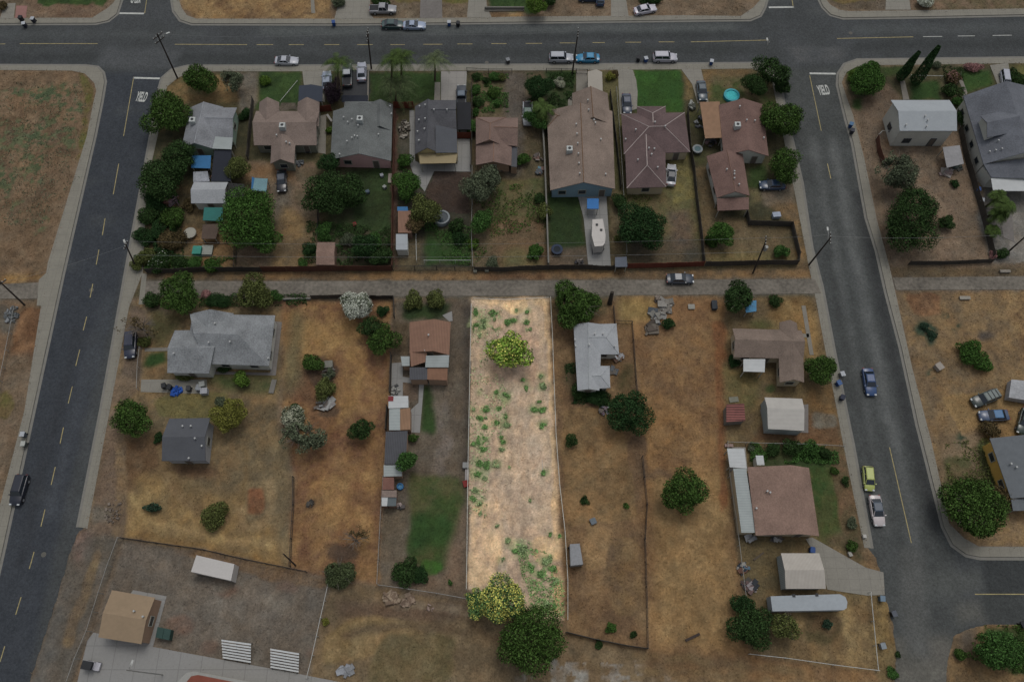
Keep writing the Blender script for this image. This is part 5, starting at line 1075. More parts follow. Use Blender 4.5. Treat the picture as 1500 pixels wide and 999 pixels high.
# lower left
t('full green tree between the alley and mottled grey house', 263,430,31,'green', lobes=11)
t('sparse olive tree beside the alley above mottled grey house', 372,428,25,'olive', rx=1.2, thin=.3, dens=1.1)
t('small green tree touching the sparse olive tree', 400,434,11,'moss')
t('dark low hedge behind the mottled grey house', 320,440,10,'deep', name='hedge_bush', cat='bush', rx=2.4)
t('dark low shrub at the corner left of the full green tree', 225,440,14,'dark', name='shrub', cat='shrub')
t('pink tinged shrub between full green tree and the hedge', 302,432,8,'pinkf', name='shrub', cat='shrub')
t('leafless branching shrub leaning over the left sidewalk', 205,478,27,'brown', thin=.75, dens=.3, rx=1.3, ry=.8)
t('small olive bush beside the parked black hatchback', 213,500,9,'olive', name='bush', cat='bush', rx=1.2)
t('bushy green tree beside the left street sidewalk', 192,614,29,'green', lobes=11)
t('lime green round bush in front of the mottled grey house', 354,557,13,'lime')
t('low dark plants along the mottled grey house front', 330,538,8,'dark', name='shrub', cat='shrub', rx=1.6)
t('low dark shrubs under the left wing eave of mottled grey house', 268,551,6,'olive', name='shrub', cat='shrub', rx=3)
t('yellow green tree beside the dark slate cottage', 337,610,25,'yellow', lobes=9)
t('small dark bush behind the yellow green tree', 322,590,9,'grey', name='bush', cat='bush')
t('tiny dark bush at the cottage left wall', 232,640,7,'deep', name='bush', cat='bush', ry=1.4)
t('olive green rounded bush alone on the mown straw', 314,753,21,'olive', name='bush', cat='bush')
t('flat dark cactus like shrub on the mown straw', 225,743,14,'teal', name='shrub', cat='shrub', ry=.5)
t('white flowering tree at the top of the rusty straw lot', 527,449,23,'grey', flower=('white', .9, -.6))
t('dark tree directly below the white flowering tree', 543,480,18,'dark')
t('dark tree against the fox brown house fence', 562,496,21,'green', ry=1.1)
t('small dark shrub right of the white flowering tree', 561,456,9,'deep', name='shrub', cat='shrub')
t('round green tree beside the pale junk box in the rusty lot', 459,531,16,'green')
t('dark tree above the white debris in the rusty lot', 474,570,17,'olive', ry=1.1)
t('bare grey twiggy shrub below the pale junk box', 480,548,11,'grey', thin=.4, name='shrub', cat='shrub')
t('white topped flowering shrub in the rusty lot', 433,613,19,'grey', name='flowering_shrub', cat='shrub', flower=('ivory', .5, 0))
t('dark top sprig above the white topped shrub', 433,598,8,'dark', name='shrub', cat='shrub')
t('thin scruffy tree spreading below the white topped shrub', 440,640,30,'grey', thin=.45, rx=1.05, ry=.8, dens=.9)
t('dark compact round tree in the middle of the rusty lot', 530,630,18,'dark')
t('bare dark branched shrub low in the rusty lot', 520,790,22,'brown', thin=.8, dens=.25, rx=1.2, ry=.8)
t('large spiky grey green yucca like shrub at the school fence', 496,840,26,'palmg', thin=.3, dens=1.2, name='shrub', cat='shrub', ry=.85)
t('spiky olive shrub at the alley above fox brown house', 606,440,15,'olive', name='shrub', cat='shrub')
t('second spiky olive shrub nearer the long drive entrance', 640,440,15,'olive', name='shrub', cat='shrub')
t('perfectly round bright tree beside the dark roofed outbuilding', 596,674,17,'moss', lobes=4, h=3.0)
t('small green tree above the perfectly round one', 606,642,8,'green')
t('dark round bush at the bottom of the long drive yard', 595,838,20,'dark', name='bush', cat='bush')
t('dark green bush joined to its round neighbour near the yard bottom', 614,840,14,'deep', name='bush', cat='bush')
# lower centre and right
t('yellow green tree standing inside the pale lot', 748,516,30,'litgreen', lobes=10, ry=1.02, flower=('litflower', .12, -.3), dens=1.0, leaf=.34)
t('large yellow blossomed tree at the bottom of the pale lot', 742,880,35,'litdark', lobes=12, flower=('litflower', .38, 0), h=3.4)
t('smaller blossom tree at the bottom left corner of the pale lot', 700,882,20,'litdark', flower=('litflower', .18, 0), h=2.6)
t('very large dark green tree below the pale lot', 772,936,47,'green', lobes=17, rx=1.04, ry=.95)
t('bushy green tree at the alley beside the pale lot', 844,447,35,'green', lobes=10, thin=.12, dens=1.4)
t('dense dark rounded tree below the grey courtyard house', 921,604,31,'deep', lobes=14, dens=1.25)
t('tiny scruffy tree beside the wavering wire fence', 838,645,10,'dark')
t('round green tree alone in the long straw lot', 1004,720,33,'green', lobes=13, dens=1.2)
t('low green growth around the courtyard house base', 850,570,13,'dark', name='shrub', cat='shrub', ry=1.6)
t('low dark green growth in front of the courtyard house', 872,583,12,'deep', name='shrub', cat='shrub', rx=1.8)
t('small green tuft among rubble in the long straw lot', 980,473,10,'deep', name='bush', cat='bush')
t('feathery dark tree next to the blue tent roof', 1082,437,27,'dark', thin=.22, dens=1.3, ry=.85)
t('small green shrub beside the alley right of the blue tent', 1135,441,10,'dark', name='shrub', cat='shrub')
t('feathery green tree at the sidewalk by dusty brown house', 1203,540,25,'green', thin=.2, dens=1.3, ry=.9)
t('green shrub at the dusty brown house left corner', 1074,528,9,'deep', name='shrub', cat='shrub', ry=1.5)
for i, (x, y, r_) in enumerate(((1133,657,12),(1160,655,14),(1184,656,14),(1208,664,10),(1100,657,7),(1222,690,7),(1238,705,7),(1248,800,9),(1247,765,8))):
    t(('dark hedge bush above the rosy brown house, nearest the garden shed', 'middle hedge bush above the rosy brown house', 'largest hedge bush above the rosy brown house', 'small hedge bush at the lawn corner near the sidewalk', 'low flowering plant above the white porch roof', 'low shrub between lawn and the sidewalk near lime car', 'small shrub beside the sidewalk level with lime car', 'green shrub at the drive corner by the sidewalk', 'dull shrub beside the sidewalk near the white sedan')[i], x, y, r_, ('dark', 'dark', 'moss', 'dark', 'grey', 'green', 'dark', 'green', 'grey')[i], name='shrub', cat='shrub')
t('dark feathery tree left of the long white trailer', 1098,918,32,'dark', lobes=11)
t('darker small tree behind the feathery one by junk pile', 1090,888,18,'deep')
t('yellow green tree in front of the long white trailer', 1152,915,21,'olive', thin=.12)
t('small dark shrub in the white trailer yard', 1212,914,8,'teal', name='shrub', cat='shrub')
t('bright green double crowned bush beside the brown circle patch', 1420,514,19,'bright', lobes=7, name='bush', cat='bush')
t('lower half of the green double bush in the dry lot', 1438,531,16,'bright', name='bush', cat='bush')
t('large dark tree at the lower right street corner', 1426,746,45,'green', lobes=16, thin=.1, dens=1.4)
t('reddish brown tree beside the grey roof yellow house', 1461,725,19,'brown')
t('small dull brown tree below the light blue sedan', 1452,631,14,'brown', thin=.2)
t('spreading green tree at the bottom right corner', 1472,955,34,'moss', rx=1.3, ry=.85)
t('low weedy bush beside the cross street corner', 1406,958,10,'green', name='bush', cat='bush')
t('small round green bush in courtyard house lot bottom', 895,918,8,'bright', name='bush', cat='bush')
for i, (x, y, r_) in enumerate(((928,929,6),(856,733,7),(917,740,5),(588,830,5),(659,853,4),(878,944,7),(1315,958,5),(1308,985,9),(477,910,6),(1354,478,7),(1365,490,8))):
    t(('tiny shrub near the bottom fence of the courtyard lot', 'dark little shrub in the courtyard house lot', 'tiny green weed clump right of the courtyard lot middle', 'tiny bright weed clump beside the dark round bush', 'single small weed in the drive yard bottom', 'low dark weed on the bottom fence', 'small weed clump at the right road edge', 'weed clump at the bottom road edge', 'yellow green weeds beside the white pipe fence', 'dark teal weed patch across the right street', 'second dark teal weed patch across the right street')[i], x, y, r_, ('dark', 'dark', 'green', 'lime', 'moss', 'dark', 'dark', 'moss', 'yellow', 'teal', 'teal')[i], name='weed_clump', cat='weed', trunk=False, squat=.6, h=.25)
# weeds of the pale lot: countable clumps
pos = ('top edge', 'upper part', 'upper middle', 'middle', 'lower middle', 'lower part', 'bottom')
GRPW = 'green weed clumps scattered over the pale lot'
for (x, y, r_) in WL:
    t('small green weed clump growing on the pale bare lot', x, y, r_*1.15, 'weed' if R.random() < .6 else 'weedgrey', name='weed_clump', cat='weed', group=GRPW, trunk=False, squat=.4, h=.16, leaf=.15, lobes=7, dens=.35, thin=.35, rx=R.uniform(.8, 1.25), ry=R.uniform(.8, 1.25))
# palms
def palm(label, base, top, n_=15, L=2.6, name='palm_tree', m='palm'):
    L *= 1.3
    h = h_of(base, top); b = G(*base, 0); c = G(*top, h); rs = np.random.RandomState(int(base[0])*3+int(base[1])); T = thing(name, label, 'palm', b)
    MB().tube([b, lerp(b, c, .5)+Vector((.1, 0, 0)), c], .2, 8, .15).build('trunk', m_bark, T)
    V = []; Q = []
    for i in range(n_):
        a = 2*math.pi*i/n_*1.0+rs.rand()*.3; up = rs.uniform(-.1, 1.0); ln = L*rs.uniform(.8, 1.1); pts = []
        for k in range(9):
            s = k/8; x = ln*s*math.cos(up*.8); z = ln*(math.sin(up*.9)*s-.75*s*s); pts.append(np.array([c.x+math.cos(a)*x, c.y+math.sin(a)*x, c.z+z]))
        for k in range(8):
            p, q = pts[k], pts[k+1]; d = (q-p)/np.linalg.norm(q-p); sd_ = np.array([-math.sin(a), math.cos(a), 0])
            for j in (0, .33, .66):
                o_ = p+(q-p)*j; wl = .5*math.sin(math.pi*min(1, (k+j)/8*.85+.12))+.1
                for sg in (-1, 1):
                    e = o_+sd_*sg*wl+d*.35+np.array([0, 0, -.22*wl]); bb = len(V); V += [o_-d*.04, o_+d*.06, e+d*.02, e-d*.02]; Q.append([bb, bb+1, bb+2, bb+3])
    plantm('fronds', np.array(V), np.array(Q), L_[m], T, tuple(b)); return T
palm('tall palm in front of slate green house, above the dark purple tree', (493,145), (495,92), L=2.7)
palm('tallest palm of the pair over the top street lawn', (572,140), (574,86), L=2.9)
palm('palm leaning right beside the tallest front palm', (586,130), (588,84), L=2.6)
palm('broad grey skirted palm on the charcoal house lawn', (580,150), (578,122), L=3.6, m='palmg', n_=24)
palm('single palm beside the charcoal house driveway', (637,118), (636,87), L=2.9, m='palmg')
palm('bushy palm below the dark spreading tree', (797,182), (796,158), L=2.4)
palm('upper palm of the three in the paved yard', (1444,303), (1464,287), L=1.5)
palm('middle palm of the three in the paved yard', (1446,318), (1474,300), L=1.8)
palm('lowest palm of the three in the paved yard', (1448,327), (1466,312), L=1.6)
palm('short yucca like palm at paved yard fence', (1456,345), (1456,336), L=1.2)
# cypresses
def cypress(label, base, top, r):
    h = h_of(base, top); b = G(*base, 0); tt = G(*top, h); rs = np.random.RandomState(int(base[0])); n_ = 5200; u = rs.rand(n_)**.8; a = rs.rand(n_)*6.283
    rad = r*np.clip(np.minimum(u*9+.35, 1)*(1-.72*u**1.6), 0, 1)*(.82+.25*rs.rand(n_))*(1+.12*np.sin(a*3+u*9)); P3 = np.stack([b.x+(tt.x-b.x)*u+np.cos(a)*rad, b.y+(tt.y-b.y)*u+np.sin(a)*rad, .2+u*(h-.1)], 1)
    T = thing('cypress', label, 'tree', b); d = np.stack([np.cos(a), np.sin(a), .6+0*a], 1); v, q = leaf_cloud(P3, d, .24, rs); plantm('crown', v, q, L_['deep'], T, tuple(b)); MB().tube([b, b+Vector((0, 0, 1))], .18, 6).build('trunk', m_bark, T)
cypress('left shorter columnar cypress before the white house', (1317,117), (1346,77), .95)
cypress('taller columnar cypress before the white house', (1339,123), (1375,69), 1.1)
T = thing('tree_stump', 'dark leaning dead trunk at the alley beside the bushy tree', 'tree stump', G(893,443)); MB().tube([G(893,445), G(895,436,1.5), G(897,428,2.6)], .42, 9, .3).build('trunk', mat('dead_wood', '#28241f', .95, .2, 3), T)

def undergrowth(label, poly, n_, m, hgt=.8, seed=5):
    pw = GP(poly); xs = [p.x for p in pw]; ys = [p.y for p in pw]; rs = np.random.RandomState(seed); x = rs.uniform(min(xs), max(xs), n_*4); y = rs.uniform(min(ys), max(ys), n_*4)
    nz = vnoise(x, y, 1.6, seed, 3); ok = pip(x, y, [(p.x, p.y) for p in pw]) & (nz > .46); x, y, nz = x[ok][:n_], y[ok][:n_], nz[ok][:n_]; z = rs.rand(len(x))**.6*hgt*np.clip((nz-.44)*5, .1, 1)
    v, q = leaf_cloud(np.stack([x, y, z], 1), np.tile([0, 0, 1.0], (len(x), 1)), .2, rs, .8); me = np_mesh('ground_cover', v, q, L_[m]); o = bpy.data.objects.new('ground_cover', me); COL.objects.link(o); tagset(o, label, 'ground cover', kind='stuff')
for i_, (lb, pl, nn, mm, hh) in enumerate((('dense mixed undergrowth along the left street hedge', [(208,280),(262,285),(272,395),(198,397),(203,330)], 9000, 'deep', 1.3), ('low green undergrowth along the alley below the sandy garden', [(215,378),(345,378),(345,397),(212,398)], 3000, 'moss', .8),
    ('leafy undergrowth in the yard behind slate green house', [(450,325),(572,335),(573,394),(446,394)], 8000, 'dark', 1.0), ('green undergrowth around the round pool yard', [(582,235),(612,262),(645,340),(690,330),(690,392),(650,385),(640,345),(600,330),(584,300)], 5000, 'moss', .7),
    ('weedy green growth in the leafy front yard', [(694,108),(745,110),(745,165),(695,166)], 3500, 'moss', .5), ('flowering garden growth before the taupe house', [(772,108),(842,108),(838,150),(800,172),(772,170)], 4500, 'dark', .7), ('green weeds in the dirt yard behind small brown house', [(694,250),(725,262),(800,280),(800,335),(735,345),(695,390)], 4500, 'green', .4),
    ('low planting between alley and mottled grey house', [(215,430),(450,432),(450,448),(330,450),(215,452)], 5000, 'dark', .8), ('green growth around the corner shrubs of white house', [(1380,96),(1410,100),(1414,165),(1400,160),(1384,130)], 2200, 'dark', .6), ('low green growth above the rosy brown house', [(1098,648),(1230,654),(1228,680),(1098,678)], 4200, 'moss', .7),
    ('weeds along the bottom right street corner', [(1440,915),(1560,915),(1560,990),(1475,985),(1410,960)], 5000, 'green', .7), ('ragged weeds beside the plum house fence', [(915,284),(960,284),(950,300),(912,330)], 900, 'olive', .4), ('scattered green weeds in the big left field', [(20,122),(130,120),(118,260),(60,330),(0,330),(0,150)], 3000, 'grey', .25),
    ('green weeds beside grey roof yellow house', [(1385,650),(1450,640),(1466,712),(1440,735),(1388,735)], 2200, 'olive', .35), ('creeping green growth around the courtyard house', [(826,535),(846,530),(848,580),(905,585),(890,600),(836,592)], 2200, 'deep', .4))):
    undergrowth(lb, pl, nn, mm, hh, 60+i_)

undergrowth('fine green weeds along the drive side of the pale lot', [(692,450),(735,455),(730,500),(745,600),(735,640),(720,640),(712,760),(688,770),(688,600)], 1500, 'weedgrey', .22, 91)
undergrowth('dense green weeds at the bottom corner of the pale lot', [(755,795),(800,808),(826,850),(828,905),(785,900),(770,870),(762,830)], 1800, 'weed', .3, 92)
# ================================================================ vehicles
m_tyre = mat('tyre_rubber', '#151515', .9, .1, 5); m_rim = mat('wheel_rim', '#6f7173', .4, .1, 5, metal=.3); m_cglass = mat('car_glass', '#171d23', .08, .05, 2, spec=.8); m_lamp = mat('headlight_lens', '#8b8f90', .2, .05, 3); m_tail = mat('taillight_lens', '#5a1614', .3, .05, 3); m_bed = mat('pickup_bed', '#222325', .8, .15, 4)
def paintm(c): 
    nm = 'car_paint_'+c.strip('#'); 
    if nm in MATS: return MATS[nm]
    m = mat(nm, c, .32, .03, 2, spec=.5); m.node_tree.nodes["Principled BSDF"].inputs["Coat Weight"].default_value = .3; return m
# profile stations: x (front +), half width, lower z, beltline z
SHAPES = {
 'sedan': dict(L=4.7, W=1.82, H=1.43, body=[(-2.35,.62,.35,.72),(-2.2,.82,.24,.92),(-1.5,.9,.2,.97),(-.6,.91,.2,.95),(.6,.91,.2,.93),(1.3,.89,.2,.88),(2.0,.84,.22,.78),(2.3,.68,.3,.62)], cab=(-1.75,.95,-1.05,.22)),
 'coupe': dict(L=4.6, W=1.82, H=1.33, body=[(-2.3,.64,.35,.7),(-2.15,.84,.22,.9),(-1.4,.91,.18,.95),(-.6,.91,.18,.92),(.5,.9,.18,.9),(1.3,.89,.18,.84),(2.0,.84,.2,.72),(2.28,.66,.3,.56)], cab=(-1.8,.75,-.85,.0)),
 'suv': dict(L=4.7, W=1.88, H=1.72, body=[(-2.35,.76,.4,.95),(-2.25,.88,.3,1.08),(-1.5,.93,.25,1.1),(0,.94,.25,1.08),(.9,.93,.25,1.05),(1.6,.9,.25,.98),(2.15,.84,.3,.86),(2.35,.7,.4,.7)], cab=(-2.22,1.0,-2.0,.45)),
 'hatch': dict(L=4.1, W=1.74, H=1.5, body=[(-2.05,.7,.35,.85),(-1.95,.82,.25,.98),(-1.3,.87,.22,1.0),(0,.88,.22,.98),(.8,.87,.22,.94),(1.4,.84,.22,.84),(1.9,.76,.26,.7),(2.05,.62,.34,.6)], cab=(-1.92,1.1,-1.6,.35)),
 'pickup': dict(L=5.4, W=1.95, H=1.78, body=[(-2.7,.9,.45,1.02),(-2.6,.95,.38,1.05),(-1.2,.96,.35,1.05),(0,.96,.33,1.07),(1.0,.95,.33,1.06),(1.8,.92,.33,1.0),(2.5,.88,.36,.92),(2.7,.74,.45,.8)], cab=(-.75,1.1,-.6,.55)),
 'van': dict(L=4.9, W=1.95, H=1.85, body=[(-2.45,.86,.35,1.0),(-2.35,.94,.28,1.1),(-1.2,.96,.25,1.12),(0,.96,.25,1.1),(1.0,.95,.25,1.06),(1.8,.9,.28,.98),(2.3,.82,.32,.85),(2.45,.66,.4,.7)], cab=(-2.35,1.75,-2.2,1.0)),
}
def car(label, px, py, dpx, kind, colr, name=None, z=0.0, scale=1.0, roofc=None, cat='car', group=None, racks=False, bedcover=None):
    S = SHAPES[kind]; P0 = G(px, py, z+.5); d = G(px+dpx[0], py+dpx[1], z)-G(px, py, z); rz = math.atan2(d.y, d.x)
    T = thing(name or {'pickup': 'pickup_truck', 'van': 'minivan', 'suv': 'suv'}.get(kind, 'parked_car'), label, cat, (P0.x, P0.y, z), rz, group or 'cars and trucks parked or driving around the block'); T.scale = (scale,)*3
    pm = paintm(colr); k = dict(parent=T, world=False)
    V = []; F = []; st_ = S['body']; ring = 10
    for (x, hw, z0, z1) in st_:
        pr = [(-hw*.92, z0), (-hw, z0+.12), (-hw, z0+(z1-z0)*.55), (-hw*.97, z1-.06), (-hw*.86, z1), (hw*.86, z1), (hw*.97, z1-.06), (hw, z0+(z1-z0)*.55), (hw, z0+.12), (hw*.92, z0)]
        V += [(x, y, zz) for y, zz in pr]
    for i in range(len(st_)-1):
        for j in range(ring): F.append([i*ring+j, (i+1)*ring+j, (i+1)*ring+(j+1) % ring, i*ring+(j+1) % ring])
    F.append(list(range(ring))); F.append([(len(st_)-1)*ring+j for j in range(ring)][::-1])
    mb = MB().add(V, F); body = mb.build('body', pm, smooth=False, **k)
    for p in body.data.polygons: p.use_smooth = True
    body.modifiers.new('edge', 'EDGE_SPLIT').split_angle = math.radians(38)
    xr, xf, tr, tf = S['cab']; belt = [b for b in st_ if b[0] <= 0][-1][3]-.02; H = S['H']; bw = S['W']/2*.87; tw = S['W']/2*.70
    if kind == 'pickup' and bedcover is None:
        MB().box((-1.72, 0, .98), (1.75, 1.5, .2)).build('bed_floor', m_bed, body, world=False) if False else MB().box((-1.72, 0, 1.0), (1.75, 1.45, .13)).build('bed', m_bed, **k)
    if kind == 'pickup' and bedcover: MB().box((-1.72, 0, 1.03), (1.75, 1.6, .14)).build('bed_cover', bedcover, **k)
    g = MB(); g.add([(xr, -bw, belt), (xf, -bw, belt), (xf, bw, belt), (xr, bw, belt), (tr, -tw, H-.05), (tf, -tw, H-.05), (tf, tw, H-.05), (tr, tw, H-.05)], [(0, 1, 5, 4), (1, 2, 6, 5), (2, 3, 7, 6), (3, 0, 4, 7), (4, 5, 6, 7), (0, 3, 2, 1)]); g.build('windows', m_cglass, **k)
    rm_ = paintm(roofc) if roofc else pm
    rf = MB(); rf.add([(tr-.05, -tw-.02, H-.05), (tf+.05, -tw-.02, H-.05), (tf+.05, tw+.02, H-.05), (tr-.05, tw+.02, H-.05), (tr+.1, -tw*.85, H+.02), (tf-.1, -tw*.85, H+.02), (tf-.1, tw*.85, H+.02), (tr+.1, tw*.85, H+.02)], [(0, 1, 5, 4), (1, 2, 6, 5), (2, 3, 7, 6), (3, 0, 4, 7), (4, 5, 6, 7), (0, 3, 2, 1)]); rf.build('roof', rm_, **k)
    for sy in (-1, 1):
        for (a, b_) in (((xf, sy*bw, belt), (tf, sy*tw, H-.04)), ((xr, sy*bw, belt), (tr, sy*tw, H-.04)), (((xr+xf)/2, sy*(bw+.01), belt), ((tr+tf)/2, sy*(tw+.01), H-.04))):
            MB().tube([a, b_], .045, 4).build('pillar', pm, **k)
        MB().box((xf-.15, sy*(S['W']/2+.06), belt+.08), (.16, .2, .14)).build('mirror', pm, **k)
        fx = st_[-1][0]; MB().box((fx-.12, sy*.6, .66 if kind not in ('suv', 'pickup', 'van') else .8), (.22, .34, .16)).build('headlight', m_lamp, **k)
        rx_ = st_[0][0]; MB().box((rx_+.1, sy*.68, .78 if kind not in ('suv', 'pickup', 'van') else .95), (.18, .26, .2)).build('taillight', m_tail, **k)
        for x in (-S['L']*.29, S['L']*.31):
            R_ = .33 if kind not in ('suv', 'pickup', 'van') else .38; w_ = MB(); n_ = 16; y0, y1 = sy*(S['W']/2-.24), sy*(S['W']/2+.005)
            w_.add([(x+R_*math.cos(2*math.pi*i/n_), y, R_+R_*math.sin(2*math.pi*i/n_)) for y in (y0, y1) for i in range(n_)], [[i, (i+1) % n_, n_+(i+1) % n_, n_+i] for i in range(n_)]+[list(range(n_))[::-1], list(range(n_, 2*n_))]); wh = w_.build('wheel', m_tyre, **k)
            r2 = MB(); yy = sy*(S['W']/2+.012); r2.add([(x+R_*.6*math.cos(2*math.pi*i/n_), yy, R_+R_*.6*math.sin(2*math.pi*i/n_)) for i in range(n_)], [list(range(n_))]); ro = r2.build('rim', m_rim, wh, world=False)
    if racks:
        for x in (-1.6, -.9, -.2): MB().box((x, 0, H+.06), (.07, tw*1.9, .06)).build('roof_rack', m_blk, **k)
    return T
ST = ZR
car('white muscle car parked in front of the round lime bush, top street', 420,90,(10,0),'coupe','#7d8086',z=ST)
car('dark green sedan parked nose to tail behind the silver coupe', 576,37,(10,0),'sedan','#1d3232',z=ST)
car('silver blue coupe parked ahead of the dark green sedan', 607,38,(10,0),'coupe','#6a7586',z=ST)
car('silver pickup with dark open bed on the dirt across the top street', 561,15,(10,0),'pickup','#67686b')
car('white wagon parked left of the turquoise sedan', 822,86,(10,0),'suv','#767a80',z=ST)
car('bright turquoise blue sedan parked on the top street', 861,86,(-10,0),'sedan','#0d5c7c',z=ST)
car('white suv parked right of the paired bins on the top street', 974,85.5,(10,0),'suv','#83838a',z=ST)
car('white sedan parked at an angle on dirt across the top street', 945,15,(10,-2),'sedan','#8d8b93')
car('dark navy sedan nose down on the plum house driveway', 918,153,(.8,10),'sedan','#222a3a')
car('dark slate sedan on the driveway above tan carport', 1028,134,(1.5,10),'sedan','#27343c')
car('blue windowed dark pickup under the black mesh carport', 676,143,(0,-10),'pickup','#23282e', roofc='#34414d')
car('dark pickup with white cab roof on the dark driveway', 509,112,(0,-10),'pickup','#242a2c', roofc='#777b7e')
car('silver white car at the top of the dark driveway', 530,106,(0,-10),'sedan','#747781')
car('white car partly hidden by dark purple tree', 479,119,(0,-10),'sedan','#646c78')
car('white sedan with dark glass roof behind the plum house', 983,257,(.5,-10),'sedan','#84868a', roofc='#20252b')
car('dark blue sedan parked on concrete beside russet rear house', 1131,272,(-10,0),'sedan','#1c2c40')
car('black sedan in the dirt yard behind the tan house', 413,266,(0,10),'sedan','#17181d', roofc='#2e333c')
car('dark slate car standing in the alley', 996,409,(10,0),'sedan','#262d36')
car('black blue van standing on dirt beside the mottled grey house', 192,506,(-.6,10),'suv','#1d2230')
car('black suv driving down the left street by the kerb', 29,718,(-3,10),'suv','#181b23',z=ST)
car('blue sedan driving on the right street', 1273,560,(1.8,10),'sedan','#1f3454',z=ST)
car('lime yellow hatchback parked at the kerb ahead of white sedan', 1272,701,(1,10),'hatch','#7d8447',z=ST,scale=.93)
car('white sedan with dark glass roof parked at the right kerb', 1284,748,(2,10),'sedan','#8d8787',z=ST, roofc='#2b3540')
car('dark green off road vehicle with roof bars on straw', 1442,584,(-10,4),'suv','#242c2a', roofc='#4a5250', racks=True)
car('faded light blue sedan on straw below the off road vehicle', 1455,609,(-10,.3),'sedan','#27364c', roofc='#2c5070')
car('old white pickup under the bushy tree by small brown house', 773,168,(0,10),'pickup','#75787a', roofc='#2f433c')
car('white van with blue windows beside the slate grey large house', 1472,117,(1,6),'van','#7a7d85', scale=.8)
car('dark car cut by the frame edge below the white wreck', 1500,618,(-2,8),'sedan','#1c2824')
car('blue car half visible beyond the top street dirt lot', 864,-3,(-10,0),'sedan','#18293c')
car('dark blue parked car tail beyond the top street dirt lot', 879,-2,(0,-10),'hatch','#1d3046')
# long white trailer, box trailer, travel trailer, container
def trailer(name, label, poly, h, m, cat='trailer', z0=.55, nose=False, roofbits=0):
    W = GP(poly, h); c = sum(W, Vector())/len(W); c.z = 0; T = thing(name, label, cat, c)
    MB().prism(W, z0, h-.06).build('body', m, T); W2 = [q+(q-Vector((c.x, c.y, q.z))).normalized()*.03 for q in W]; MB().prism(W2, h-.06, h).build('roof', m, T)
    d = (W[1]-W[0]).normalized(); nrm = Vector((-d.y, d.x, 0)); wd = (W[-1]-W[0]).length
    for s in (-1, 1):
        for o in (-.6, .6):
            p = c+d*o+nrm*s*(wd/2-.2); w_ = MB(); n_ = 14; w_.add([tuple(Vector((p.x, p.y, .36))+d*(.36*math.cos(2*math.pi*i/n_))+Vector((0, 0, .36*math.sin(2*math.pi*i/n_)))+nrm*t_) for t_ in (-.1, .1) for i in range(n_)], [[i, (i+1) % n_, n_+(i+1) % n_, n_+i] for i in range(n_)]+[list(range(n_))[::-1], list(range(n_, 2*n_))]); w_.build('wheel', m_tyre, T)
    for i in range(roofbits):
        p = lerp(W[0], W[2], (i+1)/(roofbits+1)); MB().box((p.x, p.y, h+.05), (.4, .4, .12)).build('roof_vent', M_dkm, T)
    if nose: a = (W[-1]+W[-2])/2; MB().tube([Vector((a.x, a.y, .5)), Vector((a.x, a.y, .5))+nose], .06, 6).build('tow_bar', M_dkm, T)
    return T
trailer('long_trailer', 'long white box trailer with rounded end below the ribbed carport', [(1129,873),(1200,871),(1230,870),(1238,874),(1241,881),(1240,890),(1236,893),(1132,895)], 2.7, mat('trailer_skin', '#6e7478', .5, .08, 1.2), roofbits=2)
trailer('travel_trailer', 'white travel trailer parked on the concrete drive of taupe house', [(868,322),(883,321),(887,345),(886,356),(883,360),(871,361),(867,345)], 2.8, mat('camper_skin', '#8a8783', .5, .06, 2), 'caravan', nose=Vector((0, -1.4, 0)), roofbits=2)
T = trailer('cargo_container', 'white storage container at the top of the school yard', [(288,813),(343,826),(338,850),(280,837)], 2.5, mat('container_skin', '#8a8885', .5, .06, 2), 'container', z0=.2)
trailer('camper_shell_trailer', 'weathered grey camper trailer beside the wavering wire fence', [(835,797),(849,796),(854,826),(836,828)], 2.3, mat('camper_grey', '#66686a', .7, .15, 1.5), 'trailer')
T = trailer('wrecked_van', 'broken white vehicle cut by the right frame edge', [(1482,556),(1530,560),(1528,590),(1478,582)], 1.7, mat('wreck_white', '#757779', .6, .25, 1.5), 'vehicle', z0=.4)
# dumpster
a = GP([(231,918),(250,922),(247,937),(228,933)], 1.3); T = thing('dumpster', 'dark green dumpster beside the sand school building', 'dumpster', sum(a, Vector())/4*Vector((1, 1, 0)) if False else ((a[0]+a[2])/2).to_3d()); T.location.z = 0
m_dump = mat('dumpster_green', '#1f332f', .6, .12, 3); MB().prism(a, .1, 1.2).build('bin_body', m_dump, T)
b2 = [lerp(p, (a[0]+a[2])/2, -.04) for p in a]; MB().prism([b2[0], lerp(b2[0], b2[1], .48), lerp(b2[3], b2[2], .48), b2[3]], 1.2, 1.28).build('lid', m_dump, T); MB().prism([lerp(b2[0], b2[1], .52), b2[1], b2[2], lerp(b2[3], b2[2], .52)], 1.2, 1.28).build('lid', m_dump, T)
# golf cart
c = G(138,975); T = thing('golf_cart', 'small golf cart with black roof on school pavement', 'golf cart', c, -.15); k = dict(parent=T, world=False)
MB().box((0, 0, .45), (2.2, 1.1, .35)).build('body', paintm('#85858a'), bevel=.06, **k); MB().box((-.1, 0, .8), (.5, 1.0, .3)).build('seat', m_bed, **k); MB().box((-.25, 0, 1.75), (1.4, 1.1, .06)).build('canopy', m_blk, **k)
for sx in (-.85, .4):
    for sy in (-.5, .5): MB().tube([(sx, sy, .6), (sx, sy, 1.72)], .03, 5).build('post', m_blk, **k)
for sx in (-.75, .75):
    for sy in (-.5, .5): MB().tube([(sx, sy-.08, .25), (sx, sy+.08, .25)], .25, 12).build('wheel', m_tyre, **k)

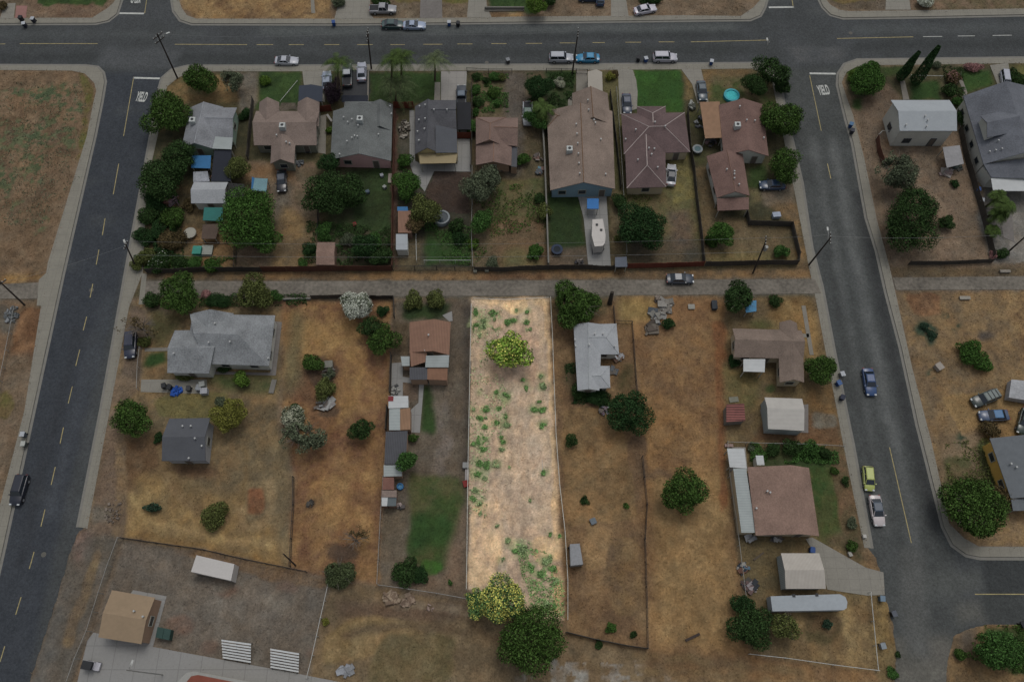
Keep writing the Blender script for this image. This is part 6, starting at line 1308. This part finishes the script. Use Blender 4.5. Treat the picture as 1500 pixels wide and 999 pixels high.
# ================================================================ wheelie bins
def bin_(label, px, py, c, lid=None, z=0.0, rz=0, lying=False):
    p = G(px, py, z+.5); T = thing('wheelie_bin', label, 'bin', (p.x, p.y, z), rz or R.uniform(-.4, .4), 'wheelie bins along the kerbs and drives'); k = dict(parent=T, world=False)
    if lying: T.rotation_euler = (1.45, 0, .6); T.location.z = z+.35
    m = mat('bin_'+c.strip('#'), c, .6, .08, 3); ml = mat('bin_'+(lid or c).strip('#'), lid or c, .6, .08, 3)
    MB().add([(-.26, -.3, .05), (.26, -.3, .05), (.26, .28, .05), (-.26, .28, .05), (-.33, -.38, .98), (.33, -.38, .98), (.33, .36, .98), (-.33, .36, .98)], [(0, 3, 2, 1), (0, 1, 5, 4), (1, 2, 6, 5), (2, 3, 7, 6), (3, 0, 4, 7), (4, 5, 6, 7)]).build('tub', m, **k)
    MB().box((0, -.01, 1.03), (.72, .82, .09)).build('lid', ml, bevel=.03, **k); MB().tube([(-.28, .43, .98), (.28, .43, .98)], .03, 6).build('handle', m, **k)
    for s in (-.27, .27): MB().tube([(s-.04, .3, .12), (s+.04, .3, .12)], .12, 10).build('wheel', m_tyre, **k)
BL, BK, WH, GY = '#1c3560', '#17191c', '#7e8286', '#5a5d60'
for a in (('black wheelie bin at the foot of the paved apron, top left', 31,28,BK,None,0), ('blue bin with white lid in the gutter beside the black bin', 36,37,'#20222c',WH,ST), ('dark bin with pale lid right of the paved apron', 49,30,'#1f2128',WH,0),
   ('blue wheelie bin at the kerb below the wide concrete driveway', 489,35,BL,None,ST), ('blue bin with white lid right of the silver coupe', 658,35,BL,WH,ST), ('black wheelie bin beside the blue one on the top kerb', 671,36,BK,None,ST),
   ('grey topped bin alone at the kerb of the leafy dirt yard', 744,90,'#2b2c2e',GY,ST), ('black bin left of the blue and white bin pair', 935,87,BK,None,ST), ('blue bin with white lid left of the white suv', 946,88,BL,WH,ST), ('blue bin with white lid at the slate sedan driveway', 1042,92,BL,WH,0),
   ('blue topped bin on the sidewalk beside bare dirt corner', 1246,184,BL,'#35506a',0), ('black bin on the sidewalk just below the blue topped one', 1248,193,'#20222a',None,0), ('pale lidded bin under feathery sidewalk tree', 1233,549,GY,WH,0), ('blue bin on the sidewalk below the pale lidded one', 1228,562,BL,'#2d4468',0), ('dark navy bin on the sidewalk near the driving blue sedan', 1233,583,'#171c2a',None,0),
   ('pale lidded bin on the left street sidewalk, farther one', 35,637,'#3b4046',WH,0), ('pale greenish lidded bin on the left street sidewalk, nearer one', 36,651,'#3b3f3c','#7a7d78',0), ('first black bin on the patio left of mottled grey house', 241,566,BK,None,0), ('black bin touching the blue tarp heap on the patio', 249,568,BK,None,0), ('dark grey bin between blue tarp heap and white appliances', 277,570,'#26282a',None,0),
   ('blue grey bin at the street end of the concrete drive', 1291,877,'#33424c','#4b5a66',0), ('black bin at the road edge beside the drive bins', 1308,899,BK,'#3c4047',ST), ('blue bin at the top corner of the ribbed carport', 1189,806,BL,None,0), ('black bin at the frame edge on the cross street', 1497,915,BK,None,ST),
   ('blue bin beside the fence of slate grey large house', 1432,279,BL,None,0), ('pale bin in the fence corner of the paved palm yard', 1437,295,GY,WH,0), ('pale grey bin at the pavement end near the weed patch', 1292,946,GY,'#5d6468',0)):
    bin_(a[0], a[1], a[2], a[3], a[4], a[5])

# ================================================================ pools, trampolines, tables
m_water = mat('pool_water', '#1f6b6c', .08, .12, 1.5, spec=.6); m_poolw = mat('pool_wall', '#1d6f78', .5, .08, 3); m_net = mat('trampoline_mat', '#1b2024', .9, .08, 4); m_padw = mat('pale_pad', '#5f6466', .7, .08, 3)
def ringed(name, label, cat, px, py, rpx, h, wallm, topm, drop=.12, tw=.12, legs=0):
    c = G(px, py, h); r = rpx*mscale(px, py, h); T = thing(name, label, cat, (c.x, c.y, 0)); n_ = 28; V = []; F = []
    for (rr_, z) in ((r, 0 if not legs else h-.2), (r, h), (r-tw, h), (r-tw, h-drop)): V += [(c.x+rr_*math.cos(2*math.pi*i/n_), c.y+rr_*math.sin(2*math.pi*i/n_), z) for i in range(n_)]
    for k_ in range(3): F += [[k_*n_+i, k_*n_+(i+1) % n_, (k_+1)*n_+(i+1) % n_, (k_+1)*n_+i] for i in range(n_)]
    MB().add(V, F).build('rim' if legs else 'pool_wall', wallm, T); MB().disc((c.x, c.y), r-tw+.01, h-drop-.05, h-drop, n_).build('jump_mat' if legs else 'water', topm, T)
    for i in range(legs): a = 2*math.pi*i/legs; MB().tube([(c.x+(r-.05)*math.cos(a), c.y+(r-.05)*math.sin(a), 0), (c.x+(r-.05)*math.cos(a), c.y+(r-.05)*math.sin(a), h)], .04, 5).build('leg', m_chain, T)
    return T
ringed('inflatable_pool', 'round turquoise inflatable pool on the corner lawn', 'pool', 1072,139,11.5, .6, m_poolw, mat('turquoise_water', '#2c8588', .6, .25, 1.2, spec=.2), .15, .35)
ringed('paddling_pool', 'small round blue pool by the drive outbuildings', 'pool', 586,712,5, .5, m_blue, mat('blue_pool_floor', '#1d5a78', .2, .3, 3), .2, .2)
ringed('garden_pool', 'half hidden round above ground pool with pale rim', 'pool', 647,318,12, 1.0, m_padw, mat('dark_pool_water', '#20292e', .1, .1, 2), .12, .3)
ringed('round_trampoline', 'dark blue trampoline at the bottom of taupe house lawn', 'trampoline', 816,365,8.5, .8, mat('navy_pad', '#1c2636', .7, .1, 3), m_net, .05, .4, 6)
ringed('round_dining_table', 'round teal grey trampoline like table beside tan carport', 'table', 1022,218,7.5, .8, m_padw, mat('teal_ring', '#33474b', .6, .1, 3), .04, .35, 6)
T = ringed('round_garden_table', 'round white table between brown cloth and pale garden', 'table', 278,341,9, .75, mat('table_white', '#737269', .7, .06, 3), mat('table_white', '#737269'), .02, .3, 5)
# play houses / pens / small furniture
def crate(name, label, cat, px, py, sz, c, rz=0, z=0, lidc=None):
    p = G(px, py, z+sz[2]); T = thing(name, label, cat, (p.x, p.y, z), rz); m = mat('box_'+c.strip('#'), c, .75, .15, 2)
    MB().box((0, 0, sz[2]*.46), (sz[0]*.94, sz[1]*.94, sz[2]*.92)).build('body', m, T, world=False, bevel=.03); MB().box((0, 0, sz[2]*.96), (sz[0], sz[1], sz[2]*.08)).build('lid', mat('box_'+(lidc or c).strip('#'), lidc or c, .75, .15, 2), T, world=False, bevel=.02); return T
for a in (('playhouse','teal and white play structure in the sandy garden by the alley','play structure',288,366,(1.5,1.6,1.2),'#1f5a50',0,0,'#2a6459'),('cold_frame','white framed cold frame beside the teal play structure','cold frame',303,366,(1.9,1.9,.6),'#5c605a',0,0,'#6a6d67'),
  ('appliance','white appliance on the patio, nearest the mottled grey house','appliance',295,562,(.9,.9,1.1),'#6e716e',.2,0,None),('appliance','white appliance at the patio front edge','appliance',298,572,(1.1,1.0,1.0),'#74767a',.1,0,None),('appliance','grey white appliance at the left of the patio group','appliance',290,567,(.8,1.0,1.0),'#64676a',-.1,0,None),
  ('tool_box','pale grey box beside the pale lot fence on the drive','box',682,681,(.9,.9,.8),'#6b6c6a',0,0,None),('wheelbarrow','small red barrow against the pale lot fence','barrow',682,708,(.8,1.0,.5),'#5c1d1b',.3,0,None),('storage_chest','white chest against the pale lot fence above red barrow','chest',684,695,(.6,1.7,.5),'#77726f',0,0,None),
  ('junk_box','pale broken box beside the round tree in rusty lot','box',481,533,(1.3,1.2,.8),'#67665e',.1,0,'#56564f'),('water_tank','low grey drum in the courtyard house lot','drum',869,763,(.9,.9,.5),'#4b5257',.4,0,None),('plant_crate','white crate with flower pots near rosy brown house fence','crate',1068,652,(1.3,.5,.4),'#6a5550',0,0,'#74635d'),
  ('bench','blue grey bench in the back lawn of slate house','bench',538,280,(.7,.6,.6),'#3b4650',.5,0,None),('toy_car','red toy on the dark back lawn','toy',519,328,(.7,.7,.5),'#5b1a20',.4,0,None),('lawn_chair','white lawn chair behind the pink walled house','chair',559,256,(.6,.6,.6),'#72767a',.4,0,None),('lawn_chair','white lawn chair farther down the dark back lawn','chair',563,273,(.6,.6,.6),'#6c706c',.8,0,None),
  ('ac_unit','pale cooling unit beside black mesh carport tree','cooler',679,194,(1.2,.9,.8),'#707270',0,0,None),('ice_chest','small white chest near the round brown circle patch','chest',1377,536,(1.1,1.2,.9),'#6e6963',.5,0,None),('dog_house','tan dog house leaning beside the alley fence shed','dog house',571,261,(.6,2.0,.3),'#6c645d',0,0,None),
  ('quad_bike','white and black quad bike in the dirt by corner fence','quad bike',1138,314,(1.4,1.0,.9),'#6e7781',.1,0,'#757d88'),('drum','white drum on the sidewalk near the drive corner','drum',1267,785,(.5,.5,.6),'#85847f',0,0,None),('boulder_planter','white planter by the drive corner shrub','planter',1246,811,(.5,.7,.5),'#77756f',.3,0,None),
  ('concrete_slab_stack','pale concrete slab stack in the long straw lot','slab',1013,449,(1.1,.9,.3),'#6c6b64',0,0,None),('utility_box','small white box at the alley fence below round shrub','box',696,396,(.6,.6,.6),'#5e5e55',0,0,None),('utility_box','second small white box at the weathered alley fence','box',713,395,(.7,.6,.6),'#5e5e55',0,0,None),
  ('concrete_block','long pale block lying at the alley edge, right side','block',1414,436,(1.8,.6,.4),'#6a675f',0,0,None),('concrete_block','pale block lying in alley verge near palm yard','block',1473,397,(1.8,.5,.4),'#5f5b54',0,0,None),('washing_machine','dark bin shaped heap beside the dusty brown tree','box',1047,446,(.9,1.6,.8),'#262b30',0,0,None),('pallet','flat grey pallet next to the rusty tool shed','pallet',1075,585,(1.5,.9,.15),'#56564c',.1,0,None)):
    crate(*a)
# junk heaps: each one pile
def pile(name, label, cat, px, py, rpx, cols, n_=22, size=(.25, 1.1), hmax=.5, ry=1.0):
    c = G(px, py); r = rpx*mscale(px, py); T = thing(name, label, cat, c); rs = np.random.RandomState(int(px*7+py)); per = {}
    for i in range(n_):
        a = rs.rand()*6.28; q = r*math.sqrt(rs.rand()); s = rs.uniform(*size); p = Vector((c.x+math.cos(a)*q, c.y+math.sin(a)*q*ry, rs.uniform(.05, hmax)))
        rot = Matrix.Rotation(rs.rand()*3.1, 3, 'Z') @ Matrix.Rotation(rs.uniform(-.5, .5), 3, 'X'); per.setdefault(cols[i % len(cols)], MB()).box(p, (s, s*rs.uniform(.12, .9), rs.uniform(.05, .3)), rot=rot)
    for i, (k_, mb) in enumerate(per.items()):
        o = mb.build('debris', mat('junk_'+k_.strip('#'), k_, .8, .2, 2), T); o['kind'] = 'stuff'
    return T
GR = ['#6f6f6c', '#5b5a55', '#3f4346', '#4e4a45']
pile('rubble_pile', 'heap of broken concrete in the long straw lot by the alley', 'rubble', 975,448,11, ['#66645f', '#5a5751'], 26, (.4, 1.6)); pile('rubble_pile', 'heap of pale boards and junk below the concrete heap', 'rubble', 962,464,10, GR, 26, (.4, 1.7)); pile('log_pile', 'dark branches piled left of the rubble', 'log pile', 953,482,9, ['#3c3630', '#4b463f'], 18, (.6, 2.0), .3)
pile('rubble_pile', 'small loose rubble at the alley edge of the straw lot', 'rubble', 964,438,4, ['#5f574f', '#3f3a36'], 9); pile('debris_pile', 'white plastic chairs and debris under the dark tree in rusty lot', 'debris', 476,592,11, ['#7b7c7a', '#6a6766', '#4f4a45', '#6e6e6c'], 24, (.3, 1.6)); pile('debris_pile', 'scraps around the pale junk box in the rusty lot', 'debris', 482,542,7, ['#4d4a46', '#5b5852'], 12)
pile('debris_pile', 'junk leaning at the courtyard house right corner', 'debris', 905,525,6.5, ['#77787a', '#5e5d5a', '#4a3a30'], 16); pile('debris_pile', 'bits of junk along the courtyard house wall', 'debris', 898,543,4, GR, 8); pile('debris_pile', 'white items beside the dense rounded tree', 'debris', 884,602,6, ['#7a7880', '#5c5058', '#4a4540'], 14, (.3, .9))
pile('junk_row', 'line of junk and tyres along the chain link fence, upper heap', 'junk', 1087,832,7, ['#262c35', '#394b57', '#6d6b66', '#513a30'], 22, (.3, .9), ry=1.2); pile('junk_row', 'lower heap of machine parts and wheels by the fence', 'junk', 1098,858,10, ['#24272b', '#6c6768', '#4a3c3a', '#35332f'], 24, (.3, 1.2)); pile('debris_pile', 'scrap at the bottom wall of the rosy brown house', 'debris', 1138,789,9, ['#2a2b2e', '#6d6c6a', '#45403c'], 18, (.2, .8), ry=.3)
pile('debris_pile', 'white sheet crumpled at the end of the long grey roof', 'debris', 1099,787,4, ['#777878', '#68696b'], 8, (.6, 1.3)); pile('tarp_heap', 'crumpled bright blue tarp heap on the patio', 'tarp', 258,573,8, ['#16356e', '#1a3f80'], 20, (.6, 1.4), .5, .6); pile('debris_pile', 'pink and white clutter under the overhanging corner tree', 'debris', 253,296,12, ['#6a5a5e', '#5a3f38', '#4f4648'], 26, (.3, 1.4), .6, .6)
pile('debris_pile', 'toys and clutter under the charcoal mesh near small brown house', 'debris', 728,250,9, ['#6a6c6a', '#3d3d3a', '#4c4a42'], 20, (.3, 1.1), .5, .5); pile('debris_pile', 'blue grey scrap against the pale block wall', 'debris', 791,252,6, ['#4b6670', '#3c3f42', '#5c4a44'], 16); pile('debris_pile', 'reddish scrap heap beside bright bush near block wall', 'debris', 789,232,6, ['#5a4841', '#4a4440', '#6b6560'], 14)
pile('debris_pile', 'clutter hanging along the tan house rear porch', 'debris', 452,220,9, ['#2e302f', '#4e504c', '#24302a'], 18, (.3, 1.0), .6, .5); pile('debris_pile', 'grey machine beside the tan house rear wing', 'debris', 439,240,5, ['#3a3d40', '#4c4f50'], 12); pile('debris_pile', 'dark clutter beneath the tan carport end', 'debris', 1042,210,8, ['#1e2022', '#3b3a3c', '#5b4a4a'], 20, (.3, 1.0), .7)
pile('debris_pile', 'white chairs and clutter left of the tan carport', 'debris', 1013,155,7, ['#72746f', '#33352f'], 14); pile('debris_pile', 'narrow strip of clutter along the tan carport side', 'debris', 1024,178,6, ['#6d6f70', '#2a2c2d', '#4a4c50'], 16, (.2, .8), .5, 2.2); pile('debris_pile', 'broken white furniture below the grey tent shelter', 'debris', 1386,253,9, ['#6c5f5d', '#75706c'], 12, (.4, 1.6), .3, .5)
pile('debris_pile', 'dark clutter stacked under the tent shelter edge', 'debris', 1401,246,6, ['#1f2a28', '#2b2b29'], 12); pile('firewood_stack', 'stacked pale firewood between charcoal house and redwood fence', 'firewood', 592,190,7, ['#6b675f', '#4b463e', '#35312b'], 60, (.3, .9), .4, 2.4); pile('debris_pile', 'pale debris along the drive outbuildings bottom', 'debris', 586,742,5, ['#6d6461', '#3f3b3a', '#2b2c2d'], 14, (.2, .7))
pile('debris_pile', 'pipes and boards on the narrow fox brown house patio', 'debris', 580,572,5, ['#6e6e6a', '#3b3c3c'], 12, (.3, 1.2), .3, 1.6); pile('debris_pile', 'items between plum house wall and white carport sedan', 'debris', 940,278,14, ['#5c5046', '#4a4340', '#6a665e'], 20, (.2, .9), .4, .2); pile('rock_pile', 'pile of grey gravel in the left field', 'rocks', 18,462,10, ['#4f5354', '#3e4142', '#65686a'], 70, (.2, .6), .3, 1.4)
pile('debris_pile', 'pale rubble at the pavement end of the brown field', 'rubble', 505,982,11, ['#75787c', '#5f6163'], 18, (.3, 1.2), .3, .5); pile('rock_pile', 'scattered stones at the end of the left sidewalk', 'rocks', 166,750,12, ['#5d554d', '#4c453e'], 50, (.12, .4), .1, 1.6); pile('debris_pile', 'cut branches along the bottom of the long drive yard fence', 'branches', 575,875,12, ['#6d6152', '#55483c'], 30, (.3, 1.4), .25, .6)
pile('debris_pile', 'cut branches heap nearer the pale lot corner', 'branches', 597,880,9, ['#6a5d50', '#54473c'], 24, (.3, 1.2), .25, .7); pile('debris_pile', 'small pinkish stones in the brown field', 'rocks', 631,890,5, ['#6b5d55'], 8, (.2, .6), .1); pile('debris_pile', 'crumpled pink and white clutter among the hedge bushes', 'debris', 238,342,5, ['#5d5257', '#4c4448'], 10)
pile('debris_pile', 'burnt dark scrap on the rusty straw lot', 'debris', 455,738,5, ['#2d2b28', '#3d3a35'], 12, (.2, .7), .2); pile('debris_pile', 'colourful clutter between blue canopy and black shade canopy', 'debris', 308,256,5, ['#6b4b33', '#7a7a76', '#35302c'], 14, (.2, .6), .4, 1.6); pile('debris_pile', 'clutter under the leafy tree by trailer hitch', 'debris', 849,385,6, ['#3c3936', '#5c5550', '#28282a'], 16, (.2, .7))
# single lying things
def board(label, a, b, w_, c, name='plank', cat='plank', z=.12):
    A, B_ = G(*a, z), G(*b, z); T = MB().box((A+B_)/2, ((B_-A).length, w_, .12), math.atan2((B_-A).y, (B_-A).x)).build(name, mat('plank_'+c.strip('#'), c, .9, .15, 3)); tagset(T, label, cat)
board('dark plank lying diagonally in the long straw lot bottom', (1004,938), (1025,928), .35, '#2e2724'); board('board lying beside the junk near ribbed carport', (1104,820), (1119,809), .25, '#3f3830'); board('grey weathered boat shaped board by the mottled grey house', (397,576), (402,556), .8, '#56544f'); board('pale plank beside the brown debris below slate green house', (507,352), (513,361), .25, '#6a665c'); board('pale leaning plank beside the redwood gate of slate green house', (479,168), (486,178), .4, '#6c6a66', z=1.0)
tagset(MB().tube(GP([(735,640+33),(735.5,686)], .05) if False else GP([(794,673),(795,690)], .05), .03, 5).build('marker_stake', m_whitep), 'thin white stake lying on the pale lot', 'stake')
# manholes and road repairs that sit on the asphalt
for (x, y) in ((64,812), (196,-12) , (1246,49), (134,425), (1270,700), (713,92) ): struct(MB().disc(G(x, y, ZR).to_tuple()[:2], .38, ZR, ZR+.014, 18).build('manhole_cover', mat('iron_cover', '#45443f', .8, .1, 5)))
# satellite dishes / skylight on roofs are left with their houses
